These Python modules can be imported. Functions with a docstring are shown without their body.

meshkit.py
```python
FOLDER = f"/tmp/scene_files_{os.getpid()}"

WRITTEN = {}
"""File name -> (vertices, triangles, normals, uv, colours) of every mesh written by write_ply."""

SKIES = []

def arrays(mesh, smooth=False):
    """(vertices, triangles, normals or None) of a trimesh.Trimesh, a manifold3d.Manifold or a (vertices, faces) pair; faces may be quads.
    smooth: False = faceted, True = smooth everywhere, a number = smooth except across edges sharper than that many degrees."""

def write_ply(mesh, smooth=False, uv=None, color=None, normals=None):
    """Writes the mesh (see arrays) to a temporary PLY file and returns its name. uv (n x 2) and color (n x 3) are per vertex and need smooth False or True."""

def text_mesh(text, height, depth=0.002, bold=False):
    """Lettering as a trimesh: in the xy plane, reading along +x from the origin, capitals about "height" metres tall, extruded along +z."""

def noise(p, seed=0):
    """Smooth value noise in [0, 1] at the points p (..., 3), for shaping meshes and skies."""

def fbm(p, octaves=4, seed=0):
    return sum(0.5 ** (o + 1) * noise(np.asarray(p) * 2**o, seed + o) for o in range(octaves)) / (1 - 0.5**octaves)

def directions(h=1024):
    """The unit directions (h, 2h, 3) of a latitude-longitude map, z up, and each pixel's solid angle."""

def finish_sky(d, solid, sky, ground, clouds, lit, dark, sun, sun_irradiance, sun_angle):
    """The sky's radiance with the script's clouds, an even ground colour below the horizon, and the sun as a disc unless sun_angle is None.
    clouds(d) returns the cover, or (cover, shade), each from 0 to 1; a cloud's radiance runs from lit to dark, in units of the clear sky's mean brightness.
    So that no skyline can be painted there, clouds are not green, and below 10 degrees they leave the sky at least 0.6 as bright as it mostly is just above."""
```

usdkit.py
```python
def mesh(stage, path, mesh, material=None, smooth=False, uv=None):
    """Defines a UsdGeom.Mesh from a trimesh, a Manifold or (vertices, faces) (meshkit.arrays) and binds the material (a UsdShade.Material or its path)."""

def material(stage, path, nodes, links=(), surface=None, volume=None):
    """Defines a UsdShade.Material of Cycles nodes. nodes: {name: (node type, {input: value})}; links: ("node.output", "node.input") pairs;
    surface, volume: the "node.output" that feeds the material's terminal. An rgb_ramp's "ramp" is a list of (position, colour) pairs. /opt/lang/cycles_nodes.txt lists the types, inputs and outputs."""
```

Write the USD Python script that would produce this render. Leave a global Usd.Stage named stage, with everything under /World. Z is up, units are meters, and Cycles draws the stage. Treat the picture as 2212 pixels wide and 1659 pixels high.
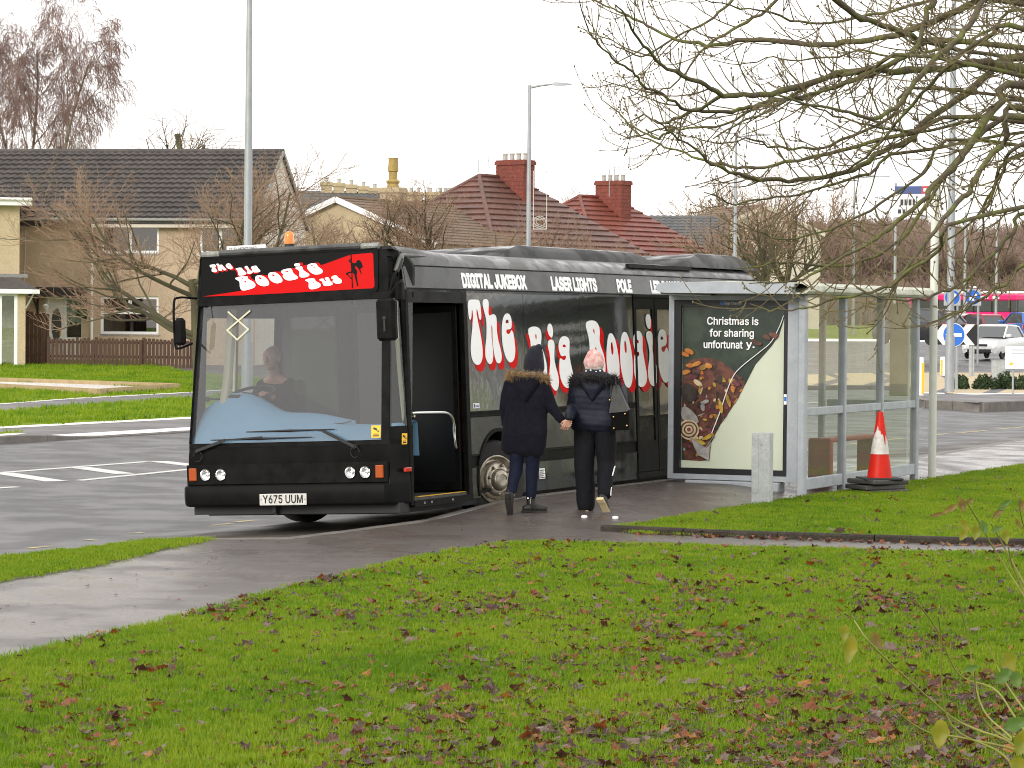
import math, random
import numpy as np
import trimesh, shapely, manifold3d as m3
from shapely.geometry import Polygon, LineString, MultiPolygon, box as sbox
from shapely.ops import unary_union
from shapely import affinity
import usdkit, meshkit
from pxr import Usd, UsdGeom, UsdLux, UsdShade, Gf, Sdf, Vt
EXPOSURE, SKY_STRENGTH, SUN_I = 0.95, 0.10, 0.3
CLOUD_LIT, CLOUD_DARK = (9.3, 9.05, 8.8), (6.3, 6.15, 6.1)

stage = Usd.Stage.CreateInMemory()
UsdGeom.SetStageUpAxis(stage, 'Z')
UsdGeom.SetStageMetersPerUnit(stage, 1.0)
world = UsdGeom.Xform.Define(stage, '/World')
stage.SetDefaultPrim(world.GetPrim())
UsdGeom.Scope.Define(stage, '/World/Looks')

# ---------------------------------------------------------------- camera
F, PITCH, ROLL, HC = 6429.155, math.radians(1.25310), math.radians(0.48701), 2.02982
IMW, IMH = 2212.0, 1659.0
CAM = np.array([0, 0, HC])
_r = np.array([1, 0, 0.0]); FW = np.array([0, math.cos(PITCH), -math.sin(PITCH)]); _u = np.cross(_r, FW)
RT = math.cos(ROLL) * _r + math.sin(ROLL) * _u
UP = -math.sin(ROLL) * _r + math.cos(ROLL) * _u
cam = UsdGeom.Camera.Define(stage, '/World/camera')
cam.CreateHorizontalApertureAttr(36.0)
cam.CreateVerticalApertureAttr(27.0)
cam.CreateFocalLengthAttr(36.0 * F / IMW)
cam.CreateClippingRangeAttr(Gf.Vec2f(0.1, 5000))
cam.AddTransformOp().Set(Gf.Matrix4d(*RT, 0, *UP, 0, *(-FW), 0, *CAM, 1))
cam.CreateExposureAttr(EXPOSURE)

# ---------------------------------------------------------------- sky and sun (overcast winter day)
SUN_EL, SUN_AZ = math.radians(24), math.radians(215)      # azimuth = atan2(x, y) of the direction towards the sun
usdkit.material(stage, '/World/Looks/sky', {
    'sky': ('sky_texture', {'sky_type': 'single_scattering', 'sun_disc': False, 'sun_elevation': SUN_EL, 'sun_rotation': SUN_AZ, 'altitude': 100.0, 'air_density': 1.0, 'aerosol_density': 1.0, 'ozone_density': 1.0}),
    'tc': ('texture_coordinate', {}),
    'mp': ('mapping', {'scale': (1.0, 1.0, 3.0)}),
    'ns': ('noise_texture', {'scale': 1.6, 'detail': 5.0, 'roughness': 0.55}),
    'rp': ('rgb_ramp', {'ramp': [(0.25, CLOUD_DARK), (0.7, CLOUD_LIT)]}),
    'mx': ('mix', {'mix_type': 'mix', 'fac': 0.93}),
    'bg': ('background_shader', {'strength': SKY_STRENGTH}),
}, [('tc.generated', 'mp.vector'), ('mp.vector', 'ns.vector'), ('ns.fac', 'rp.fac'), ('sky.color', 'mx.color1'), ('rp.color', 'mx.color2'), ('mx.color', 'bg.color')], surface='bg.background')
dome = UsdLux.DomeLight.Define(stage, '/World/sky')
UsdShade.MaterialBindingAPI.Apply(dome.GetPrim()).Bind(UsdShade.Material.Get(stage, '/World/Looks/sky'))
sun = UsdLux.DistantLight.Define(stage, '/World/sun')
sun.CreateIntensityAttr(SUN_I); sun.CreateAngleAttr(25.0); sun.CreateNormalizeAttr(True)
sun.CreateColorAttr(Gf.Vec3f(1.0, 0.96, 0.9))
_s = np.array([math.sin(SUN_AZ) * math.cos(SUN_EL), math.cos(SUN_AZ) * math.cos(SUN_EL), math.sin(SUN_EL)])
_x = np.cross([0, 0, 1], _s); _x /= np.linalg.norm(_x); _y = np.cross(_s, _x)
sun.AddTransformOp().Set(Gf.Matrix4d(*_x, 0, *_y, 0, *_s, 0, 0, 0, 50, 1))

# ---------------------------------------------------------------- helpers: scene tree
_names = {}
def numbered(parent, name):
    k = (parent, name); n = _names.get(k, 0); _names[k] = n + 1
    return name if n == 0 else f'{name}_{n:03d}'
def tag(prim, label=None, cat=None, group=None, kind=None):
    for k, t in (('label', label), ('category', cat), ('group', group), ('kind', kind)):
        if t: prim.SetCustomDataByKey(k, t)
    return prim
def thing(name, label, cat, loc=(0, 0, 0), rotz=0, group=None, matrix=None, scale=None):
    p = '/World/' + numbered('/World', name)
    x = UsdGeom.Xform.Define(stage, p)
    if matrix is not None: x.AddTransformOp().Set(Gf.Matrix4d(*np.asarray(matrix, float).ravel()))
    else:
        x.AddTranslateOp().Set(Gf.Vec3d(*map(float, loc)))
        if rotz: x.AddRotateZOp().Set(float(rotz))
        if scale: x.AddScaleOp().Set(Gf.Vec3f(scale, scale, scale))
    tag(x.GetPrim(), label, cat, group)
    return p
def dup(src, loc, rotz=0, label=None, group=None, scale=None):
    base = src.rsplit('/', 1)[1]
    p = '/World/' + numbered('/World', base)
    x = UsdGeom.Xform.Define(stage, p)
    x.GetPrim().GetReferences().AddInternalReference(src)
    x.ClearXformOpOrder()
    x.GetPrim().RemoveProperty('xformOpOrder')
    x.AddTranslateOp().Set(Gf.Vec3d(*map(float, loc)))
    x.AddRotateZOp().Set(float(rotz))
    if scale: x.AddScaleOp().Set(Gf.Vec3f(*map(float, scale)))
    was = stage.GetPrimAtPath(src).GetCustomData()
    tag(x.GetPrim(), label or was.get('label'), was.get('category'), group or was.get('group'))
    x.GetPrim().SetInstanceable(True)
    return p
def part(parent, name, geo, mat, smooth=30, label=None, kind=None, cat=None, group=None):
    """One mesh; parent '/World' makes it top-level."""
    p = parent + '/' + numbered(parent, name)
    if isinstance(geo, G): geo = geo.mesh()
    m = usdkit.mesh(stage, p, geo, MAT(mat), smooth=smooth)
    tag(m.GetPrim(), label, cat, group, kind)
    return p

# ---------------------------------------------------------------- helpers: geometry
class G:
    def __init__(s): s.v, s.f, s.n = [], [], 0
    def add(s, v, f):
        v = np.asarray(v, float); f = np.asarray(f, int)
        if f.shape[1] == 4: f = np.vstack([f[:, [0, 1, 2]], f[:, [0, 2, 3]]])
        s.v.append(v); s.f.append(f + s.n); s.n += len(v); return s
    def tm(s, t): return s.add(t.vertices, t.faces)
    def mesh(s): return (np.vstack(s.v), np.vstack(s.f))
    def box(s, lo, hi, T=None):
        lo, hi = np.minimum(lo, hi), np.maximum(lo, hi)
        v = np.array([[(lo, hi)[i][0], (lo, hi)[j][1], (lo, hi)[k][2]] for i in (0, 1) for j in (0, 1) for k in (0, 1)], float)
        if T is not None: v = v @ T[:3, :3].T + T[:3, 3]
        return s.add(v, [[0, 1, 3, 2], [4, 6, 7, 5], [0, 4, 5, 1], [2, 3, 7, 6], [0, 2, 6, 4], [1, 5, 7, 3]])
    def rbox(s, lo, hi, b=0.01, T=None):
        lo, hi = np.minimum(lo, hi).astype(float), np.maximum(lo, hi).astype(float)
        pts = []
        for i in (0, 1):
            for j in (0, 1):
                for k in (0, 1):
                    c = [(lo, hi)[i][0], (lo, hi)[j][1], (lo, hi)[k][2]]
                    sg = [1 - 2 * i, 1 - 2 * j, 1 - 2 * k]
                    for a in range(3):
                        p = [c[q] + sg[q] * b for q in range(3)]; p[a] = c[a]; pts.append(p)
        h = trimesh.convex.convex_hull(np.array(pts)); v = h.vertices
        if T is not None: v = v @ T[:3, :3].T + T[:3, 3]
        return s.add(v, h.faces)
    def bar(s, p, q, w, h, up=(0, 0, 1)):
        p, q = np.asarray(p, float), np.asarray(q, float); d = q - p; d /= np.linalg.norm(d)
        x = np.cross(d, up); 
        if np.linalg.norm(x) < 1e-6: x = np.cross(d, (0, 1, 0))
        x /= np.linalg.norm(x); y = np.cross(x, d)
        v = [c + x * a * w / 2 + y * b * h / 2 for c in (p, q) for a, b in ((-1, -1), (1, -1), (1, 1), (-1, 1))]
        return s.add(v, [[0, 1, 2, 3], [7, 6, 5, 4], [0, 4, 5, 1], [1, 5, 6, 2], [2, 6, 7, 3], [3, 7, 4, 0]])
    def tube(s, pts, r, sides=6, cap=True):
        pts = np.asarray(pts, float); n = len(pts); r = np.broadcast_to(np.asarray(r, float), (n,))
        t = np.gradient(pts, axis=0); t /= np.maximum(np.linalg.norm(t, axis=1, keepdims=True), 1e-9)
        ref = np.array([0, 0, 1.0]) if abs(t[:, 2]).mean() < 0.8 else np.array([0, 1.0, 0.1])
        x = np.cross(t, ref); x /= np.maximum(np.linalg.norm(x, axis=1, keepdims=True), 1e-9); y = np.cross(x, t)
        a = np.arange(sides) * 2 * np.pi / sides
        ring = pts[:, None] + r[:, None, None] * (np.cos(a)[None, :, None] * x[:, None] + np.sin(a)[None, :, None] * y[:, None])
        v = ring.reshape(-1, 3); i = np.arange(n - 1)[:, None] * sides; j = np.arange(sides)[None]; k = (j + 1) % sides
        f = np.stack([i + j, i + sides + j, i + sides + k, i + k], -1).reshape(-1, 4)
        s.add(v, f)
        if cap:
            for e, o in ((0, 1), (n - 1, -1)):
                c = np.vstack([ring[e], pts[e]]); idx = np.arange(sides); nx = (idx + 1) % sides
                s.add(c, np.stack([idx, nx, np.full(sides, sides)][::o] if o == 1 else [nx, idx, np.full(sides, sides)], -1))
        return s
    def cyl(s, p, q, r0, r1=None, sides=16): return s.tube([p, q], [r0, r0 if r1 is None else r1], sides)
    def lathe(s, prof, o=(0, 0, 0), axis=(0, 0, 1), sides=20):
        ax = np.asarray(axis, float); ax /= np.linalg.norm(ax); o = np.asarray(o, float)
        x = np.cross(ax, (0, 1, 0) if abs(ax[1]) < 0.9 else (1, 0, 0)); x /= np.linalg.norm(x); y = np.cross(ax, x)
        a = np.arange(sides) * 2 * np.pi / sides; n = len(prof)
        v = np.array([o + ax * z + max(r, 1e-5) * (math.cos(t) * x + math.sin(t) * y) for r, z in prof for t in a])
        i = np.arange(n - 1)[:, None] * sides; j = np.arange(sides)[None]; k = (j + 1) % sides
        return s.add(v, np.stack([i + j, i + k, i + sides + k, i + sides + j], -1).reshape(-1, 4))
    def ball(s, c, r, sub=2):
        b = trimesh.creation.icosphere(sub, 1.0); return s.add(b.vertices * np.asarray(r) + np.asarray(c), b.faces)
    def grid(s, P):
        """P: rows x cols x 3"""
        P = np.asarray(P, float); a, b = P.shape[:2]
        i = np.arange(a - 1)[:, None] * b; j = np.arange(b - 1)[None]
        return s.add(P.reshape(-1, 3), np.stack([i + j, i + j + 1, i + b + j + 1, i + b + j], -1).reshape(-1, 4))
    def slab(s, P, d):
        """A grid sheet given thickness d (a vector) with closed rim."""
        P = np.asarray(P, float); Q = P + np.asarray(d, float); s.grid(P); s.grid(Q[:, ::-1])
        for e in (np.stack([P[0], Q[0]]), np.stack([Q[-1], P[-1]]), np.stack([Q[:, 0], P[:, 0]]), np.stack([P[:, -1], Q[:, -1]])): s.grid(e)
        return s
    def plate(s, poly, fn, t=0.0):
        """Shapely polygon in the plane, mapped by fn(x, y, depth) to 3-D; thickness t."""
        polys = [poly] if poly.geom_type == 'Polygon' else [g for g in poly.geoms if g.geom_type == 'Polygon']
        for pg in polys:
            if pg.area < 1e-9: continue
            pg = shapely.geometry.polygon.orient(pg)
            if t == 0:
                v, f = trimesh.creation.triangulate_polygon(pg, engine='earcut')
                s.add(np.array([fn(x, y, 0) for x, y in v]), f)
            else:
                e = trimesh.creation.extrude_polygon(pg, t, engine='earcut')
                s.add(np.array([fn(x, y, z) for x, y, z in e.vertices]), e.faces)
        return s

def hull(pts): return trimesh.convex.convex_hull(np.asarray(pts, float))
def smoothpoly(pts, holes=(), it=2):
    def ch(p):
        p = np.asarray(p, float)
        for _ in range(it):
            q = np.roll(p, -1, 0); p = np.stack([p * .75 + q * .25, p * .25 + q * .75], 1).reshape(-1, 2)
        return p
    return Polygon(ch(pts), [ch(h) for h in holes]).buffer(0)
def curve(pts, n=40):
    """Catmull-Rom through pts."""
    p = np.asarray(pts, float); p = np.vstack([2 * p[0] - p[1], p, 2 * p[-1] - p[-2]])
    out = []; segs = len(p) - 3
    for t in np.linspace(0, segs - 1e-9, n):
        i = int(t); u = t - i; a, b, c, d = p[i:i + 4]
        out.append(0.5 * ((2 * b) + (c - a) * u + (2 * a - 5 * b + 4 * c - d) * u * u + (3 * b - a - 3 * c + d) * u ** 3))
    return np.array(out)
def text_poly(text, height, bold=False):
    t = meshkit.text_mesh(text, height, 0.01, bold)
    top = t.section  # unused
    m = t.copy(); up = m.face_normals[:, 2] > 0.9
    tri = m.vertices[m.faces[up]][:, :, :2]
    return unary_union([Polygon(q) for q in tri]).buffer(1e-5)

def ray(x, y): return FW + RT * (x - IMW / 2) / F + UP * (IMH / 2 - y) / F
def at(x, y, Y):
    """The point that the photograph shows at (x, y), Y metres away."""
    d = ray(x, y); return CAM + d * (Y / d[1])

# the road's frame: u along the road away from the camera, v across it (0 = nearside of the bus)
BP = np.array([-1.10446, 29.37657, -0.1]); YAW, LEAN = math.radians(25.0026), math.radians(2.58629)
A2 = np.array([math.sin(YAW), math.cos(YAW)]); V2 = np.array([-math.cos(YAW), math.sin(YAW)])
def xy(u, v): return BP[:2] + A2 * u + V2 * v
def uv_of(P): d = np.asarray(P)[..., :2] - BP[:2]; return d @ A2, d @ V2
def sst(a, b, x): t = np.clip((x - a) / (b - a), 0, 1); return t * t * (3 - 2 * t)
def far_rise(P): P = np.asarray(P); return 0.017 * np.clip(P[..., 1] - 95, 0, 60) + .012 * np.clip(P[..., 1] - 155, 0, 60)
def ground_z(P):
    """Pavements and lawns."""
    u, v = uv_of(P); P = np.asarray(P)
    bump = 0.12 * sst(0.2, 2.8, u) * sst(-2.1, -0.9, v) * (1 - sst(13, 17, u)) * (v < 3)
    return bump + far_rise(P)
def road_z(P):
    u, v = uv_of(P)
    return -0.10 - 0.045 * np.clip(v, 0, 3.2) + 0.016 * np.clip(v - 7, 0, 9) - 0.02 * sst(0, 1, -v) + far_rise(P)
def on(x, y, fz=ground_z):
    """The ground point at picture point (x, y)."""
    z = 0.0
    for _ in range(30):
        d = ray(x, y); P = CAM + d * ((z - HC) / d[2]); z = 0.5 * z + 0.5 * float(fz(P))
    P[2] = z; return P

# ---------------------------------------------------------------- materials
_mats = {}
def MAT(name): return _mats[name]
def pm(name, col, rough=0.5, col2=None, nscale=4.0, ramp=(0.35, 0.65), metal=0.0, spec=0.5, bump=None, rough2=None, rscale=None, rramp=(0.4, 0.6), coat=0.0, coat_rough=0.05, stretch=(1, 1, 1), detail=5.0, extra=None, sheen=0.0, fine=None, objspace=False, ior=1.5):
    """Principled material: noise between col and col2, noise between rough and rough2, noise bump (scale, strength, distance); fine = (scale, amount) speckles the colour."""
    n = {'p': ('principled_bsdf', {'base_color': col, 'roughness': rough, 'metallic': metal, 'specular_ior_level': spec, 'ior': ior, 'coat_weight': coat, 'coat_roughness': coat_rough, 'sheen_weight': sheen}),
         'g': ('texture_coordinate', {}) if objspace else ('geometry', {}), 'mp': ('mapping', {'scale': stretch})}
    src = 'g.object' if objspace else 'g.position'
    l = [(src, 'mp.vector')]; out = None
    if col2 is not None:
        n['n1'] = ('noise_texture', {'scale': nscale, 'detail': detail, 'roughness': 0.6})
        n['r1'] = ('rgb_ramp', {'ramp': [(ramp[0], col), (ramp[1], col2)]})
        l += [('mp.vector', 'n1.vector'), ('n1.fac', 'r1.fac')]; out = 'r1.color'
    if fine:
        n['n4'] = ('noise_texture', {'scale': fine[0], 'detail': 2.0, 'roughness': 0.7})
        n['m4'] = ('map_range', {'from_min': 0.3, 'from_max': 0.7, 'to_min': 1 - fine[1], 'to_max': 1 + fine[1]})
        n['h4'] = ('hsv', {'color': col})
        l += [('mp.vector', 'n4.vector'), ('n4.fac', 'm4.value'), ('m4.result', 'h4.value')]
        if out: l.append((out, 'h4.color'))
        out = 'h4.color'
    if out: l.append((out, 'p.base_color'))
    if rough2 is not None:
        n['n2'] = ('noise_texture', {'scale': rscale or nscale, 'detail': 4.0, 'roughness': 0.55})
        n['m2'] = ('map_range', {'from_min': rramp[0], 'from_max': rramp[1], 'to_min': rough, 'to_max': rough2, 'clamp': True})
        l += [('mp.vector', 'n2.vector'), ('n2.fac', 'm2.value'), ('m2.result', 'p.roughness')]
    if bump:
        n['n3'] = ('noise_texture', {'scale': bump[0], 'detail': 4.0, 'roughness': 0.6})
        n['b'] = ('bump', {'strength': bump[1], 'distance': bump[2]})
        l += [('mp.vector', 'n3.vector'), ('n3.fac', 'b.height'), ('b.normal', 'p.normal')]
    if extra: extra(n, l)
    _mats[name] = usdkit.material(stage, '/World/Looks/' + name, n, l, surface='p.BSDF')
def leafmat(name, c1, c2, nscale=30.0, trans=0.3, rough=0.5):
    n = {'g': ('geometry', {}), 'n1': ('noise_texture', {'scale': nscale, 'detail': 3.0}), 'r1': ('rgb_ramp', {'ramp': [(0.35, c1), (0.65, c2)]}),
         'p': ('principled_bsdf', {'roughness': rough, 'specular_ior_level': 0.4}), 't': ('translucent_bsdf', {}), 'm': ('mix_closure', {'fac': trans})}
    _mats[name] = usdkit.material(stage, '/World/Looks/' + name, n, [('g.position', 'n1.vector'), ('n1.fac', 'r1.fac'), ('r1.color', 'p.base_color'), ('r1.color', 't.color'), ('p.BSDF', 'm.closure1'), ('t.BSDF', 'm.closure2')], surface='m.closure')
def pane(name, tint, rough=0.0, base=0.0, haze=None):
    """Window pane: see-through tinted by TINT, mirror-like by Fresnel."""
    n = {'gb': ('geometry', {}), 'io': ('math', {'math_type': 'multiply_add', 'value2': -.83333, 'value3': 1.5}), 'f': ('fresnel', {'IOR': 1.5}), 'a': ('math', {'math_type': 'add', 'value2': base, 'use_clamp': True}), 't': ('transparent_bsdf', {'color': tint}), 'g': ('glossy_bsdf', {'color': (1, 1, 1), 'roughness': rough}), 'm': ('mix_closure', {})}
    l = [('gb.backfacing', 'io.value1'), ('io.value', 'f.IOR'), ('f.fac', 'a.value1'), ('a.value', 'm.fac'), ('t.BSDF', 'm.closure1'), ('g.BSDF', 'm.closure2')]
    if haze:
        n['d'] = ('diffuse_bsdf', {'color': haze[0]}); n['m2'] = ('mix_closure', {'fac': haze[1]})
        l += [('m.closure', 'm2.closure1'), ('d.BSDF', 'm2.closure2')]
    _mats[name] = usdkit.material(stage, '/World/Looks/' + name, n, l, surface='m2.closure' if haze else 'm.closure')

pm('asphalt', (.070, .068, .070), .42, (.098, .094, .095), .9, bump=(60, .8, .012), rough2=.58, rscale=1.3, spec=.4, fine=(70, .35), stretch=(1, 1, 1))
pm('layby_concrete', (.085, .074, .062), .42, (.055, .047, .040), 1.4, bump=(70, .7, .010), rough2=.66, rscale=.9, spec=.3, fine=(60, .3))
pm('pavement_asphalt', (.055, .044, .038), .17, (.078, .065, .056), 1.6, bump=(110, .6, .006), rough2=.44, rscale=1.1, fine=(80, .35))
pm('far_pavement', (.13, .125, .125), .5, (.17, .16, .16), .8, bump=(80, .4, .004), rough2=.75, rscale=.6, spec=.22)
pm('road_paint', (.62, .62, .58), .45, (.45, .45, .43), 6, fine=(40, .15))
pm('yellow_paint', (.55, .42, .12), .5, (.22, .19, .12), 5, ramp=(.45, .6))
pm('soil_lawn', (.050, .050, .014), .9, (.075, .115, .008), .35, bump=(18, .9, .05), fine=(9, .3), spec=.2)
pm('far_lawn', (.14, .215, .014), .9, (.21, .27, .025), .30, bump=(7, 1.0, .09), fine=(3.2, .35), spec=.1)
pm('earth', (.10, .085, .05), .95, (.07, .085, .03), .08, bump=(3, .6, .1))
pm('kerb_stone', (.16, .145, .125), .55, (.10, .092, .082), 3, bump=(60, .5, .006), fine=(40, .25))
pm('dark_kerb', (.026, .021, .016), .75, (.045, .038, .028), 5, spec=.2, bump=(50, .6, .008), fine=(40, .3))
pm('black_body', (.0042, .0042, .0044), .14, (.008, .008, .0075), 2.0, rough2=.40, rscale=3, spec=.07, bump=(1.3, .06, .02), objspace=True)
pm('black_side', (.006, .006, .0058), .10, (.014, .013, .011), 1.6, ramp=(.45, .75), rough2=.36, rscale=2.2, spec=.55, bump=(1.6, .10, .02), objspace=True)
pm('black_vinyl', (.006, .006, .006), .11, spec=1.0, bump=(1.3, .22, .03), objspace=True, ior=2.1)
pm('black_trim', (.006, .006, .006), .45, (.012, .012, .0115), 8, spec=.05, bump=(60, .2, .002), objspace=True)
pm('rubber', (.012, .012, .012), .6, objspace=True)
pm('bumper_black', (.007, .007, .007), .38, (.010, .010, .0095), 5, rough2=.5, spec=.06, objspace=True)
pm('roof_grime', (.03, .03, .03), .22, (.085, .085, .078), 4, ramp=(.4, .75), rough2=.5, objspace=True)
pm('pale_corner', (.30, .30, .29), .5, (.12, .13, .10), 20, objspace=True)
pm('red_vinyl', (.56, .002, .002), .4, spec=.1, objspace=True)
pm('white_vinyl', (.90, .90, .90), .25, spec=.5, objspace=True)
pm('black_vinyl_flat', (.005, .005, .005), .4, spec=.08, objspace=True)
pm('chrome', (.8, .8, .8), .12, metal=1.0)
pm('steel_rim', (.50, .46, .38), .28, (.26, .23, .18), 12, metal=.85, rough2=.45, objspace=True)
pm('tyre', (.014, .014, .014), .75, (.022, .021, .02), 20, objspace=True)
pm('yellow_sticker', (.85, .50, .02), .4)
pm('lens_amber', (.36, .062, .003), .2, coat=.3)
pm('lens_red', (.45, .03, .015), .15, coat=.6)
pm('beacon', (.95, .22, .01), .15, coat=.8)
pm('reflector', (.9, .9, .9), .12, metal=1.0, bump=(60, .25, .01), objspace=True)
_n = None
pane('clear_lens', (.96, .96, .96))
pm('dash_blue', (.20, .41, .60), .6, (.23, .44, .63), 3, objspace=True)
pm('interior_dark', (.018, .018, .02), .9, spec=.1)
pm('interior_grey', (.11, .105, .11), .8, (.075, .07, .076), 2)
pm('interior_cream', (.55, .53, .38), .55)
pm('curtain_red', (.12, .012, .018), .8)
pm('plate_white', (.62, .61, .57), .4, (.48, .47, .43), 20, objspace=True)
pm('plate_black', (.01, .01, .01), .4)
pane('windscreen_glass', (.62, .63, .64), base=.035, haze=((.30, .30, .31), .055))
pane('clear_glass', (.86, .90, .87), base=.0)
pane('shelter_glass', (.90, .93, .89), base=.0, haze=((.5, .53, .42), .05))
pane('door_glass', (.05, .05, .05), rough=.4)
pane('house_glass', (.62, .63, .64), base=.04)
pm('shelter_grey', (.36, .385, .41), .38, (.30, .325, .35), 6, rough2=.5, fine=(60, .08))
pm('shelter_roof', (.50, .50, .42), .5, (.30, .33, .22), 3, ramp=(.45, .7), fine=(20, .2))
pm('panel_black', (.012, .012, .014), .3)
pm('panel_pale', (.56, .60, .47), .35, (.53, .57, .44), 2)
pm('cream_panel', (.58, .55, .36), .5, (.46, .42, .27), 4)
pm('red_bench', (.42, .03, .018), .5, (.24, .045, .022), 4, fine=(30, .2))
pm('post_grey', (.40, .42, .42), .55, (.32, .34, .33), 9, fine=(40, .12))
pm('galvanised', (.36, .38, .39), .45, (.30, .32, .33), 9, metal=.25, fine=(60, .08), stretch=(1, 1, .3))
pm('white_pole', (.62, .63, .57), .45, (.55, .56, .50), 5)
pm('concrete', (.28, .27, .25), .8, (.2, .19, .17), 6, bump=(40, .6, .01), fine=(50, .2))
pm('rust', (.22, .10, .05), .8, (.34, .33, .31), 9)
pm('cone_red', (.60, .016, .006), .45, (.48, .018, .008), 8, spec=.2)
pm('cone_white', (.62, .60, .56), .5, (.45, .43, .40), 20)
pm('slab_dark', (.035, .033, .03), .6, (.06, .055, .05), 9, bump=(30, .6, .01))
# people
pm('navy_coat', (.0045, .0045, .0085), .85, (.008, .008, .014), 30, bump=(120, .35, .004), sheen=.04, spec=.12)
pm('navy_quilt', (.0055, .0065, .015), .6, (.009, .011, .022), 14, bump=(40, .4, .006), spec=.22)
pm('black_cloth', (.0045, .0045, .0062), .85, (.007, .007, .0095), 25, bump=(90, .3, .004), spec=.2)
pm('denim', (.0045, .0062, .017), .85, (.007, .010, .024), 30, bump=(150, .3, .003), spec=.2)
pm('boot_leather', (.006, .0055, .005), .45, (.02, .018, .016), 20)
pm('cream_sole', (.62, .50, .30), .6)
pm('white_stripe', (.7, .7, .72), .6)
pm('fur_tan', (.30, .19, .085), .9, (.18, .105, .05), 45, spec=.1, sheen=.4)
pm('fur_black', (.010, .009, .010), .9, (.02, .018, .018), 60, spec=.1, sheen=.2)
pm('knit_navy', (.006, .0055, .012), .95, (.011, .010, .02), 50, bump=(80, .8, .01), sheen=.08)
pm('knit_pink', (.52, .20, .19), .9, (.72, .52, .48), 22, bump=(70, .8, .01), sheen=.3)
pm('bag_grey', (.062, .062, .058), .55, (.048, .048, .046), 12, spec=.2)
pm('bag_black', (.003, .003, .003), .6, spec=.04)
pm('skin', (.50, .29, .21), .5, (.44, .24, .17), 30, spec=.35)
pm('gold', (.8, .55, .2), .25, metal=1.0)
pm('grey_hair', (.35, .33, .31), .7)
pm('scarf_dots', (.012, .012, .016), .9)
# houses
pm('render_tan', (.47, .36, .25), .9, (.42, .32, .22), .9, bump=(25, .8, .02), fine=(12, .10))
pm('render_cream', (.52, .42, .27), .9, (.46, .37, .235), .8, bump=(25, .8, .02), fine=(12, .1))
pm('render_white', (.62, .56, .48), .9, (.54, .48, .40), .7, bump=(25, .8, .02), fine=(12, .08))
pm('tile_dark', (.050, .043, .041), .7, (.075, .064, .058), 1.2, fine=(6, .25))
pm('tile_red', (.21, .050, .030), .5, (.13, .04, .028), 1.0, fine=(5, .3))
pm('tile_brown', (.16, .10, .06), .7, (.12, .085, .05), 1.0, fine=(5, .25))
pm('tile_grey', (.085, .088, .09), .7, (.11, .11, .105), 1.0, fine=(5, .2))
pm('brick_red', (.22, .055, .036), .85, (.15, .042, .030), 5, fine=(9, .25))
pm('upvc', (.80, .80, .79), .4)
pm('fascia_black', (.02, .017, .016), .5)
pm('stone_pot', (.46, .36, .21), .8, (.36, .30, .2), 4)
pm('pot_grey', (.42, .40, .36), .8)
pm('yellow_pot', (.40, .28, .08), .8, (.30, .22, .08), 6)
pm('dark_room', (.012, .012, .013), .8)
pm('curtain_lilac', (.20, .16, .22), .9, (.14, .11, .16), 3, stretch=(40, 1, .4))
pm('blind', (.30, .36, .32), .8)
pm('topiary', (.012, .08, .012), .8, (.02, .11, .02), 20)
pm('brass', (.7, .5, .2), .35, metal=1.0)
pm('fence_wood', (.052, .027, .017), .8, (.075, .036, .02), 3, stretch=(8, 8, .6), fine=(12, .3))
pm('plank_pale', (.40, .30, .16), .8, (.32, .23, .12), 3)
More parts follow.
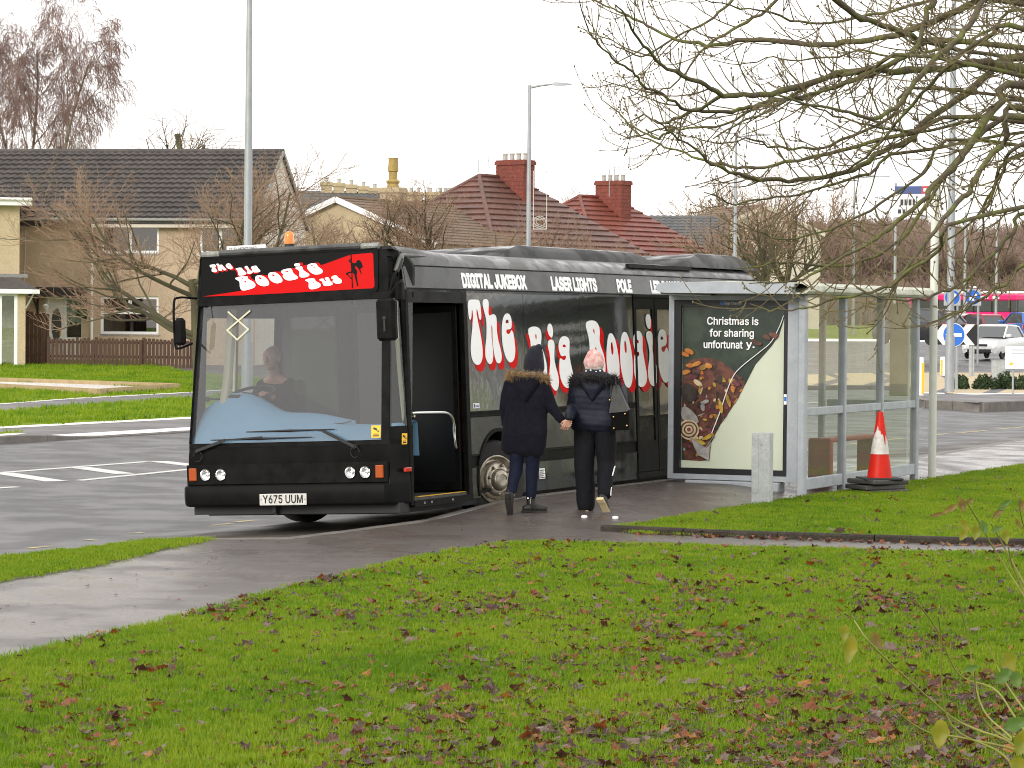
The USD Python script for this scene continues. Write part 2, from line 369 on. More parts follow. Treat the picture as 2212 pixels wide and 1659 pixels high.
pm('white_gravel', (.78, .75, .70), .9, (.55, .52, .48), 9, bump=(16, 1.0, .06), fine=(14, .3))
# plants
pm('bark_moss', (.080, .060, .037), .85, (.105, .115, .022), 7, ramp=(.42, .62), bump=(30, .6, .01), fine=(30, .25))
pm('twig_olive', (.120, .085, .050), .8, (.13, .11, .042), 5)
pm('twig_brown', (.21, .132, .088), .9, (.30, .205, .135), 1.2)
pm('twig_pale', (.20, .14, .095), .9, (.28, .20, .13), .8)
pm('bark_dark', (.075, .062, .040), .9, (.10, .095, .045), 2)
pm('birch_twig', (.17, .105, .095), .9, (.24, .155, .13), .8)
pm('birch_bark', (.20, .16, .115), .8, (.10, .07, .055), 2.5, ramp=(.45, .6))
pm('wood_brown', (.19, .132, .098), .95, (.27, .195, .15), .12)
pm('tile_redbrown', (.135, .058, .042), .5, (.10, .05, .038), 1.0, fine=(5, .3))
pm('wood_floor', (.085, .055, .038), .95, (.11, .08, .045), .2, bump=(1.5, 1, .3))
pm('bush_green', (.030, .055, .018), .8, (.05, .08, .03), 3)
for _i, (_a, _b) in enumerate([((.12, .032, .009), (.21, .062, .015)), ((.036, .014, .011), (.062, .024, .017)), ((.12, .078, .062), (.18, .125, .10)), ((.06, .023, .015), (.105, .038, .022)), ((.30, .12, .016), (.22, .085, .02))]):
    leafmat(f'dead_leaf_{_i}', _a, _b, 40, .15, .42)
leafmat('weed_leaf', (.16, .19, .015), (.26, .23, .02), 14, .35)
leafmat('weed_leaf_green', (.07, .15, .03), (.12, .19, .035), 14, .35)
leafmat('weed_leaf_brown', (.12, .075, .025), (.22, .17, .03), 18, .3)
pm('weed_stem', (.22, .25, .03), .6, (.17, .15, .03), 6)
# traffic
pm('sign_blue', (.012, .13, .55), .35)
pm('sign_white', (.78, .78, .78), .4)
pm('sign_grey', (.40, .41, .42), .5)
pm('sign_navy', (.03, .06, .20), .4)
pm('sign_red', (.45, .03, .05), .4)
pm('sign_yellow', (.85, .50, .03), .4)
pm('car_white', (.66, .67, .67), .2, coat=.6)
pm('car_red', (.22, .012, .02), .2, coat=.6)
pm('car_blue', (.03, .12, .42), .2, coat=.6)
pm('car_dark', (.02, .02, .024), .2, coat=.6)
pm('bus_pink', (.72, .012, .17), .3, coat=.4)
pm('car_glass', (.05, .055, .06), .06, spec=.8)
pm('van_white', (.66, .67, .67), .3)
pm('cobble_cream', (.52, .42, .27), .8, (.40, .32, .2), 3, bump=(6, .8, .04))
pm('cobble_dark', (.10, .10, .11), .8, (.14, .14, .145), 3, bump=(6, .8, .04))

def grassmat(name, c1, c2, c3):
    n = {'oi': ('object_info', {}), 'g': ('geometry', {}), 'n1': ('noise_texture', {'scale': .5, 'detail': 4.0}), 'ad': ('math', {'math_type': 'multiply_add', 'value2': .45}), 'r': ('rgb_ramp', {'ramp': [(.28, c1), (.55, c2), (.85, c3)]}),
         'p': ('principled_bsdf', {'roughness': .45, 'specular_ior_level': .2}), 't': ('translucent_bsdf', {}), 'm': ('mix_closure', {'fac': .35})}
    _mats[name] = usdkit.material(stage, '/World/Looks/' + name, n, [('g.position', 'n1.vector'), ('oi.random', 'ad.value1'), ('n1.fac', 'ad.value3'), ('ad.value', 'r.fac'), ('r.color', 'p.base_color'), ('r.color', 't.color'), ('p.BSDF', 'm.closure1'), ('t.BSDF', 'm.closure2')], surface='m.closure')
grassmat('grass_blade', (.055, .130, .003), (.112, .222, .004), (.215, .295, .012))

# ---------------------------------------------------------------- ground, road, pavements
def uvp(pts): return Polygon([xy(u, v) for u, v in pts])
def ond(pts, fz=ground_z): return [on(x, y, fz)[:2] for x, y in pts]
DET = sbox(-75, -25, 75, 235)
road_uv = [(-70, 2.4), (130, 2.4), (130, 15.2), (-70, 15.2)]
kerbline = [(-40, 2.38), (-12, 2.3), (-8.5, 1.25), (-6, .95), (-4.2, .92), (-3.1, .80), (-2.75, .40), (-2.4, -.10), (18, -.10), (24, .35), (40, 1.2), (130, 1.2)]
P_road = uvp(road_uv).intersection(DET)
island_px = [(1600, 838), (1700, 834), (1900, 833), (1975, 838), (1990, 864), (2110, 870), (2230, 866), (2420, 858), (2420, 800), (2212, 806), (1985, 806), (1900, 806), (1780, 808), (1640, 818)]
P_isle = Polygon(ond(island_px)).buffer(0)
P_round = shapely.Point(31, 118).buffer(45, 32).intersection(DET)         # the roundabout's carriageway
P_layby = uvp(kerbline + [(130, 2.4), (-40, 2.4)]).intersection(DET)
near_edge = [(-30, -4.3), (-16, -3.75), (-11.6, -3.32), (-9.55, -3.08), (-8.8, -2.95), (-7.98, -2.77), (-6.75, -2.53), (-5.55, -2.37), (-4.06, -2.1), (-2.71, -2.02), (-1.95, -2.0), (-1.55, -2.25), (-1.38, -2.95), (-.92, -5.2), (-.55, -6.4), (.9, -14), (4.6, -34)]
P_near = uvp(near_edge + [(-30, -60)]).intersection(DET)
isl_edge = [(.3, -2.12), (.6, -2.08), (5, -2.0), (16, -2.12), (40, -2.3), (130, -2.3), (130, -60), (9, -60), (2.4, -20), (1.15, -9.5), (.55, -6.3), (.25, -4.9), (-.1, -2.6)]
P_isl = uvp(isl_edge).intersection(DET).difference(P_near)
P_strip = uvp([(-30, -.9), (-14, -.75), (-7.4, -.39), (-5.85, -.23), (-4.3, .15), (-2.84, .46), (-3.0, .68), (-3.3, .80), (-4.2, .86), (-6, .90), (-8.5, 1.15), (-12, 2.1), (-30, 2.2)]).intersection(DET)
P_farpave = uvp([(-70, 15.2), (62, 15.2), (62, 17.6), (-70, 17.6)]).intersection(DET)
P_path = Polygon(ond([(-400, 905), (0, 890), (390, 862), (700, 838), (1000, 815), (1000, 806), (700, 828), (390, 849), (160, 861), (0, 873), (-400, 890)])).buffer(0)
P_patch = uvp([(-70, 15.5), (14.5, 15.5), (15.6, 15.6), (16.9, 15.9), (15.8, 16.9), (13, 17.05), (-70, 17.05)]).intersection(DET)
P_gravel = Polygon(ond([(-250, 833), (-250, 820), (0, 829), (150, 833), (320, 840), (385, 841), (212, 853), (0, 841)])).buffer(0)
base_low = P_road.union(P_round).union(P_layby)
P_pave = uvp([(-70, -5), (-30, -4.4)] + near_edge[1:14] + [(1.5, -16), (3, -22)] + isl_edge[::-1][1:6] + [(.3, -2.12)] + isl_edge[2:6] + [(130, 1.5), (-70, 3.0)]).buffer(0)
P_pave = uvp([(-70, -60), (130, -60), (130, 2.3), (-70, 2.3)]).intersection(DET).difference(unary_union([P_near, P_isl, P_strip, P_layby, P_road, P_round]))
P_farlawn = DET.difference(unary_union([base_low, P_near, P_isl, P_strip, P_pave, P_farpave, P_path, P_gravel]))
P_farlawn = P_farlawn.union(P_patch)
P_farpave = P_farpave.difference(P_patch).difference(P_round)
P_path = P_path.difference(base_low).difference(P_farpave)
P_gravel = P_gravel.difference(P_path)
P_farlawn = P_farlawn.difference(P_gravel).difference(P_farpave)
P_isl = P_isl.difference(P_round.union(P_isle)); P_isle_z = .10
P_pave = P_pave.difference(P_isle); P_near = P_near.difference(P_round)
P_round_only = P_round.difference(P_isle).difference(P_road).difference(P_layby)
P_road = P_road.difference(P_isle); P_layby = P_layby.difference(P_isle)

def sheet(name, poly, fz, mat, edge=3.0, dz=0.0, parent='/World', label=None, kind='structure', fine=None):
    g = G()
    polys = [poly] if poly.geom_type == 'Polygon' else [p for p in poly.geoms if p.geom_type == 'Polygon']
    for pg in polys:
        if pg.area < 1e-4: continue
        v, f = trimesh.creation.triangulate_polygon(pg, engine='earcut')
        v3 = np.c_[v, np.zeros(len(v))]
        v3, f = trimesh.remesh.subdivide_to_size(v3, f, edge, max_iter=14)
        v3[:, 2] = fz(v3) + dz
        n = np.cross(v3[f[:, 1]] - v3[f[:, 0]], v3[f[:, 2]] - v3[f[:, 0]])
        f[n[:, 2] < 0] = f[n[:, 2] < 0][:, ::-1]
        g.add(v3, f)
    return part(parent, name, g, mat, smooth=False, kind=kind, label=label)

def holder(name, kind='structure', label=None, cat=None, group=None):
    p = '/World/' + numbered('/World', name)
    tag(UsdGeom.Xform.Define(stage, p).GetPrim(), label, cat, group, kind); return p

ROAD = holder('road')
sheet('carriageway', P_road, road_z, 'asphalt', 4, parent=ROAD, kind=None)
sheet('roundabout_carriageway', P_round_only, lambda P: road_z(P) - .02, 'asphalt', 4, parent=ROAD, kind=None)
sheet('layby', P_layby, road_z, 'layby_concrete', 3, parent=ROAD, kind=None)
PAVE = holder('pavement')
sheet('surface', P_pave.intersection(sbox(-30, 5, 30, 60)), ground_z, 'pavement_asphalt', .8, parent=PAVE, kind=None)
sheet('surface', P_pave.difference(sbox(-30, 5, 30, 60)), ground_z, 'pavement_asphalt', 4, parent=PAVE, kind=None)
sheet('far_pavement', P_farpave, lambda P: ground_z(P) - .02, 'far_pavement', 3)
sheet('path', P_path, ground_z, 'far_pavement', 4)
LAWNZ = lambda P: ground_z(P) + .012
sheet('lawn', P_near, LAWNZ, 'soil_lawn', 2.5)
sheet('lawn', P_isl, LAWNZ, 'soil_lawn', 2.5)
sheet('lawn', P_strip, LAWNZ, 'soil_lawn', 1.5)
def _farz(P):
    P = np.asarray(P); return ground_z(P) + .03 + .05 * meshkit.fbm(np.c_[P[:, 0] * .5, P[:, 1] * .5, P[:, 0] * 0 + 3.0]) if len(P) else 0
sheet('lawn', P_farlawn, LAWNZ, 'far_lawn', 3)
# terrain out to the horizon, with the wooded bank that rises beyond the roundabout
def terrain_z(X, Y):
    z = 0.017 * np.clip(Y - 95, 0, 60) + .012 * np.clip(Y - 155, 0, 60) - .06
    bank = 5 * sst(235, 320, Y + .25 * np.abs(X - 40)) * sst(-5, 45, X) * (1 - .25 * sst(60, 160, X))
    back = 4.5 * sst(240, 360, Y)
    return z + np.maximum(bank, back)
xs = np.concatenate([np.arange(-700, -160, 45), np.arange(-160, 260, 7), np.arange(260, 800, 45)]); ys = np.concatenate([np.arange(-260, -25, 30), [-25.0], np.arange(235, 420, 6), np.arange(420, 1500, 60)])
ys = np.unique(np.concatenate([ys, [235.0]])); xs = np.unique(np.concatenate([xs, [-75.0, 75.0]]))
gx, gy = np.meshgrid(xs, ys, indexing='ij'); gzz = terrain_z(gx, gy)
g = G(); nx, ny = gx.shape; idx = np.arange(nx * ny).reshape(nx, ny); ff = []
for i in range(nx - 1):
    cx = (xs[i] + xs[i + 1]) / 2
    for j in range(ny - 1):
        cy = (ys[j] + ys[j + 1]) / 2
        if -75 < cx < 75 and -25 < cy < 235: continue
        ff.append([idx[i, j], idx[i + 1, j], idx[i + 1, j + 1], idx[i, j + 1]])
g.add(np.stack([gx.ravel(), gy.ravel(), gzz.ravel()], 1), ff)
part('/World', 'terrain', g, 'far_lawn', smooth=True, kind='structure')

# white and yellow paint on the road
def paint(pts_px, width, mat='road_paint', lift=.004):
    P = [on(x, y, road_z) for x, y in pts_px]; pts = np.array([p[:2] for p in P])
    pg = LineString(pts).buffer(width / 2, cap_style=2)
    return sheet('marking', pg, road_z, mat, 1.5, lift, parent=ROAD, kind=None)
paint([(-60, 1026), (0, 1021.5), (317, 997.5)], .14)
paint([(5, 1022), (122, 1040)], .34); paint([(172, 1010), (271, 1024)], .34); paint([(340, 996.6), (420, 1006)], .34)
paint([(170, 1038.3), (430, 1012)], .14); paint([(-80, 1059), (38, 1052)], .14)
for a, b in [((458, 1135.5), (500, 1131.5)), ((512, 1128), (553, 1124)), ((285, 1153), (306, 1151)), ((180, 1168), (207, 1165.5)), ((60, 1185), (110, 1180)), ((1690, 978), (1763, 970)), ((1823, 961), (1866, 956.5)), ((1910, 950.5), (1955, 946.5)), ((2022, 939.5), (2047, 937)), ((2067, 935.5), (2133, 930)), ((2150, 927.5), (2240, 920))]:
    paint([a, b], .10, 'yellow_paint')
paint([(1738, 871), (1793, 869)], .15); paint([(1985, 866+13), (2020, 877)], .12)

# kerbs, stone by stone
def kerb_run(name, pts, h, depth, w, mat, top, step=.915, drop=.02):
    """Kerb stones along pts (x, y); top(P) is the height of the top; w = width across."""
    k = holder(name); ln = LineString(pts); n = int(ln.length / step); rng = random.Random(len(pts) + n)
    for i in range(n):
        a = np.array(ln.interpolate(i * step + .004).coords[0]); b = np.array(ln.interpolate((i + 1) * step - .004).coords[0])
        d = (b - a) / np.linalg.norm(b - a); nrm = np.array([-d[1], d[0]]) * w / 2
        za, zb = float(top(np.r_[a, 0])) + rng.uniform(-.004, .004), float(top(np.r_[b, 0])) + rng.uniform(-.004, .004)
        g = G(); c = .018
        v = []
        for p, z in ((a, za), (b, zb)):
            for s, zz in ((-1, z - depth), (1, z - depth), (1, z - c), (1 - 2 * c / w, z), (-1 + 2 * c / w, z), (-1, z - c)):
                v.append([*(p + nrm * s), zz])
        g.add(v, [[i_, (i_ + 1) % 6, (i_ + 1) % 6 + 6, i_ + 6] for i_ in range(6)]); g.add(v, [[0, 2, 1], [0, 3, 2], [0, 4, 3], [0, 5, 4], [6, 7, 8], [6, 8, 9], [6, 9, 10], [6, 10, 11]])
        part(k, 'kerb_stone', g, mat, smooth=False)
    return k
kerb_run('near_kerb', [xy(u, v) for u, v in [(-8.2, 1.22), (-6, .95), (-4.2, .91), (-3.1, .82), (-2.7, .40), (-2.35, -.06), (.5, -.06), (16, -.06), (24, .40), (36, 1.1)]], .1, .32, .13, 'kerb_stone', lambda P: ground_z(P) + .006)
kerb_run('far_kerb', [xy(u, v) for u, v in [(-2, 15.14), (16, 15.14), (19, 15.2), (40, 15.2)]], .1, .3, .14, 'kerb_stone', lambda P: ground_z(P) + .02 - .10 * sst(15.5, 18, uv_of(P)[0]))
kerb_run('edging_kerb', [xy(u, v) for u, v in [(.12, -2.14), (-.02, -2.5), (.20, -4.9), (.48, -6.3), (1.05, -9.5), (1.6, -13)]], .07, .22, .11, 'dark_kerb', lambda P: ground_z(P) + .062)
P = P_isle.simplify(.1).exterior.coords
def isle_z(P): return road_z(P) * 0 + far_rise(P) - .0
kerb_run('roundabout_kerb', [p[:2] for p in list(P)], .1, .3, .16, 'kerb_stone', lambda P: isle_z(P) + .02, step=1.2)

# roundabout apron: pale setts with dark chevrons
ISL = holder('traffic_island')
chev = []
for px in (1655, 1760, 1870, 2015, 2125, 2235, 2345):
    a = [on(px - 4, 832 if px < 1960 else 850), on(px + 48, 819 if px < 1960 else 830), on(px + 10, 806 if px < 1960 else 810), on(px + 34, 806 if px < 1960 else 810), on(px + 76, 820 if px < 1960 else 830), on(px + 26, 834 if px < 1960 else 851)]
    chev.append(Polygon([p[:2] for p in a]).buffer(0))
chev = unary_union(chev)
apron = Polygon(ond([(1600, 836), (1900, 833), (1985, 849), (2110, 852), (2420, 846), (2420, 806), (1985, 806), (1700, 806), (1620, 820)])).buffer(0).intersection(P_isle)
sheet('paved_edge', P_isle.difference(apron), isle_z, 'far_pavement', 4, parent=ISL, kind=None)
sheet('cream_setts', apron.difference(chev), lambda P: isle_z(P) + .02, 'cobble_cream', 4, parent=ISL, kind=None)
sheet('dark_setts', apron.intersection(chev), lambda P: isle_z(P) + .02, 'cobble_dark', 4, parent=ISL, kind=None)

# the gravel bed with its plank edging
g_ = sheet('gravel_bed', P_gravel, lambda P: ground_z(P) + .06, 'white_gravel', 2.5, label='bed of white gravel between the planks on the far lawn', kind='stuff')
stage.GetPrimAtPath(g_).SetCustomDataByKey('category', 'gravel bed')
EDG = thing('plank_edging', 'pale wooden plank edging around the white gravel bed', 'edging')
for a, b in [((-250, 833), (0, 842)), ((0, 842), (212, 854)), ((212, 854), (386, 841.5)), ((386, 841.5), (320, 839)), ((320, 839), (0, 828))]:
    A, Bp = on(*a), on(*b); g = G(); g.bar(A + [0, 0, .07], Bp + [0, 0, .07], .06, .20); part(EDG, 'plank', g, 'plank_pale', smooth=False)

# ---------------------------------------------------------------- grass blades
def blade_tuft(seed, n, rad, hmin, hmax, wid):
    rng = np.random.default_rng(seed); V, Fc = [], []
    for i in range(n):
        a, r = rng.uniform(0, 2 * np.pi), rad * math.sqrt(rng.uniform()); b = np.array([r * math.cos(a), r * math.sin(a), 0])
        h = rng.uniform(hmin, hmax); la = rng.uniform(0, 2 * np.pi); lean = rng.uniform(.1, .75) * h; d = np.array([math.cos(la), math.sin(la), 0]); s = np.array([-d[1], d[0], 0]) * wid * rng.uniform(.7, 1.3)
        m = b + d * lean * .35 + [0, 0, h * .6]; t = b + d * lean + [0, 0, h * rng.uniform(.8, 1)]
        k = len(V); V += [b - s, b + s, m - s * .7, m + s * .7, t]; Fc += [[k, k + 1, k + 3], [k, k + 3, k + 2], [k + 2, k + 3, k + 4]]
    return np.array(V), np.array(Fc)
def scatter(name, protos, mats, pos, rot, scale, which, label, cat=None, kind='stuff', parent='/World', tilt=None):
    p = parent + '/' + numbered(parent, name); pi = UsdGeom.PointInstancer.Define(stage, p)
    rel = pi.CreatePrototypesRel()
    for i, (mesh, m) in enumerate(zip(protos, mats)):
        q = f'{p}/kind_{i}'; usdkit.mesh(stage, q, mesh, MAT(m), smooth=False); rel.AddTarget(q)
    n = len(pos); pos = np.asarray(pos, np.float32)
    pi.CreatePositionsAttr(Vt.Vec3fArray.FromNumpy(pos)); pi.CreateProtoIndicesAttr(Vt.IntArray.FromNumpy(np.asarray(which, np.int32)))
    h = np.asarray(rot) / 2
    if tilt is None: q4 = np.c_[np.cos(h), 0 * h, 0 * h, np.sin(h)]
    else:
        tx, ty = tilt; cz, sz = np.cos(h), np.sin(h); c, s = np.cos(tx / 2), np.sin(tx / 2); d0, d1 = np.cos(ty), np.sin(ty)
        w, x, y_ = c, s * d0, s * d1                                     # tilt about a level axis, after the turn about z
        q4 = np.c_[w * cz, x * cz + y_ * sz, y_ * cz - x * sz, w * sz]
    pi.CreateOrientationsAttr(Vt.QuathArray([Gf.Quath(*map(float, r)) for r in q4]))
    sc = np.asarray(scale, np.float32); sc = np.repeat(sc[:, None], 3, 1) if sc.ndim == 1 else sc
    pi.CreateScalesAttr(Vt.Vec3fArray.FromNumpy(np.ascontiguousarray(sc)))
    tag(pi.GetPrim(), label, cat, None, kind); return p
def sample(poly, n, rng):
    minx, miny, maxx, maxy = poly.bounds; out = []; got = 0; shapely.prepare(poly)
    while got < n:
        q = np.c_[rng.uniform(minx, maxx, 4 * n), rng.uniform(miny, maxy, 4 * n)]
        q = q[shapely.contains_xy(poly, q[:, 0], q[:, 1])]; out.append(q); got += len(q)
    return np.vstack(out)[:n]
def view(y0, y1, m=.6, k=.176): return Polygon([(-k * y0 - m, y0), (k * y0 + m, y0), (k * y1 + m, y1), (-k * y1 - m, y1)])
def litter(P):
    """Where fallen leaves lie thick (0 to 1): towards the tree, nearer and to the right, in drifts."""
    x, y = P[:, 0] / P[:, 1] / .172, P[:, 1]
    lvl = .10 + .52 * sst(19.0, 12.9, y) * (.40 + .60 * sst(-.8, .6, x)) + .62 * sst(.05, .95, x) * sst(20.5, 13.5, y)
    f = meshkit.fbm(np.c_[P[:, 0] * 1.5, P[:, 1] * .75, 0 * y + 7], 4)
    return np.clip(sst(.66 - .66 * lvl, 1.08 - .55 * lvl, f + .12), 0, 1)
def grass(poly, dens, seed, protos, label, smin=.8, smax=1.25, fz=LAWNZ, cat='grass', mats=None, thin=False):
    rng = np.random.default_rng(seed); n = int(poly.area * dens); p = sample(poly, n, rng)
    if thin: p = p[rng.random(n) > .62 * litter(p)]; n = len(p)
    P3 = np.c_[p, np.zeros(n)]; P3[:, 2] = fz(P3) - .004
    return scatter('grass', protos, mats or ['grass_blade'] * len(protos), P3, rng.uniform(0, 6.28, n), rng.uniform(smin, smax, n), rng.integers(0, len(protos), n), label, cat)
tufts = [blade_tuft(s, 34, .06, .018, .048, .0020) for s in (1, 2, 3, 4)]
tufts_mid = [blade_tuft(s, 34, .09, .014, .036, .0030) for s in (5, 6, 7)]
tufts_far = [blade_tuft(s, 26, .22, .05, .12, .010) for s in (8, 9, 10)]
grass(P_near.intersection(view(12.4, 20)), 330, 11, tufts, 'short green grass of the near lawn in the foreground', thin=True)
grass(P_near.intersection(view(20, 30)), 200, 12, tufts_mid, 'short green grass of the near lawn by the wet pavement', thin=True)
grass(P_isl.intersection(view(26, 48)), 170, 13, tufts_mid, 'short green grass of the lawn beside the bus shelter')
grass(P_strip.intersection(view(20, 32)), 260, 14, tufts_mid, 'strip of grass between wet pavement and road')
grass(P_farlawn.intersection(view(48, 112)).intersection(sbox(-40, 0, 2, 200)), 7, 15, tufts_far, 'green grass of the verge across the road')

SIDE_LETTERS = [
  ('T', "1.742,2.321 1.788,2.330 1.963,2.331 1.998,2.323 2.021,2.280 2.032,2.220 2.034,2.154 2.026,2.124 2.004,2.117 1.982,2.130 1.964,2.177 1.947,2.220 1.921,2.234 1.922,2.186 1.940,2.127 1.966,2.061 1.998,1.981 2.023,1.901 2.040,1.821 2.043,1.755 2.023,1.702 1.982,1.662 1.927,1.644 1.866,1.650 1.808,1.677 1.773,1.717 1.754,1.777 1.756,1.843 1.772,1.915 1.802,2.008 1.823,2.093 1.836,2.153 1.832,2.206 1.815,2.231 1.805,2.192 1.792,2.140 1.772,2.115 1.742,2.123 1.728,2.172 1.718,2.238 1.720,2.291", []),
  ('h', "2.081,2.320 2.117,2.337 2.164,2.340 2.202,2.332 2.228,2.308 2.225,2.262 2.211,2.208 2.218,2.175 2.239,2.161 2.284,2.175 2.339,2.182 2.385,2.169 2.406,2.142 2.411,2.095 2.406,2.034 2.412,1.967 2.442,1.886 2.484,1.812 2.510,1.745 2.502,1.698 2.472,1.664 2.417,1.657 2.371,1.672 2.339,1.712 2.314,1.786 2.295,1.874 2.295,1.954 2.299,2.021 2.284,2.071 2.271,2.048 2.269,1.981 2.275,1.900 2.292,1.833 2.296,1.766 2.290,1.706 2.264,1.666 2.213,1.648 2.152,1.667 2.116,1.708 2.097,1.761 2.111,1.841 2.141,1.928 2.154,2.008 2.156,2.088 2.142,2.148 2.108,2.207 2.081,2.261 2.076,2.294", []),
  ('e', "2.671,2.194 2.727,2.185 2.765,2.158 2.786,2.116 2.785,2.062 2.766,2.031 2.738,2.021 2.674,2.020 2.642,2.014 2.640,1.987 2.670,1.968 2.718,1.970 2.752,1.994 2.775,2.016 2.801,1.997 2.822,1.967 2.841,1.899 2.853,1.837 2.850,1.763 2.827,1.708 2.784,1.675 2.727,1.664 2.672,1.672 2.619,1.710 2.575,1.764 2.541,1.839 2.528,1.913 2.526,1.994 2.538,2.075 2.567,2.136 2.614,2.177", ["2.627,2.085 2.633,2.109 2.655,2.123 2.690,2.123 2.708,2.106 2.711,2.089 2.671,2.084"]),
  ('B', "3.207,2.023 3.252,2.041 3.341,2.052 3.429,2.049 3.498,2.031 3.534,2.002 3.549,1.954 3.539,1.907 3.523,1.864 3.539,1.822 3.586,1.769 3.626,1.710 3.659,1.641 3.666,1.567 3.655,1.503 3.612,1.446 3.519,1.410 3.431,1.422 3.346,1.465 3.294,1.529 3.268,1.603 3.261,1.677 3.265,1.750 3.261,1.834 3.247,1.897 3.225,1.939 3.203,1.976 3.199,2.002", ["3.385,1.968 3.410,1.965 3.421,1.944 3.413,1.918 3.399,1.904 3.388,1.923 3.377,1.947", "3.395,1.770 3.431,1.749 3.453,1.696 3.443,1.659 3.413,1.675 3.398,1.723"]),
  ('idot', "3.772,2.087 3.816,2.076 3.846,2.045 3.862,2.002 3.852,1.959 3.824,1.927 3.785,1.933 3.742,1.959 3.713,1.997 3.706,2.034 3.732,2.071", []),
  ('i', "3.717,1.890 3.764,1.905 3.816,1.908 3.860,1.895 3.884,1.868 3.888,1.831 3.877,1.778 3.869,1.724 3.875,1.671 3.903,1.607 3.937,1.553 3.966,1.499 3.979,1.445 3.964,1.392 3.935,1.355 3.888,1.335 3.824,1.357 3.775,1.390 3.740,1.433 3.722,1.486 3.729,1.550 3.748,1.619 3.759,1.683 3.746,1.757 3.718,1.811 3.702,1.853", []),
  ('g', "4.152,1.945 4.225,1.940 4.276,1.921 4.300,1.888 4.296,1.829 4.280,1.764 4.292,1.705 4.314,1.640 4.342,1.580 4.365,1.531 4.378,1.477 4.357,1.423 4.313,1.386 4.245,1.363 4.166,1.367 4.095,1.395 4.040,1.444 4.006,1.509 3.995,1.573 4.000,1.638 4.013,1.686 4.034,1.702 4.060,1.696 4.098,1.680 4.137,1.674 4.178,1.690 4.194,1.716 4.168,1.730 4.101,1.720 4.062,1.723 4.031,1.745 4.002,1.788 3.993,1.836 4.009,1.884 4.052,1.921 4.106,1.940", ["4.103,1.825 4.112,1.846 4.145,1.854 4.184,1.846 4.202,1.824 4.156,1.819"]),
  ('B', "4.770,2.080 4.796,2.106 4.879,2.121 4.969,2.123 5.058,2.113 5.122,2.081 5.159,2.035 5.167,1.982 5.151,1.930 5.147,1.884 5.183,1.818 5.244,1.752 5.280,1.679 5.298,1.600 5.284,1.521 5.219,1.450 5.117,1.419 5.020,1.433 4.926,1.487 4.875,1.566 4.858,1.657 4.857,1.748 4.854,1.852 4.839,1.930 4.804,1.996 4.770,2.041", ["4.972,2.025 5.002,2.023 5.016,1.995 5.005,1.963 4.985,1.979 4.971,2.002", "5.010,1.826 5.058,1.799 5.095,1.747 5.097,1.681 5.057,1.694 5.016,1.754"]),
  ('o', "5.472,1.978 5.530,1.969 5.586,1.929 5.624,1.876 5.660,1.796 5.687,1.716 5.706,1.629 5.707,1.543 5.690,1.443 5.651,1.377 5.580,1.345 5.496,1.353 5.416,1.407 5.365,1.494 5.340,1.600 5.332,1.705 5.348,1.798 5.371,1.877 5.401,1.936 5.429,1.966", ["5.497,1.878 5.521,1.863 5.538,1.816 5.547,1.763 5.536,1.730 5.502,1.725 5.478,1.751 5.471,1.810 5.475,1.856"]),
  ('o', "5.890,1.994 5.949,1.985 5.998,1.942 6.036,1.881 6.072,1.794 6.099,1.699 6.108,1.605 6.106,1.511 6.075,1.410 6.026,1.351 5.956,1.332 5.872,1.360 5.809,1.435 5.758,1.542 5.734,1.662 5.738,1.769 5.759,1.862 5.791,1.935 5.837,1.982", ["5.895,1.894 5.923,1.875 5.941,1.821 5.944,1.774 5.929,1.744 5.900,1.742 5.876,1.781 5.870,1.841 5.877,1.878"]),
  ('g', "6.264,2.005 6.343,2.002 6.403,1.978 6.434,1.934 6.435,1.880 6.424,1.812 6.436,1.744 6.465,1.669 6.494,1.594 6.524,1.526 6.542,1.464 6.523,1.404 6.466,1.357 6.375,1.335 6.288,1.346 6.213,1.395 6.166,1.463 6.143,1.537 6.144,1.618 6.160,1.699 6.188,1.726 6.240,1.712 6.282,1.696 6.320,1.725 6.314,1.755 6.269,1.753 6.209,1.762 6.169,1.807 6.143,1.867 6.152,1.921 6.192,1.975", ["6.252,1.860 6.255,1.894 6.282,1.904 6.316,1.887 6.322,1.860 6.287,1.855"]),
  ('idot', "6.635,2.206 6.679,2.196 6.708,2.159 6.716,2.104 6.703,2.050 6.668,2.022 6.612,2.033 6.570,2.070 6.548,2.124 6.552,2.172 6.590,2.199", []),
  ('i', "6.552,1.961 6.563,1.988 6.618,2.001 6.689,2.001 6.741,1.975 6.764,1.927 6.750,1.865 6.731,1.797 6.748,1.735 6.778,1.673 6.827,1.604 6.866,1.535 6.888,1.473 6.865,1.412 6.806,1.358 6.723,1.339 6.644,1.361 6.595,1.416 6.569,1.485 6.581,1.566 6.615,1.647 6.640,1.729 6.620,1.811 6.581,1.879 6.549,1.927", []),
  ('e', "7.053,2.026 7.126,2.016 7.178,1.981 7.197,1.926 7.196,1.870 7.165,1.829 7.081,1.816 7.017,1.809 7.014,1.775 7.057,1.748 7.112,1.753 7.152,1.788 7.182,1.812 7.224,1.773 7.256,1.711 7.286,1.634 7.298,1.558 7.272,1.468 7.220,1.400 7.135,1.375 7.054,1.388 6.985,1.445 6.937,1.521 6.892,1.624 6.883,1.734 6.886,1.830 6.908,1.919 6.950,1.988 6.998,2.019", ["6.997,1.899 6.999,1.926 7.046,1.940 7.081,1.926 7.092,1.898 7.042,1.895"]),
]
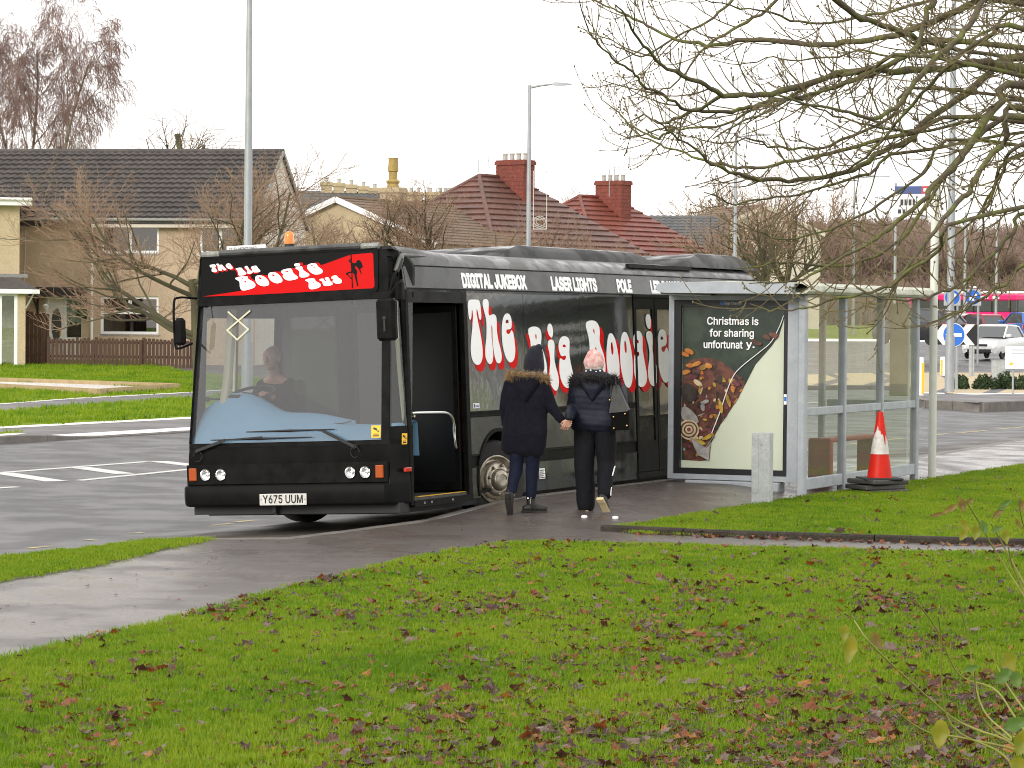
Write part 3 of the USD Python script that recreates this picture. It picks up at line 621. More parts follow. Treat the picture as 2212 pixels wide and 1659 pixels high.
FRONT_LETTERS = [
  ('T', "2.167,2.750 2.161,2.757 2.107,2.761 2.099,2.756 2.090,2.742 2.091,2.728 2.102,2.731 2.110,2.738 2.113,2.736 2.094,2.717 2.075,2.697 2.074,2.686 2.090,2.679 2.123,2.681 2.139,2.688 2.142,2.705 2.136,2.723 2.137,2.737 2.147,2.728 2.158,2.731", []),
  ('h', "2.090,2.763 2.062,2.766 2.051,2.756 2.051,2.745 2.038,2.753 2.016,2.753 2.006,2.740 1.997,2.729 1.968,2.706 1.965,2.697 1.984,2.693 2.002,2.696 2.019,2.718 2.024,2.720 2.016,2.699 2.021,2.688 2.048,2.689 2.064,2.701 2.067,2.720 2.067,2.743 2.083,2.753", []),
  ('e', "1.974,2.744 1.963,2.759 1.939,2.764 1.918,2.757 1.909,2.741 1.893,2.726 1.888,2.712 1.901,2.701 1.925,2.702 1.952,2.713 1.968,2.727", ["1.950,2.745 1.931,2.749 1.925,2.741 1.941,2.738"]),
  ('B', "1.858,2.704 1.845,2.710 1.792,2.713 1.776,2.705 1.771,2.693 1.744,2.673 1.725,2.654 1.728,2.643 1.749,2.634 1.791,2.630 1.818,2.635 1.826,2.649 1.826,2.668 1.834,2.687", ["1.800,2.685 1.786,2.684 1.784,2.675 1.794,2.676"]),
  ('i', "1.744,2.703 1.723,2.712 1.704,2.711 1.696,2.699 1.691,2.685 1.659,2.670 1.648,2.658 1.664,2.647 1.701,2.644 1.717,2.651 1.720,2.668 1.715,2.681 1.728,2.693", []),
  ('idot', "1.750,2.720 1.734,2.728 1.713,2.725 1.707,2.713 1.734,2.705 1.747,2.710", []),
  ('g', "1.673,2.714 1.649,2.722 1.609,2.725 1.599,2.711 1.591,2.699 1.564,2.675 1.561,2.663 1.590,2.655 1.632,2.655 1.651,2.665 1.662,2.679 1.657,2.688 1.670,2.700", ["1.646,2.710 1.622,2.713 1.622,2.707 1.644,2.705"]),
  ('B', "1.865,2.605 1.844,2.615 1.780,2.624 1.722,2.624 1.709,2.614 1.706,2.593 1.674,2.578 1.637,2.558 1.615,2.530 1.623,2.507 1.652,2.494 1.710,2.481 1.763,2.476 1.789,2.486 1.803,2.514 1.803,2.551 1.812,2.575 1.838,2.587", ["1.785,2.606 1.767,2.604 1.764,2.595 1.777,2.595", "1.753,2.576 1.731,2.574 1.724,2.558 1.745,2.557"]),
  ('o', "1.626,2.590 1.621,2.613 1.595,2.625 1.553,2.623 1.510,2.605 1.479,2.579 1.457,2.546 1.459,2.523 1.483,2.512 1.525,2.510 1.567,2.521 1.605,2.545", ["1.582,2.605 1.559,2.604 1.544,2.584 1.573,2.585"]),
  ('o', "1.474,2.615 1.466,2.638 1.442,2.651 1.406,2.651 1.364,2.636 1.326,2.604 1.302,2.567 1.305,2.548 1.331,2.536 1.373,2.533 1.415,2.546 1.452,2.573", ["1.429,2.627 1.404,2.626 1.390,2.607 1.420,2.608"]),
  ('g', "1.324,2.650 1.306,2.668 1.259,2.677 1.207,2.678 1.194,2.667 1.188,2.644 1.170,2.620 1.133,2.596 1.120,2.582 1.133,2.568 1.185,2.559 1.226,2.555 1.268,2.565 1.295,2.589 1.303,2.613 1.290,2.621 1.314,2.636", ["1.277,2.650 1.232,2.656 1.234,2.645 1.272,2.640"]),
  ('idot', "1.173,2.714 1.157,2.727 1.126,2.728 1.103,2.720 1.100,2.704 1.121,2.695 1.152,2.695 1.168,2.703", []),
  ('i', "1.157,2.679 1.141,2.690 1.100,2.694 1.079,2.692 1.071,2.675 1.066,2.655 1.026,2.630 0.995,2.613 0.992,2.597 1.015,2.584 1.067,2.578 1.099,2.583 1.112,2.600 1.112,2.622 1.110,2.643 1.126,2.662 1.149,2.670", []),
  ('e', "1.024,2.683 1.017,2.705 0.980,2.718 0.939,2.720 0.913,2.709 0.905,2.695 0.887,2.676 0.850,2.652 0.840,2.633 0.850,2.613 0.886,2.603 0.933,2.603 0.974,2.621 1.011,2.655", ["0.988,2.697 0.949,2.706 0.943,2.698 0.983,2.689", "0.965,2.673 0.917,2.681 0.927,2.673 0.954,2.667"]),
  ('B', "1.044,2.553 1.020,2.564 0.969,2.567 0.937,2.564 0.927,2.553 0.924,2.537 0.885,2.521 0.859,2.500 0.862,2.482 0.895,2.465 0.947,2.456 0.983,2.457 0.999,2.471 1.002,2.499 0.999,2.522 1.015,2.538 1.038,2.544", ["0.958,2.529 0.945,2.528 0.941,2.518 0.954,2.519"]),
  ('u', "0.883,2.553 0.849,2.561 0.829,2.555 0.821,2.537 0.808,2.532 0.797,2.538 0.818,2.555 0.818,2.566 0.793,2.572 0.772,2.567 0.764,2.548 0.759,2.534 0.725,2.510 0.725,2.496 0.756,2.484 0.802,2.481 0.828,2.487 0.838,2.501 0.844,2.524 0.857,2.536 0.875,2.541", []),
  ('s', "0.746,2.570 0.726,2.583 0.690,2.586 0.674,2.576 0.669,2.562 0.638,2.547 0.620,2.524 0.630,2.506 0.668,2.498 0.699,2.504 0.720,2.517 0.733,2.528 0.715,2.546 0.741,2.552", ["0.713,2.569 0.695,2.567 0.697,2.563 0.710,2.563"]),
]
DANCER = "0.462,2.716 0.450,2.727 0.432,2.728 0.416,2.716 0.403,2.695 0.395,2.672 0.390,2.654 0.408,2.648 0.421,2.637 0.413,2.614 0.400,2.582 0.405,2.580 0.418,2.601 0.431,2.626 0.444,2.647 0.457,2.655 0.470,2.673 0.480,2.663 0.475,2.644 0.456,2.625 0.454,2.603 0.461,2.580 0.453,2.539 0.443,2.493 0.440,2.471 0.447,2.464 0.455,2.471 0.460,2.499 0.474,2.540 0.484,2.577 0.492,2.597 0.510,2.605 0.546,2.600 0.559,2.594 0.540,2.570 0.510,2.546 0.509,2.537 0.522,2.540 0.551,2.571 0.579,2.590 0.579,2.606 0.546,2.613 0.515,2.619 0.510,2.650 0.511,2.691 0.526,2.703 0.547,2.713 0.550,2.727 0.532,2.747 0.527,2.744 0.537,2.726 0.521,2.712 0.485,2.697 0.467,2.701"
DPOLE = "0.530,2.794 0.518,2.794 0.499,2.448 0.511,2.449"
REDFIELD = "2.248,2.436 1.965,2.459 1.792,2.475 1.631,2.572 1.490,2.621 1.364,2.647 1.230,2.678 1.175,2.680 1.043,2.706 0.851,2.697 0.532,2.785 0.302,2.794 0.279,2.782 0.261,2.459 0.279,2.439 1.277,2.431 1.752,2.429"

# ---------------------------------------------------------------- the party bus, in its own frame (u rearwards, v to the offside, w up)
_v0 = np.array([-math.cos(YAW), math.sin(YAW), 0]); _up = np.array([0, 0, 1.0])
BA = np.array([math.sin(YAW), math.cos(YAW), 0]); BV = _v0 * math.cos(LEAN) - _up * math.sin(LEAN); BW = _up * math.cos(LEAN) + _v0 * math.sin(LEAN)
BUS = thing('bus', 'black single deck party bus lettered The Big Boogie Bus, parked at the bus stop', 'bus', matrix=[[*BA, 0], [*BV, 0], [*BW, 0], [*BP, 1]])
def bus_world(u, v, w): return BP + BA * u + BV * v + BW * w
LEN = 10.7
def pp(s): return np.array([[float(c) for c in q.split(',')] for q in s.split()])
def vO(w): return 2.5 - .06 * max(0, w - .5)
def fu(w): return .0 + .02 * (w > .5) + .085 * max(0, w - .8) + (.0 if w < 2.84 else (w - 2.84) * 2.5)
def FP(v, w, off=0.0):
    """A point on the front skin."""
    hi = vO(w); t0, t1 = min(max(v / .09, 0), 1), min(max((hi - v) / .075, 0), 1)
    chf = lambda t: max(0, .31 * (1 - t) - .04 * (1 - t) * t) if t < 1 else 0
    c = chf(t0) + .8 * chf(t1)
    return [fu(w) - .02 * (1 - ((v - 1.25) / 1.25) ** 2) + c - off, v, w]
def vs(a, b, n=26):
    s = np.linspace(0, 1, n); return a + (b - a) * (1 - np.cos(np.pi * s)) / 2
def front(v0, v1, w0, w1, off=0.0, d=.04, n=26, m=6):
    """A closed panel of the front skin; v0, v1 may be functions of w."""
    f0 = v0 if callable(v0) else (lambda w: v0); f1 = v1 if callable(v1) else (lambda w: v1)
    P = [[FP(v, w, off) for v in vs(f0(w), f1(w), n)] for w in np.linspace(w0, w1, m)]
    g = G(); g.slab(P, (d, 0, 0)); return g
def dens(poly, step=.06):
    polys = [poly] if poly.geom_type == 'Polygon' else list(poly.geoms); return polys
def skin_plate(poly, off):
    g = G()
    for pg in dens(poly):
        if pg.geom_type != 'Polygon' or pg.area < 1e-7: continue
        v, f = trimesh.creation.triangulate_polygon(pg, engine='earcut'); v3, f = trimesh.remesh.subdivide_to_size(np.c_[v, 0 * v[:, 0]], f, .25, max_iter=12)
        g.add([FP(x, y, off) for x, y, _ in v3], f)
    return g
wl = lambda w: 2.404 - .05 * (w - .927)          # windscreen's offside edge
part(BUS, 'front_panel', front(0, lambda w: vO(w), .50, .885), 'black_body')
# bumper
def plan_ring(w, off): return [FP(v, w, off) for v in vs(0, vO(w), 40)]
b = G(); rows = [plan_ring(w, o) for w, o in ((.285, -.02), (.295, .02), (.315, .045), (.40, .055), (.485, .05), (.503, .035), (.51, -.02))]
b.slab(np.array(rows), (.05, 0, 0)); part(BUS, 'bumper', b, 'bumper_black', smooth=50)
b = G(); b.box((.10, .03, .20), (.3, 2.40, .30)); b.box((.02, 1.40, .22), (.06, 1.44, .30)); b.box((.3, .15, .18), (10.4, 2.35, .33)); part(BUS, 'chassis', b, 'rubber')
b = G(); b.bar((.07, 1.42, .30), (.07, 1.42, .19), .03, .03, (1, 0, 0)); part(BUS, 'towing_eye', b, 'rubber')
# number plate
T = lambda y, x, z, u=-.085: [u - z, y, x]
b = G(); b.rbox((-.083, .985, .297), (-.072, 1.525, .413), .004); NP = part(BUS, 'number_plate', b, 'plate_white')
tp = text_poly('Y675 UUM', .078, True); bx = tp.bounds; sx = .46 / (bx[2] - bx[0])
tp = affinity.translate(affinity.scale(affinity.translate(tp, -bx[0], -bx[1]), sx, 1, origin=(0, 0)), 0, 0)
b = G(); b.plate(tp, lambda x, y, z: (-.0835 - z, 1.485 - x, .317 + y), .0015); part(NP, 'lettering', b, 'plate_black', smooth=False)
b = G(); [b.cyl((-.0855, y, .355), (-.083, y, .355), .008, sides=8) for y in (1.005, 1.505)]; part(NP, 'screw', b, 'rust')
# headlamp strip
strip = sbox(.10, .515, 2.40, .715).difference(unary_union([shapely.Point(y, .614).buffer(.060, 16) for y in (2.178, 1.995, .506, .338)]))
g = skin_plate(strip, .04)
for w_ in (.515, .715): g.grid([[FP(v, w_, o) for v in np.linspace(.10, 2.40, 20)] for o in (-.005, .04)])
for v_ in (.10, 2.40): g.grid([[FP(v_, w_, o) for w_ in (.515, .715)] for o in (-.005, .04)])
part(BUS, 'lamp_strip', g, 'black_trim', smooth=False)
for y in (2.178, 1.995, .506, .338):
    u0 = FP(y, .615)[0] - .041
    g = G(); g.lathe([(.060, -.004), (.067, -.002), (.067, .006), (.059, .008)], (u0, y, .614), (-1, 0, 0), 24); h = part(BUS, 'headlamp', g, 'black_trim')
    g = G(); g.lathe([(.060, .002), (.052, -.014), (.034, -.027), (.014, -.032), (.013, -.018), (.0, -.016)], (u0, y, .614), (-1, 0, 0), 24); part(h, 'reflector', g, 'reflector', smooth=40)
    g = G(); g.lathe([(.060, .004), (.052, .011), (.03, .016), (.0, .018)], (u0, y, .614), (-1, 0, 0), 24); part(h, 'lens', g, 'clear_lens', smooth=True)
for y in (2.325, .178):
    u0 = FP(y, .615)[0] - .045
    g = G(); g.rbox((u0 - .016, y - .044, .552), (u0 + .02, y + .044, .682), .008); part(BUS, 'indicator_lamp', g, 'lens_amber')
# windscreen surround and glass
part(BUS, 'windscreen_sill', front(0, lambda w: vO(w), .885, .93, .006), 'black_trim')
part(BUS, 'windscreen_pillar', front(.088, .178, .93, 2.335), 'black_trim', )
part(BUS, 'windscreen_pillar', front(wl, lambda w: vO(w), .93, 2.335), 'black_trim')
part(BUS, 'windscreen_header', front(0, lambda w: vO(w), 2.335, 2.40, .012), 'black_trim')
P = [[FP(v, w, -.012) for v in np.linspace(.165, wl(w) + .012, 14)] for w in np.linspace(.92, 2.345, 10)]
g = G(); g.grid(P); WS = part(BUS, 'windscreen', g, 'windscreen_glass', smooth=True)
# quarter light on the nearside corner
part(BUS, 'corner_panel', front(0, .088, .93, 1.06, 0, .03, 10, 3), 'black_body')
P = [[FP(v, w, -.008) for v in np.linspace(0.0, .09, 8)] for w in np.linspace(1.05, 2.34, 6)]
g = G(); g.grid(P); part(BUS, 'quarter_light', g, 'clear_glass', smooth=True)
g = G(); g.box((.300, -.004, .26), (.352, .05, 2.42)); part(BUS, 'door_post', g, 'black_trim', smooth=False)
g = G(); g.tube([(.40, .10, 1.02), (.34, .11, 1.6), (.30, .12, 2.32)], .022, 8); part(BUS, 'cab_rail', g, 'interior_cream')
g = G(); g.tube([(.30, 2.20, .95), (.42, 2.14, 1.6), (.47, 2.09, 2.30)], .05, 8); part(BUS, 'cab_rail', g, 'interior_cream')
# destination sign
vt = lambda w: 0 if w < 2.66 else float(np.interp(w, [2.66, 2.74, 2.80, 2.86], [0, .02, .05, .12]))
part(BUS, 'sign_surround', front(vt, lambda w: vO(w) - vt(w), 2.40, 2.86, 0, .05, 30, 14), 'black_body')
SGN = lambda off: (lambda x, y, z: FP(x, y, off + z))
signpoly = sbox(.282, 2.455, 2.245, 2.795).buffer(.03, 6)
SIGN = part(BUS, 'destination_sign', skin_plate(signpoly, .004), 'black_vinyl_flat', smooth=False, label='black and red sign reading The Big Boogie Bus')
fl = {}
flet = []
for n, o, hs in FRONT_LETTERS:
    flet.append((n, smoothpoly(pp(o), [pp(h) for h in hs], 2)))
red = Polygon(pp(REDFIELD)).buffer(0)
shadow = unary_union([affinity.translate(pg, -.034, .004) if 7 <= i <= 13 else affinity.translate(pg, -.02, -.012) if i < 3 else affinity.translate(pg, .012, -.012) for i, (n, pg) in enumerate(flet) if i < 14])
redall = unary_union([red, shadow]).intersection(signpoly)
part(SIGN, 'red_field', skin_plate(redall, .0055), 'red_vinyl', smooth=False)
part(SIGN, 'dancer_silhouette', skin_plate(unary_union([smoothpoly(pp(DANCER), it=1), Polygon(pp(DPOLE)).buffer(0)]).intersection(signpoly), .008), 'black_vinyl_flat', smooth=False)
for n, pg in flet:
    part(SIGN, 'letter', skin_plate(pg, .008), 'white_vinyl', smooth=False)
fr = signpoly.buffer(.035, 6).difference(signpoly); part(SIGN, 'frame', skin_plate(fr, .012), 'black_trim', smooth=False)
# roof: front roll, skin, edges
g = G(); g.tube([[FP(v, 2.862)[0] - .045, v, 2.868] for v in np.linspace(.42, 2.05, 14)], .035, 10); part(BUS, 'front_roll', g, 'roof_grime')
for v0, v1 in ((.22, .42), (2.05, 2.26)):
    g = G(); g.tube([[FP(v, 2.86)[0] - .035, v, 2.862] for v in np.linspace(v0, v1, 5)], .034, 10); part(BUS, 'roof_corner_cap', g, 'pale_corner')
half = [(0, 2.43), (.025, 2.60), (.035, 2.655), (.055, 2.70), (.10, 2.745), (.20, 2.80), (.45, 2.84), (.9, 2.865), (1.22, 2.87)]
prof = half + [(2.38 - (v * .985), w) for v, w in half[::-1]]
us = [.30, .36, .45, .6, .8, 1.0, 1.2, 1.4, 1.6, 1.9, 2.4, 4, 6, 8, 10, 10.45, 10.6, 10.7]
def rp(u, v, w):
    k = sst(10.4, 10.75, u) * .12; f = (1 - sst(.5, 1.9, u)) * .85
    if w > 2.69: w = w + f * (min(2.872, 2.815 + .9 * (w - 2.69)) - w) * (w < 2.872)          # the front dome stands higher and sweeps down to the roof
    return [u, v + (1.22 - v) * k * .4, w - max(0, w - 2.43) * k * 1.5]
g = G(); g.slab([[rp(u, v, w) for v, w in prof] for u in us], (0, 0, -.03)); part(BUS, 'roof', g, 'roof_grime', smooth=35)
g = G(); g.box((.33, -.006, 2.425), (10.6, .02, 2.437)); g.bar((.30, .03, 2.662), (10.55, .03, 2.662), .012, .012); part(BUS, 'cant_rail', g, 'black_trim', smooth=False)
cv = lambda w: -.004 + .025 * (w - 2.43) / .17
g = G(); g.slab([[(u, cv(w), w) for u in (.33, 10.6)] for w in (2.438, 2.655)], (0, .02, 0)); COVE = part(BUS, 'cove_panel', g, 'black_side', smooth=False)
g = G(); g.tube([(.24, .06, 2.60), (.27, .02, 2.72), (.34, .05, 2.76), (.9, .07, 2.765)], [.03, .035, .03, .02], 8); part(BUS, 'gutter', g, 'roof_grime')
def cove_text(t, u0, u1, w0=2.463, w1=2.598):
    tp = text_poly(t, .1, True); bx = tp.bounds; a = .102
    tp = affinity.translate(tp, -bx[0], 0); tp = affinity.scale(tp, (u1 - u0) / (bx[2] - bx[0]), (w1 - w0) / a, origin=(0, 0))
    # thicken towards a heavy condensed face
    tp = tp.buffer(.009)
    g = G(); g.plate(tp, lambda x, y, z: (u0 + x, cv(w0 + y) - .002 - z, w0 + y), .0008); return part(COVE, 'lettering', g, 'white_vinyl', smooth=False)
cove_text('DIGITAL JUKEBOX', 1.63, 3.21); cove_text('LASER LIGHTS', 3.89, 5.14); cove_text('POLE', 5.75, 6.17); cove_text('LED DANCE FLOOR', 6.78, 8.35); cove_text('KARAOKE', 8.97, 9.80)
# roof pods
def pod(u0, u1, v0, v1, h, name='roof_pod', mat='black_body', base=2.80):
    pts = []
    for z, iu0, iu1, iv in ((base, 0, 0, 0), (base + h * .6, .25, .25, .06), (base + h * .92, .7, .45, .14), (base + h, 1.0, .6, .22)):
        for a in (u0 + iu0, u1 - iu1):
            for b in (v0 + iv, v1 - iv): pts.append((a, b, z))
    g = G(); g.tm(hull(pts)); return part(BUS, name, g, mat, smooth=25)
p = pod(3.55, 8.1, .45, 1.95, .20); g = G(); g.slab([[(7.35 + .03 * k, v, 2.972 - .14 * k) for v in (.62, 1.2)] for k in (0, 1)], (.0, 0, .01)); 
g = G(); g.add([(7.30, .56, 2.965), (7.85, .50, 2.89), (7.85, 1.3, 2.89), (7.30, 1.3, 2.965)], [[0, 1, 2], [0, 2, 3]]); part(p, 'vent', g, 'rubber', smooth=False)
pod(8.25, 10.75, .12, 2.1, .20); g = G(); g.box((6.3, .08, 2.755), (8.3, .13, 2.80)); part(BUS, 'roof_rail', g, 'black_trim')
# beacon and the sign on the roof
g = G(); g.cyl((.50, 1.41, 2.86), (.50, 1.41, 2.945), .058, .052, 16); BC = part(BUS, 'beacon', g, 'rubber')
g = G(); g.lathe([(.05, 2.945), (.050, 3.02), (.042, 3.055), (.02, 3.072), (0, 3.075)], (.50, 1.41, 0), (0, 0, 1), 16); part(BC, 'lens', g, 'beacon', smooth=True)
g = G(); g.rbox((.34, 1.60, 2.868), (.35, 2.06, 2.945), .003); CS = part(BUS, 'roof_notice', g, 'white_vinyl')
tp = text_poly('CCTV MONITORED', .028, True); g = G(); g.plate(affinity.translate(affinity.scale(tp, .92, 1, origin=(0, 0)), 0, 0), lambda x, y, z: (.339 - z, 2.03 - x, 2.90 + y), .001); part(CS, 'lettering', g, 'plate_black', smooth=False)

# nearside wall
def wall(name, pg, mat, v0=0.0, t=.035, parent=BUS, label=None):
    g = G(); g.plate(pg, lambda x, y, z: (x, v0 + t - z, y), t); return part(parent, name, g, mat, smooth=False, label=label)
arch1, arch2 = shapely.Point(2.36, .44).buffer(.50, 24), shapely.Point(8.25, .44).buffer(.50, 24)
arches = arch1.union(arch2)
panes = []
for a, b in ((1.70, 3.10), (3.10, 4.63), (4.63, 6.16), (7.50, 9.0), (9.0, 10.62)):
    panes.append(wall('side_panel', sbox(a + .004, 1.165, b - .004, 2.42), 'black_vinyl'))
for a, b in ((1.70, 3.55), (3.55, 4.44), (4.44, 5.70), (5.70, 6.16), (7.50, 9.1), (9.1, 10.62)):
    pg = sbox(a + .003, .70, b - .003, 1.10).difference(arches)
    if pg.area > .01: wall('side_panel', pg, 'black_side')
    pg = sbox(a + .003, .26, b - .003, .585).difference(arches)
    for q in (pg.geoms if pg.geom_type == 'MultiPolygon' else [pg]):
        if q.area > .01: wall('skirt_panel', q, 'black_side')
wall('waist_panel', sbox(1.70, .59, 6.16, .70).difference(arches), 'black_trim', .012, .02); wall('waist_panel', sbox(7.5, .59, 10.62, .70).difference(arches), 'black_trim', .012, .02)
for w in (1.115, 1.152, .583, .71):
    for a, b in ((1.70, 6.16), (7.5, 10.6)):
        pg = sbox(a, w - .007, b, w + .007).difference(arches.buffer(.03) if w < 1 else arches.buffer(-1))
        if not pg.is_empty: wall('trim_rail', pg, 'black_trim', -.008, .02)
g = G(); g.box((1.70, .002, 1.10), (6.16, .03, 1.17)); g.box((7.5, .002, 1.10), (10.6, .03, 1.17)); part(BUS, 'waist_rail', g, 'black_trim', smooth=False)
# arch lips and liners
for cx in (2.36, 8.25):
    g = G(); a = np.linspace(np.radians(-18), np.radians(198), 28)
    g.slab([[(cx + r * math.cos(t), v_, .44 + r * math.sin(t)) for t in a] for r, v_ in ((.50, -.012), (.535, -.012))], (0, .03, 0)); part(BUS, 'wheel_arch_lip', g, 'black_trim', smooth=40)
    g = G(); g.slab([[(cx + .50 * math.cos(t), v_, .44 + .50 * math.sin(t)) for t in a] for v_ in (.02, .6)], (0, 0, .01)); part(BUS, 'wheel_arch_liner', g, 'rubber', smooth=40)
# lettering of the side
for i, (n, o, hs) in enumerate(SIDE_LETTERS):
    off = (.0715, -.0705) if i < 3 else (-.044, -.052) if i < 7 else (.117, -.059)
    pg = smoothpoly(pp(o), [pp(h) for h in hs], 2); sh = affinity.translate(pg, *off)
    L = G(); L.plate(pg.buffer(0), lambda x, y, z: (x, -.004 - z, y), .0008); lp = part(BUS, 'side_letter', L, 'white_vinyl', smooth=False)
    g = G(); g.plate(sh, lambda x, y, z: (x, -.0015 - z, y), .0008); part(lp, 'red_shadow', g, 'red_vinyl', smooth=False)
# notices stuck to the side
g = G(); g.box((1.77, -.004, 1.195), (1.92, -.001, 1.247)); sn = part(BUS, 'sticker', g, 'white_vinyl', smooth=False)
g = G(); g.box((1.785, -.006, 1.203), (1.815, -.004, 1.24)); [g.box((1.83, -.006, w), (1.905, -.004, w + .008)) for w in (1.207, 1.222)]; part(sn, 'print', g, 'sign_navy', smooth=False)
g = G(); g.box((3.38, -.004, .385), (3.525, -.001, .50)); sn = part(BUS, 'sticker', g, 'white_vinyl', smooth=False)
g = G(); [g.box((3.39, -.006, w), (3.39 + .12 - .03 * (k % 2), -.004, w + .009)) for k, w in enumerate((.395, .415, .435, .455, .475))]; part(sn, 'print', g, 'plate_black', smooth=False)
# side of the front corner, marker lamp, stickers
def corner(w0, w1, mat, name, off=0): return part(BUS, name, front(0.0, .02, w0, w1, off, .03, 8, 3), mat)
g = G(); g.rbox((.16, -.02, .602), (.29, .01, .643), .005); part(BUS, 'marker_lamp', g, 'lens_red')
def cctv(parent, fn, s):
    g = G(); g.plate(sbox(-.05 * s, -.06 * s, .05 * s, .06 * s).buffer(.004, 3), lambda x, y, z: fn(x, y, .001 + z), .001); st = part(parent, 'warning_sticker', g, 'yellow_sticker', smooth=False)
    pic = unary_union([affinity.rotate(sbox(-.032, .018, .014, .040), -22), Polygon([(-.002, .022), (.012, .004), (.02, .008), (.006, .026)]), sbox(.012, .0, .036, .008), sbox(.03, -.008, .036, .014), sbox(-.03, -.03, .03, -.022), sbox(-.036, -.05, .036, -.038)])
    g = G(); g.plate(affinity.scale(pic, s, s, origin=(0, 0)), lambda x, y, z: fn(x, y, .003 + z), .0008); part(st, 'print', g, 'plate_black', smooth=False)
cctv(WS, lambda x, y, z: FP(.235 - x, 1.012 + y, z), .95)
cctv(BUS, lambda x, y, z: (FP(.028 - x * .22, .93 + y)[0] - z * .6, FP(.028 - x * .22, .93 + y)[1] - z * .8 - .002, .93 + y), .85)
# taped shapes on the windscreen
g = G()
for a, b in (((1.94, 2.27), (1.68, 1.0)),):
    pass
tape = unary_union([LineString([(1.945, 2.27), (1.70, 2.08), (1.83, 1.98), (1.95, 2.08), (1.68, 2.27)]).buffer(.009, cap_style=2, join_style=2)])
part(WS, 'taped_cross', skin_plate(tape, .004), 'interior_cream', smooth=False)
# wipers
def wiper(piv, elbow, tip, b0, b1):
    pt = lambda p, o: np.array(FP(p[0], p[1], o))
    g = G(); g.cyl(pt(piv, -.02), pt(piv, .05), .02, sides=10); g.bar(pt(piv, .05), pt(elbow, .045), .03, .014, (1, 0, 0)); g.bar(pt(elbow, .045), pt(tip, .035), .016, .01, (1, 0, 0)); wp = part(BUS, 'wiper', g, 'rubber')
    g = G(); g.tube([pt((b0[0] + (b1[0] - b0[0]) * t, b0[1] + (b1[1] - b0[1]) * t), .022) for t in np.linspace(0, 1, 9)], [.006, .008, .01, .012, .016, .012, .01, .008, .006], 6); part(wp, 'blade', g, 'rubber')
    g = G(); c = pt(piv, .03); a = np.linspace(0, 5.2, 12); g.tube([c + np.array([-.01, .05 * math.cos(t) * (1 if piv[0] > 1 else -1), -.055 + .055 * math.sin(t)]) for t in a], .004, 5); part(wp, 'washer_hose', g, 'rubber')
wiper((2.27, .86), (1.94, .962), (1.51, .985), (2.12, .965), (.95, .972))
wiper((.45, .87), (.80, 1.03), (.90, 1.045), (1.70, 1.04), (.69, 1.045))

# entrance door: frame, step, folded leaves, rail
g = G(); g.box((.352, .0, 2.29), (1.70, .05, 2.425)); part(BUS, 'door_header', g, 'black_body', smooth=False)
g = G(); g.box((1.615, -.004, .27), (1.70, .05, 2.29)); part(BUS, 'door_post', g, 'black_trim', smooth=False)
g = G(); g.box((.352, -.01, .24), (1.70, .06, .305)); part(BUS, 'door_sill', g, 'black_trim', smooth=False)
g = G(); g.box((.355, .02, .30), (1.62, 1.1, .335)); part(BUS, 'step', g, 'slab_dark', smooth=False)
g = G(); g.box((.50, .03, .336), (1.60, .07, .341)); part(BUS, 'step_edge', g, 'yellow_sticker', smooth=False)
g = G(); [g.rbox((.55 + .16 * k, -.014, .262), (.58 + .16 * k, -.008, .285), .002) for k in (0, 1, 4)]; part(BUS, 'sill_bolts', g, 'pale_corner')
for u in (.37, 1.575):
    g = G(); s = 1 if u < 1 else -1
    g.box((u, .06, .36), (u + .03 * s, .11, 2.27)); g.box((u, .60, .36), (u + .03 * s, .64, 2.27)); g.box((u, .11, .36), (u + .03 * s, .60, .44)); g.box((u, .11, 2.2), (u + .03 * s, .60, 2.27)); L = part(BUS, 'door_leaf', g, 'black_trim', smooth=False)
    g = G(); g.box((u + .012 * s, .11, .44), (u + .018 * s, .60, 2.2)); part(L, 'glass', g, 'door_glass', smooth=False)
g = G(); g.tube(curve([(.45, .05, 1.18), (.85, .05, 1.175), (1.20, .05, 1.165), (1.34, .05, 1.13), (1.40, .05, 1.05), (1.41, .05, .86), (1.46, .06, .80)], 24), .019, 8); part(BUS, 'grab_rail', g, 'chrome', smooth=True)
g = G(); g.box((.48, .115, 1.2), (.482, .118, 2.0)); [g.box((.402, .20 + .0 * k, 1.3 + .085 * k), (.404, .235, 1.36 + .085 * k)) for k in range(8)]; part(BUS, 'door_lettering', g, 'pale_corner', smooth=False)
# middle door
for a, b in ((6.19, 6.82), (6.84, 7.47)):
    fr = sbox(a, .34, b, 2.40).difference(unary_union([sbox(a + .07, 1.0, b - .07, 2.26), sbox(a + .07, .70, b - .07, .98)]))
    L = wall('exit_door', fr, 'black_trim', -.006, .035)
    wall('pane', sbox(a + .065, 1.0, b - .065, 2.265), 'black_vinyl', .006, .01, parent=L); wall('lower_pane', sbox(a + .065, .69, b - .065, .985), 'black_body', .006, .01, parent=L)
g = G(); g.box((6.16, -.02, 2.40), (7.5, .03, 2.432)); part(BUS, 'exit_door_header', g, 'black_trim', smooth=False); g = G(); g.box((6.16, -.01, .26), (7.5, .05, .335)); part(BUS, 'exit_door_sill', g, 'black_trim', smooth=False)

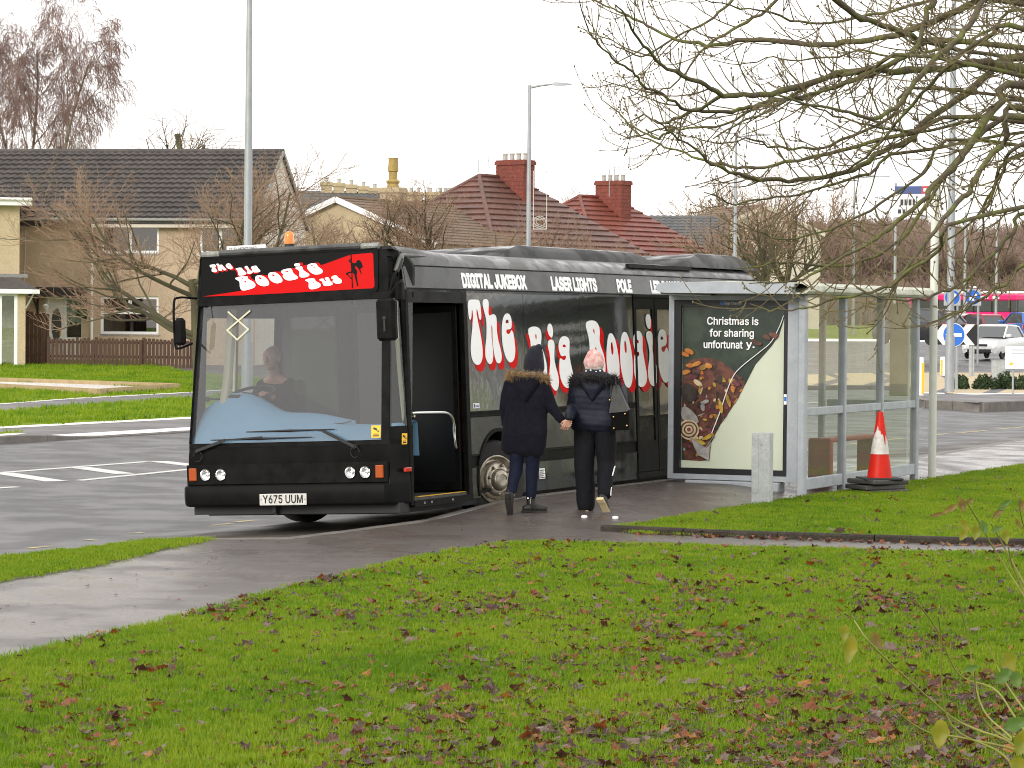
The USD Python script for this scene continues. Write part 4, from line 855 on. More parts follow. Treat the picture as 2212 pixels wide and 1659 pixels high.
# offside wall: cab window open to view, the rest clad black
fo = lambda pg, name, mat, v0=None: part(BUS, name, (lambda g: g.plate(pg, lambda x, y, z: (x, vO(y) - z, y), .03) and g)(G()), mat, smooth=False)
fo(sbox(.30, .26, 10.6, 1.12), 'offside_panel', 'black_body'); fo(sbox(.30, 2.22, 10.6, 2.44), 'offside_panel', 'black_body'); fo(sbox(1.95, 1.12, 10.6, 2.22), 'offside_panel', 'black_vinyl')
fo(sbox(.30, 1.12, .42, 2.22), 'cab_pillar', 'black_trim'); fo(sbox(1.88, 1.12, 1.95, 2.22), 'cab_pillar', 'black_trim'); fo(sbox(1.02, 1.12, 1.07, 2.22), 'cab_pillar', 'interior_cream')
g = G(); g.plate(sbox(.42, 1.12, 1.88, 2.22), lambda x, y, z: (x, vO(y) - .015, y), 0); part(BUS, 'cab_window', g, 'clear_glass', smooth=False)
# rear
g = G(); g.slab([[(10.62 + .06 * math.sin(math.pi * (v / 2.45)) - .12 * sst(2.3, 2.75, w), v, w) for v in np.linspace(.02, 2.42, 12)] for w in (.3, .8, 1.4, 2.0, 2.4, 2.7)], (-.05, 0, 0)); part(BUS, 'rear_panel', g, 'black_body')
# interior
g = G(); g.box((.12, .05, .30), (10.5, 2.42, .325)); part(BUS, 'floor', g, 'interior_dark', smooth=False)
g = G(); g.box((.5, 1.15, .33), (1.8, 2.40, .55)); part(BUS, 'cab_platform', g, 'interior_dark', smooth=False)
g = G(); g.box((.35, .1, 2.36), (10.4, 2.30, 2.38)); part(BUS, 'ceiling', g, 'interior_grey', smooth=False)
g = G(); g.box((1.98, .75, .33), (2.02, 2.38, 2.36)); part(BUS, 'bulkhead', g, 'interior_grey', smooth=False)
g = G(); g.box((1.0, 1.14, .33), (1.97, 1.17, 2.30)); part(BUS, 'cab_partition', g, 'interior_dark', smooth=False)
g = G(); g.box((1.75, .62, .33), (1.78, 1.13, 2.30)); part(BUS, 'entrance_curtain', g, 'interior_dark', smooth=False)
g = G(); g.box((3.2, .06, .33), (3.24, .9, 2.36)); part(BUS, 'partition', g, 'interior_dark', smooth=False)
prof_v = np.array([.06, .12, .38, .62, .94, 1.15, 1.50, 1.64, 1.80, 2.01, 2.24, 2.36, 2.44]); prof_w = np.array([1.10, 1.11, 1.09, 1.10, 1.17, 1.21, 1.22, 1.27, 1.39, 1.445, 1.43, 1.34, 1.26])
cvp = np.interp
V = np.linspace(.06, 2.44, 60); sm = np.convolve(np.pad(np.interp(V, prof_v, prof_w), 3, mode='edge'), np.ones(7) / 7, 'valid')
rows = []
for t in np.linspace(0, 1, 12):
    rows.append([(max(FP(v, .93)[0] + .05, .09) + .40 * t, v, .90 + (h - .90) * (math.sin(t * math.pi / 2) ** .85)) for v, h in zip(V, sm)])
rows.append([(.60, v, h - .02) for v, h in zip(V, sm)]); rows.append([(.62, v, .75) for v in V])
g = G(); g.grid(rows); DASH = part(BUS, 'dashboard', g, 'dash_blue', smooth=60)
g = G(); g.tube([(max(FP(v, .93)[0] + .05, .09) + .225, v, 1.098 + (.02 if v < .75 else 0)) for v in np.linspace(.66, 2.42, 20)], .006, 5); part(DASH, 'seam', g, 'rubber')
g = G(); a = np.linspace(0, 2 * np.pi, 33); sc_ = np.array([.80, 2.08, 1.42]); e1, e2 = np.array([0, 1.0, 0]), np.array([.93, 0, .30]); e2 /= np.linalg.norm(e2)
g.tube([sc_ + .245 * (math.cos(t) * e1 + math.sin(t) * e2) for t in a], .017, 8, cap=False); [g.bar(sc_, sc_ + .24 * (math.cos(t) * e1 + math.sin(t) * e2), .03, .015) for t in (.4, 2.74, 4.71)]; g.cyl(sc_, sc_ + np.array([-.12, 0, -.38]), .03, sides=8); part(BUS, 'steering_wheel', g, 'rubber', smooth=40)
g = G(); g.rbox((1.10, 1.85, .78), (1.55, 2.30, .92), .04); g.rbox((1.48, 1.85, .9), (1.60, 2.30, 1.55), .05); g.cyl((1.3, 2.08, .55), (1.3, 2.08, .8), .1); part(BUS, 'driver_seat', g, 'interior_dark')
g = G(); g.rbox((1.2, .75, .35), (1.8, 1.35, 1.22), .06); part(BUS, 'cab_cabinet', g, 'interior_dark')
g = G(); g.grid([[(1.95 + .03 * math.sin(14 * v), v, w) for v in np.linspace(.1 if w < 1.6 else .3, .98 - .22 * max(0, w - 1.3), 16)] for w in (.6, 1.0, 1.3, 1.6, 2.0, 2.2)]); part(BUS, 'curtain', g, 'curtain_red', smooth=True)
g = G(); g.tube([(.7, .80, .35), (.72, .80, 1.7), (.75, .80, 2.36)], .018, 8); g.tube([(.7, .80, 1.15), (.68, .40, 1.15), (.66, .12, 1.15)], .018, 8); part(BUS, 'grab_pole', g, 'chrome', smooth=True)
g = G(); g.box((1.02, 1.2, 1.15), (1.03, 1.72, 2.2)); part(BUS, 'assault_screen', g, 'clear_glass', smooth=False)
g = G(); g.tube([(.32, 2.30, 1.38), (.36, 2.22, 1.38), (.38, 2.12, 1.38)], .012, 6); g.rbox((.37, 1.99, 1.33), (.43, 2.13, 1.42), .012); g.ball((.30, 2.32, 1.38), (.02, .03, .03), 1); part(BUS, 'dash_camera', g, 'rubber')
# mirrors
g = G(); g.rbox((-.16, -.105, 1.905), (-.06, .105, 2.325), .03); MR = part(BUS, 'nearside_mirror', g, 'black_trim')
g = G(); g.tube(curve([(.20, .03, 2.56), (.05, -.05, 2.60), (-.06, -.06, 2.52), (-.10, -.02, 2.33)], 14), .013, 6); g.tube(curve([(.20, -.01, 2.50), (.06, -.09, 2.50), (-.06, -.08, 2.44), (-.11, -.02, 2.33)], 14), .013, 6); g.rbox((.12, -.04, 2.30), (.24, .03, 2.5), .02); part(MR, 'arm', g, 'black_trim', smooth=True)
g = G(); g.rbox((-.055, -.09, 1.93), (-.05, .09, 2.30), .001); part(MR, 'glass', g, 'chrome')
g = G(); g.bar((-.165, .0, 2.0), (-.165, .0, 2.12), .02, .01, (1, 0, 0)); g.cyl((-.17, 0, 2.13), (-.155, 0, 2.13), .02, sides=10); part(MR, 'clamp', g, 'rubber')
g = G(); g.rbox((-.12, 2.33, 1.94), (-.04, 2.45, 2.22), .03); ML = part(BUS, 'offside_mirror', g, 'black_trim')
g = G(); g.tube(curve([(.22, 2.36, 2.42), (-.02, 2.43, 2.43), (-.09, 2.45, 2.36), (-.09, 2.45, 1.98), (-.07, 2.43, 1.91), (.16, 2.40, 1.96)], 24), .013, 6); part(ML, 'arm', g, 'black_trim', smooth=True)
# wheels
def wheel(cu, cv, steer, side):
    c = np.array([cu, cv, .425]); ax = np.array([math.sin(steer), -math.cos(steer), 0]) * side
    g = G(); g.lathe([(.24, -.26), (.33, -.27), (.405, -.25), (.425, -.20), (.425, -.06), (.405, -.015), (.35, .0), (.255, -.01), (.245, -.04)], c, ax, 36); w_ = part(BUS, 'wheel', g, 'tyre', smooth=40)
    g = G(); g.lathe([(.255, -.02), (.262, .005), (.25, .008), (.235, -.03), (.215, -.05), (.20, -.045), (.19, -.005), (.165, .03), (.14, .045), (.12, .045), (.115, .035)], c, ax, 36); rim = part(w_, 'rim', g, 'steel_rim', smooth=40)
    x = np.cross(ax, (0, 0, 1)); 
    for k in range(8):
        t = k * math.pi / 4 + .2; p = c + .152 * (math.cos(t) * x + math.sin(t) * np.array([0, 0, 1.0])) + ax * .04
        g = G(); g.lathe([(.019, 0), (.019, .018), (.014, .034), (0, .04)], p, ax, 8); part(w_, 'wheel_nut', g, 'steel_rim')
    g = G(); g.lathe([(.115, .03), (.105, .075), (.085, .095), (.06, .098), (.055, .09), (0, .09)], c, ax, 24); part(w_, 'hub_cap', g, 'steel_rim', smooth=40)
wheel(2.36, .03, math.radians(-24), 1); wheel(2.36, 2.44, math.radians(-24), -1)
wheel(8.25, .03, 0, 1); wheel(8.25, 2.44, 0, -1)

# ---------------------------------------------------------------- bus shelter, in the road's frame (u, v, z)
RO = np.array([BP[0], BP[1], 0.0]); V3 = np.array([*V2, 0.0])
RM = [[*BA, 0], [*V3, 0], [0, 0, 1, 0], [*RO, 1]]
def gz_uv(u, v): return float(ground_z(np.r_[xy(u, v), 0]))
SH = thing('bus_shelter', 'grey framed glass bus shelter with a torn advert panel at its near end', 'bus shelter', matrix=RM)
for u in (6.52, 7.95, 9.41, 10.86):
    g = G(); w = .055 if u in (6.52, 10.86) else .04
    g.rbox((u - w, -1.94, -.03), (u + w, -1.85, 2.34), .012); part(SH, 'post', g, 'shelter_grey')
for u in (6.66, 10.78):
    g = G(); g.rbox((u - .04, -.70, .0), (u + .04, -.62, 2.34), .01) if u > 10 else None
    if u > 10: part(SH, 'post', g, 'shelter_grey')
for a, b in ((6.58, 7.91), (7.99, 9.37), (9.45, 10.80)):
    for z0, z1, nm in ((.93, 1.025, 'mid_rail'), (.07, .205, 'kick_rail')):
        g = G(); g.rbox((a, -1.925, z0), (b, -1.865, z1), .008); part(SH, nm, g, 'shelter_grey')
    g = G(); g.grid([[(a - .01, -1.895, z), (b + .01, -1.895, z)] for z in (1.02, 2.34)]); part(SH, 'glass_pane', g, 'shelter_glass', smooth=False)
    g = G(); g.grid([[(a - .01, -1.895, z), (b + .01, -1.895, z)] for z in (.20, .935)]); part(SH, 'glass_pane', g, 'shelter_glass', smooth=False)
g = G(); g.rbox((10.80, -1.84, .93), (10.85, -.72, 1.02), .008); part(SH, 'mid_rail', g, 'shelter_grey')
g = G(); g.grid([[(10.82, -1.85, z), (10.82, -.70, z)] for z in (.2, 2.3)]); part(SH, 'glass_pane', g, 'shelter_glass', smooth=False)
g = G(); g.rbox((10.70, -1.86, 1.08), (10.76, -1.60, 2.27), .01); part(SH, 'timetable_panel', g, 'cream_panel')
# roof: rounded slab, grey end fascia and mossy cream long edge
rp_ = [(-2.02, 2.36), (-2.06, 2.39), (-2.05, 2.44), (-1.98, 2.475), (-1.1, 2.49), (-.28, 2.47), (-.20, 2.44), (-.19, 2.40), (-.24, 2.35)]
g = G(); g.slab([[(u, v, z) for v, z in rp_] for u in (6.22, 8.0, 9.6, 11.30)], (0, 0, -.012)); g.box((6.22, -2.0, 2.345), (11.3, -.25, 2.36)); part(SH, 'roof', g, 'shelter_roof', smooth=40)
g = G(); P5 = Polygon([(-1.90, 2.345), (-1.90, 2.465), (-1.1, 2.48), (-.30, 2.475), (-.22, 2.455), (-.19, 2.41), (-.22, 2.365), (-.30, 2.35)])
g.plate(P5, lambda x, y, z: (6.16 + z, x, y), .06); part(SH, 'end_fascia', g, 'shelter_grey', smooth=False)
# advert panel at the near end
AU = 6.60
def vz(name, pg, mat, u, t, parent=SH, sm=False):
    g = G(); g.plate(pg, lambda x, y, z: (u - z, x, y), t); return part(parent, name, g, mat, smooth=sm)
AD = vz('advert_case', sbox(-1.835, .16, -.21, 2.325).difference(sbox(-1.70, .22, -.275, 2.27)), 'shelter_grey', AU + .10, .16)
vz('black_border', sbox(-1.70, .22, -.275, 2.27).difference(sbox(-1.645, .29, -.355, 2.205)), 'panel_black', AU + .02, .06, AD)
vz('pale_backing', sbox(-1.66, .27, -.34, 2.22), 'panel_pale', AU + .03, .02, AD)
vz('case_back', sbox(-1.72, .2, -.26, 2.29), 'panel_black', AU + .10, .01, AD)
tear = [(-1.638, 2.11), (-1.61, 2.0), (-1.57, 1.87), (-1.48, 1.74), (-1.38, 1.63), (-1.28, 1.52), (-1.18, 1.33), (-1.06, 1.11), (-.96, .96), (-.83, .78), (-.74, .60), (-.72, .48), (-.71, .385)]
poster = Polygon([(-.36, 2.198), (-1.64, 2.198)] + tear + [(-.6, .372), (-.36, .38)])
def pmat(n, a, b, s, st=(1, 1, 1)): pm(n, a, .35, b, s, ramp=(.42, .6), stretch=st)
pmat('print_green', (.012, .026, .016), (.035, .05, .03), 3.5); pmat('print_brown', (.06, .022, .014), (.14, .05, .03), 9); pmat('print_cream', (.42, .33, .2), (.55, .44, .28), 8)
pmat('print_orange', (.42, .13, .02), (.5, .24, .05), 9); pmat('print_wine', (.10, .016, .028), (.19, .05, .07), 11); pmat('print_yellow', (.45, .30, .04), (.22, .12, .02), 8); pmat('print_grey', (.20, .19, .18), (.32, .30, .28), 8); pmat('print_dark', (.018, .014, .012), (.04, .03, .025), 7)
PO = vz('poster', poster, 'print_green', AU + .008, .002, AD)
prng = random.Random(5); zz = [0]
def prn(pg, mat):
    zz[0] += 1; pg = pg.intersection(poster)
    if not pg.is_empty: vz('print', pg, mat, AU + .0055 - .00012 * zz[0], .0001, PO)
def blob(x, y, rx, ry, rot=0, n=9, j=.25):
    pts = [(rx * math.cos(a) * (1 + prng.uniform(-j, j)), ry * math.sin(a) * (1 + prng.uniform(-j, j))) for a in np.linspace(0, 2 * np.pi, n, endpoint=False)]
    return affinity.translate(affinity.rotate(smoothpoly(pts, it=2), rot, origin=(0, 0)), x, y)
prn(smoothpoly([(-.36, 1.50), (-.50, 1.58), (-.72, 1.60), (-.92, 1.52), (-1.10, 1.35), (-1.2, 1.2), (-1.1, .9), (-.9, .5), (-.6, .30), (-.36, .3)], it=2), 'print_brown')
for k in range(170):
    x, y = prng.uniform(-1.15, -.38), prng.uniform(.42, 1.52)
    if y > 1.62 - abs(x + .7) * .6: continue
    prn(blob(x, y, prng.uniform(.012, .062), prng.uniform(.008, .032), prng.uniform(0, 180)), prng.choice(['print_dark', 'print_wine', 'print_brown', 'print_yellow', 'print_orange', 'print_dark', 'print_dark', 'print_dark', 'print_grey', 'print_wine', 'print_cream', 'print_brown']))
for x, y in ((-.47, 1.50), (-.55, 1.52), (-.63, 1.48), (-.42, 1.42), (-.50, 1.36), (-.70, 1.50), (-1.0, 1.32), (-1.05, 1.30)): prn(blob(x, y, .055, .03, prng.uniform(-30, 30)), prng.choice(['print_orange', 'print_orange', 'print_wine', 'print_yellow']))
prn(smoothpoly([(-.36, 1.28), (-.52, 1.26), (-.58, 1.18), (-.50, 1.06), (-.36, 1.10)], it=2), 'print_dark')
prn(smoothpoly([(-.36, 1.02), (-.46, 1.0), (-.58, .88), (-.58, .80), (-.36, .84)], it=2), 'print_grey')
for r, m in ((.135, 'print_cream'), (.112, 'print_brown'), (.09, 'print_cream'), (.066, 'print_brown'), (.048, 'print_cream'), (.026, 'print_wine')): prn(blob(-.46 - .002 * r, .74, r, r * .92, 0, 12, .05), m)
for x, y, rt in ((-.95, 1.10, 70), (-.86, 1.02, 80), (-.92, .82, 60), (-.70, .66, -30), (-.60, .60, 20), (-.62, .46, -20)): prn(blob(x, y, .085, .025, rt), 'print_yellow')
prn(blob(-.66, .86, .03, .012), 'print_yellow')
for x, y in ((-1.52, 1.86), (-1.42, 1.84), (-1.30, 1.78), (-.46, 1.66), (-.40, 1.63)): prn(blob(x, y, .07, .03, 20), 'print_orange' if x > -.6 else 'print_brown')
for lab, y0, xr, xl, h in (('Christmas is', 1.985, -.672, -1.315, .085), ('for sharing', 1.845, -.705, -1.262, .085), ('unfortunat', 1.708, -.632, -1.12, .085), ('y.', 1.716, -1.165, -1.27, .085)):
    tp = text_poly(lab, h, True); bx = tp.bounds; sx = (xr - xl) / (bx[2] - bx[0]); tp = affinity.scale(affinity.translate(tp, -bx[0], 0), -sx, 1, origin=(0, 0)); tp = affinity.translate(tp, xr, y0)
    vz('lettering', tp, 'white_vinyl', AU - .006, .0006, PO)
tp = text_poly('Clear Channel', .032, True); bx = tp.bounds; tp = affinity.translate(affinity.scale(affinity.translate(tp, -bx[0], 0), -.22 / (bx[2] - bx[0]), 1, origin=(0, 0)), -.895, 2.222)
LG = vz('lettering', tp, 'sign_grey', AU - .042, .0006, AD); vz('emblem', shapely.Point(-.87, 2.235).buffer(.02).difference(affinity.rotate(sbox(-.90, 2.232, -.84, 2.238), 20)), 'sign_blue', AU - .042, .0006, AD)
g = G(); tl = [(-1.63, 2.1), (-1.58, 1.97), (-1.48, 1.79), (-1.34, 1.67), (-1.12, 1.50), (-1.01, 1.38), (-.92, 1.17), (-.85, .96), (-.74, .69)]
g.tube([(AU - .012, v, z) for v, z in curve(tl, 30)], .006, 5); part(AD, 'torn_fold', g, 'white_vinyl', smooth=True)
g = G(); g.add([(AU - .014, -.48, .655), (AU - .03, -.59, .44), (AU - .016, -.715, .385), (AU - .02, -.73, .57), (AU - .016, -.675, .53)], [[0, 1, 4], [1, 3, 4], [1, 2, 3]]); g.tube([(AU - .018, v, z) for v, z in ((-.48, .655), (-.575, .45), (-.71, .388))], .006, 5); g.tube([(AU - .018, v, z) for v, z in ((-.48, .655), (-.67, .53), (-.78, .68))], .006, 5); part(AD, 'torn_flap', g, 'print_grey', smooth=False)
g = G(); g.rbox((AU - .052, -1.69, 1.06), (AU - .044, -1.655, 1.18), .002); st = part(AD, 'sticker', g, 'white_vinyl'); g = G(); g.rbox((AU - .054, -1.686, 1.10), (AU - .051, -1.659, 1.15), .001); part(st, 'print', g, 'sign_blue')
g = G(); g.rbox((AU - .12, -1.62, -.02), (AU + .12, -.45, .15), .012); PL = part(SH, 'advert_plinth', g, 'shelter_grey')
g = G(); g.rbox((AU - .10, -1.56, -.05), (AU + .1, -.50, .02), .005); g.box((AU - .124, -1.60, .0), (AU - .119, -.46, .018)); part(PL, 'rusty_foot', g, 'rust')
for v in (-.75, -1.45):
    g = G(); g.box((AU - .02, v - .03, 2.3), (AU + .04, v + .03, 2.36)); part(SH, 'bracket', g, 'panel_black', smooth=False)
# perch rail
g = G(); g.rbox((8.42, -1.60, .02), (8.52, -1.30, .60), .02); BN = part(SH, 'bench_support', g, 'red_bench')
g = G(); g.rbox((10.30, -1.60, .02), (10.40, -1.30, .60), .02); part(SH, 'bench_support', g, 'red_bench')
g = G(); g.rbox((8.5, -1.58, .545), (10.32, -1.34, .60), .02); part(SH, 'bench_rail', g, 'red_bench')

# ---------------------------------------------------------------- post, cone, stop pole
P = on(1646, 1088); BO = thing('bollard_cabinet', 'short square grey metal post on the grass in front of the advert panel', 'post', P, -22)
g = G(); g.rbox((-.105, -.07, -.05), (.105, .07, .79), .006); part(BO, 'case', g, 'post_grey')
g = G(); g.rbox((-.10, -.076, .12), (-.022, -.068, .765), .002); part(BO, 'door', g, 'post_grey')
g = G(); g.cyl((.005, -.078, .665), (.005, -.068, .665), .013, sides=12); part(BO, 'lock', g, 'rust')
g = G(); [g.cyl((.075, -.075, z), (.075, -.069, z), .007, sides=8) for z in (.10, .4)]; part(BO, 'rivets', g, 'galvanised')

P = on(1896, 1064); s = .0055
CB = P.copy(); rngc = random.Random(3)
hts = [0.0]
for k in range(3):
    wk = .27 - .02 * k * 0; h = .055
    t = thing('paving_slab', ['lowest chipped dark slab in the stack under the traffic cone', 'middle dark slab in the stack under the traffic cone', 'top dark slab directly under the traffic cone'][k], 'slab', CB + [[.02, 0, 0], [-.03, .01, 0], [0, 0, 0]][k] + [0, 0, -.01 + .062 * k], 14 + 9 * k)
    g = G(); g.rbox((-wk, -wk * .95, 0), (wk, wk * .95, h), .012); g.v[-1][:, 2] += .012 * np.sin(g.v[-1][:, 0] * 9 + k); part(t, 'slab', g, 'slab_dark', smooth=False)
t = thing('traffic_cone', 'red and white traffic cone with a torn white band on stacked slabs', 'cone', CB + [.02, 0, .176], 8)
def cone_r(z): return .150 - .115 * z / .78
g = G(); g.lathe([(cone_r(0), 0), (cone_r(.30), .30), (cone_r(.31) , .31), (cone_r(.78), .78), (.03, .785), (.02, .79), (0, .79)], (0, 0, 0), (0, 0, 1), 28); part(t, 'body', g, 'cone_red', smooth=40)
a = np.linspace(0, 2 * np.pi, 61); g = G(); rag = lambda x: .52 + .055 * math.sin(1.6 * x + 1.0) + .035 * math.sin(5 * x + .6) - .16 * math.exp(-((x - 5.15) / .22) ** 2) + .02 * math.sin(13 * x)
g.grid([[((cone_r(z) + .003) * math.cos(x), (cone_r(z) + .003) * math.sin(x), z) for x in a for z in [z0 + (rag(x) - z0) * f]] for f in (0, .25, .5, .75, 1) for z0 in (.285,)]); part(t, 'white_band', g, 'cone_white', smooth=True)
g = G(); g.rbox((-.235, -.235, -.022), (.235, .235, .006), .01); part(t, 'base', g, 'rubber')

P = on(2013, 1034); SP = thing('bus_stop_pole', 'white bus stop pole with a blue topped flag sign', 'bus stop', P, -18)
topz = float(at(2016, 402, P[1])[2]) - P[2]
g = G(); g.cyl((0, 0, -.1), (0, 0, topz), .052, sides=18); part(SP, 'pole', g, 'white_pole', smooth=40)
g = G(); g.rbox((-.055, -.06, topz - .25), (.055, .06, topz + .01), .02); part(SP, 'pole_cap', g, 'white_pole')
k = P[1] / F; W_ = (2006 - 1929) * k * 1.05
def fl(name, x0, x1, y0, y1, mat, d=.0, parent=SP):
    g = G(); g.box((-W_ + x0 * W_ - .04, -.03 - d, topz - y1), (-W_ + x1 * W_ - .04, .0 - d * .5 if d else .0, topz - y0)); return part(parent, name, g, mat, smooth=False)
hz = (470 - 404) * k
FS = fl('flag', 0, 1, .0, hz, 'sign_white'); fl('blue_strip', 0, .73, .0, .10, 'sign_navy', .004, FS); fl('red_badge', .73, 1.0, .0, .10, 'sign_red', .004, FS); fl('badge_centre', .78, .95, .03, .07, 'sign_white', .008, FS)
for i, (a, b, c) in enumerate(((.16, .24, 0), (.27, .33, 0), (.38, .46, 0), (.49, .55, 0))): fl('route_number', a, b, .17, .25, 'plate_black', .004, FS)
for i in range(2): fl('route_number', .10 + .12 * i, .18 + .12 * i, .30, .355, 'plate_black', .004, FS)
fl('operator_logo', .62, .95, .385, .415, 'sign_grey', .004, FS)

# ---------------------------------------------------------------- lamp posts
def lamp_post(px, base_px_y, Y, r0, r1, top_y, label, arm=0, arm_rise=.06, mat='galvanised', base_z=None):
    b = at(px, base_px_y, Y); z0 = float(far_rise(b)) if base_z is None else base_z; b[2] = z0
    H = float(at(px, top_y, Y)[2]) - z0 if top_y is not None else 10.0
    t = thing('lamp_post', label, 'street lamp', b, group='street lamps along the road')
    g = G(); hb = min(1.6, H * .15); g.lathe([(r0 * 1.35, -.1), (r0 * 1.35, hb), (r0, hb + .08), (r0 * .97, H * .5), (r1, H - .02), (0, H)], (0, 0, 0), (0, 0, 1), 16); part(t, 'column', g, mat, smooth=40)
    if arm:
        s = 1 if arm > 0 else -1; L = abs(arm)
        g = G(); g.tube([(0, 0, H - .10), (s * L * .5, 0, H - .10 + arm_rise * .6), (s * L, 0, H - .10 + arm_rise)], [.045, .035, .03], 8); part(t, 'arm', g, mat, smooth=True)
        g = G(); pts = []
        for x, w, h0, h1 in ((0, .07, -.02, .03), (.12, .14, -.03, .07), (.45, .13, -.03, .06), (.7, .05, -.01, .02)):
            for y in (-w, w): pts += [(s * (L + x), y, H - .10 + arm_rise + h0), (s * (L + x), y * .7, H - .10 + arm_rise + h1)]
        g.tm(hull(pts)); part(t, 'lantern', g, 'galvanised', smooth=40)
    return t
lamp_post(533, 900, 61.0, .085, .052, -120, 'tall lamp post rising behind the bus windscreen, cut off by the top edge', 1.2)
L2 = lamp_post(1139, 780, 103.0, .085, .055, 183, 'lamp post with arm and a snowman light frame, behind the bus roof', .75, .12)
stage.GetPrimAtPath(L2).SetCustomDataByKey('label', 'lamp post with its lantern and a wire Christmas frame, behind the bus roof')
k2 = 103.0 / F
def l2(x, y): p = at(x, y, 103.0) - at(1139, 780, 103.0); return np.array([p[0], -.02, float(at(x, y, 103.0)[2]) - float(far_rise(at(1139, 780, 103.0)))])
g = G(); q = [l2(1152, 370), l2(1152, 495), l2(1181, 495), l2(1181, 370)]
[g.tube([q[i], q[(i + 1) % 4]], .014, 5) for i in range(4)]
c0 = (l2(1166, 478)); [g.tube([c0 + [r * math.cos(a), 0, r * .9 * math.sin(a)] for a in np.linspace(s0, s1, 14)], .010, 4) for r, s0, s1 in ((.20, 0, 6.28), (.13, .3, 4.5))]
[g.tube(curve([l2(1153, y), l2(1166, y + 5), l2(1180, y)], 8), .008, 4) for y in (372, 378, 470, 488)]
part(L2, 'christmas_frame', g, 'white_pole', smooth=False)
lamp_post(1586, 700, 128.0, .085, .055, 292, 'lamp post seen through the overhanging branches left of the sign pole', .85, .12)
LR = lamp_post(2051, 846, 86.5, .105, .070, -60, 'grey lamp column on the traffic island behind the bus stop flag', 1.2)
lamp_post(1842, 735, 175.0, .08, .05, 381, 'distant lamp post with one arm, left of the bus stop flag', 1.4, .1)
lamp_post(1932, 700, 190.0, .09, .06, 395, 'distant lamp post standing right under the bus stop flag')
lamp_post(2083, 690, 170.0, .08, .05, 458, 'distant lamp post between the arrow signs and the right edge', .9, .1)
lamp_post(2151, 690, 185.0, .08, .05, 470, 'rightmost distant lamp post in front of the brown wood')

# ---------------------------------------------------------------- road signs on the island
def zg(x, y, Y): return float(far_rise(at(x, y, Y)))
def sign_post(px, y0, y1, Y, label, name='road_sign', rot=0):
    b = at(px, y0, Y); z = zg(px, y0, Y) + .02; b[2] = z
    t = thing(name, label, 'road sign', b, rot); H = float(at(px, y1, Y)[2]) - z
    g = G(); g.cyl((0, 0, -.1), (0, 0, H), .045, sides=10); part(t, 'post', g, 'galvanised'); return t, H
def disc(t, x, z, r, y=-.06, name='face', mat='sign_blue'):
    g = G(); g.lathe([(r, .012), (r, 0), (0, 0)], (x, y, z), (0, 1, 0), 32); return part(t, name, g, mat, smooth=30)
def flat(t, name, pg, x, z, y, mat, th=.004):
    g = G(); g.plate(pg, lambda a, b, c: (x + a, y - c, z + b), th); return part(t, name, g, mat, smooth=False)
ARROW = Polygon([(-.36, 0), (-.06, .27), (-.06, .10), (.36, .10), (.36, -.10), (-.06, -.10), (-.06, -.27)])
for px, lab in ((2055.5, 'left of two blue keep left arrow signs on grey boards above the cars'), (2100, 'right of two blue keep left arrow signs on grey boards above the cars')):
    t, H = sign_post(px + 12, 745, 624, 121.0, lab); kk = 121.0 / F
    zc = float(at(px, 642.5, 121.0)[2]) - zg(px, 745, 121.0) - .02; xo = -12 * kk
    g = G(); g.rbox((xo - .34, -.055, zc - .34), (xo + .34, -.035, zc + .34), .008); bd = part(t, 'board', g, 'sign_grey')
    f = disc(t, xo, zc, .295); a = affinity.scale(affinity.rotate(ARROW, 45, origin=(0, 0)), .55, .55, origin=(0, 0)); flat(f, 'arrow', a, xo, zc, -.062, 'sign_white')
    g = G(); g.rbox((xo - .16, -.10, zc + .37), (xo + .14, .02, zc + .46), .02); part(t, 'lamp', g, 'sign_white')
# turn left disc in front of the chevron board
t, H = sign_post(2066, 846, 700, 88.5, 'round blue turn left arrow sign behind the grey lamp column', rot=-30)
zc = float(at(2061, 725, 88.5)[2]) - zg(2061, 846, 88.5); f = disc(t, -.08, zc, .335); flat(f, 'arrow', affinity.scale(ARROW, .72, .55, origin=(0, 0)), -.08, zc, -.062, 'sign_white'); g = G(); g.lathe([(.35, .01), (.35, -.004), (.33, -.006)], (-.08, -.05, zc), (0, 1, 0), 32); part(f, 'rim', g, 'sign_white')
t, H = sign_post(2099, 800, 744, 104.0, 'black and white chevron board on a post beside the white car', 'chevron_sign'); kk = 104.0 / F
zt, zb = [float(at(2066, y, 104.0)[2]) - zg(2066, 800, 104.0) for y in (702, 746)]; x0, x1 = (2016 - 2099) * kk, (2110 - 2099) * kk; hh = zt - zb
g = G(); g.rbox((x0, -.06, zb), (x1, -.04, zt), .005); bd = part(t, 'board', g, 'panel_black')
for c0 in (x0 + .02, x0 + (x1 - x0) * .55):
    w2 = (x1 - x0) * .22; pg = Polygon([(c0, zb + hh / 2), (c0 + w2 * .85, zt), (c0 + w2 * 1.75, zt), (c0 + w2 * .85, zb + hh / 2), (c0 + w2 * 1.75, zb), (c0 + w2 * .85, zb)])
    flat(bd, 'chevron', pg, 0, 0, -.062, 'sign_white')
g = G(); g.rbox((-.09, -.03, -.1), (.09, .11, zb + .02), .02); part(t, 'stub_post', g, 'post_grey')
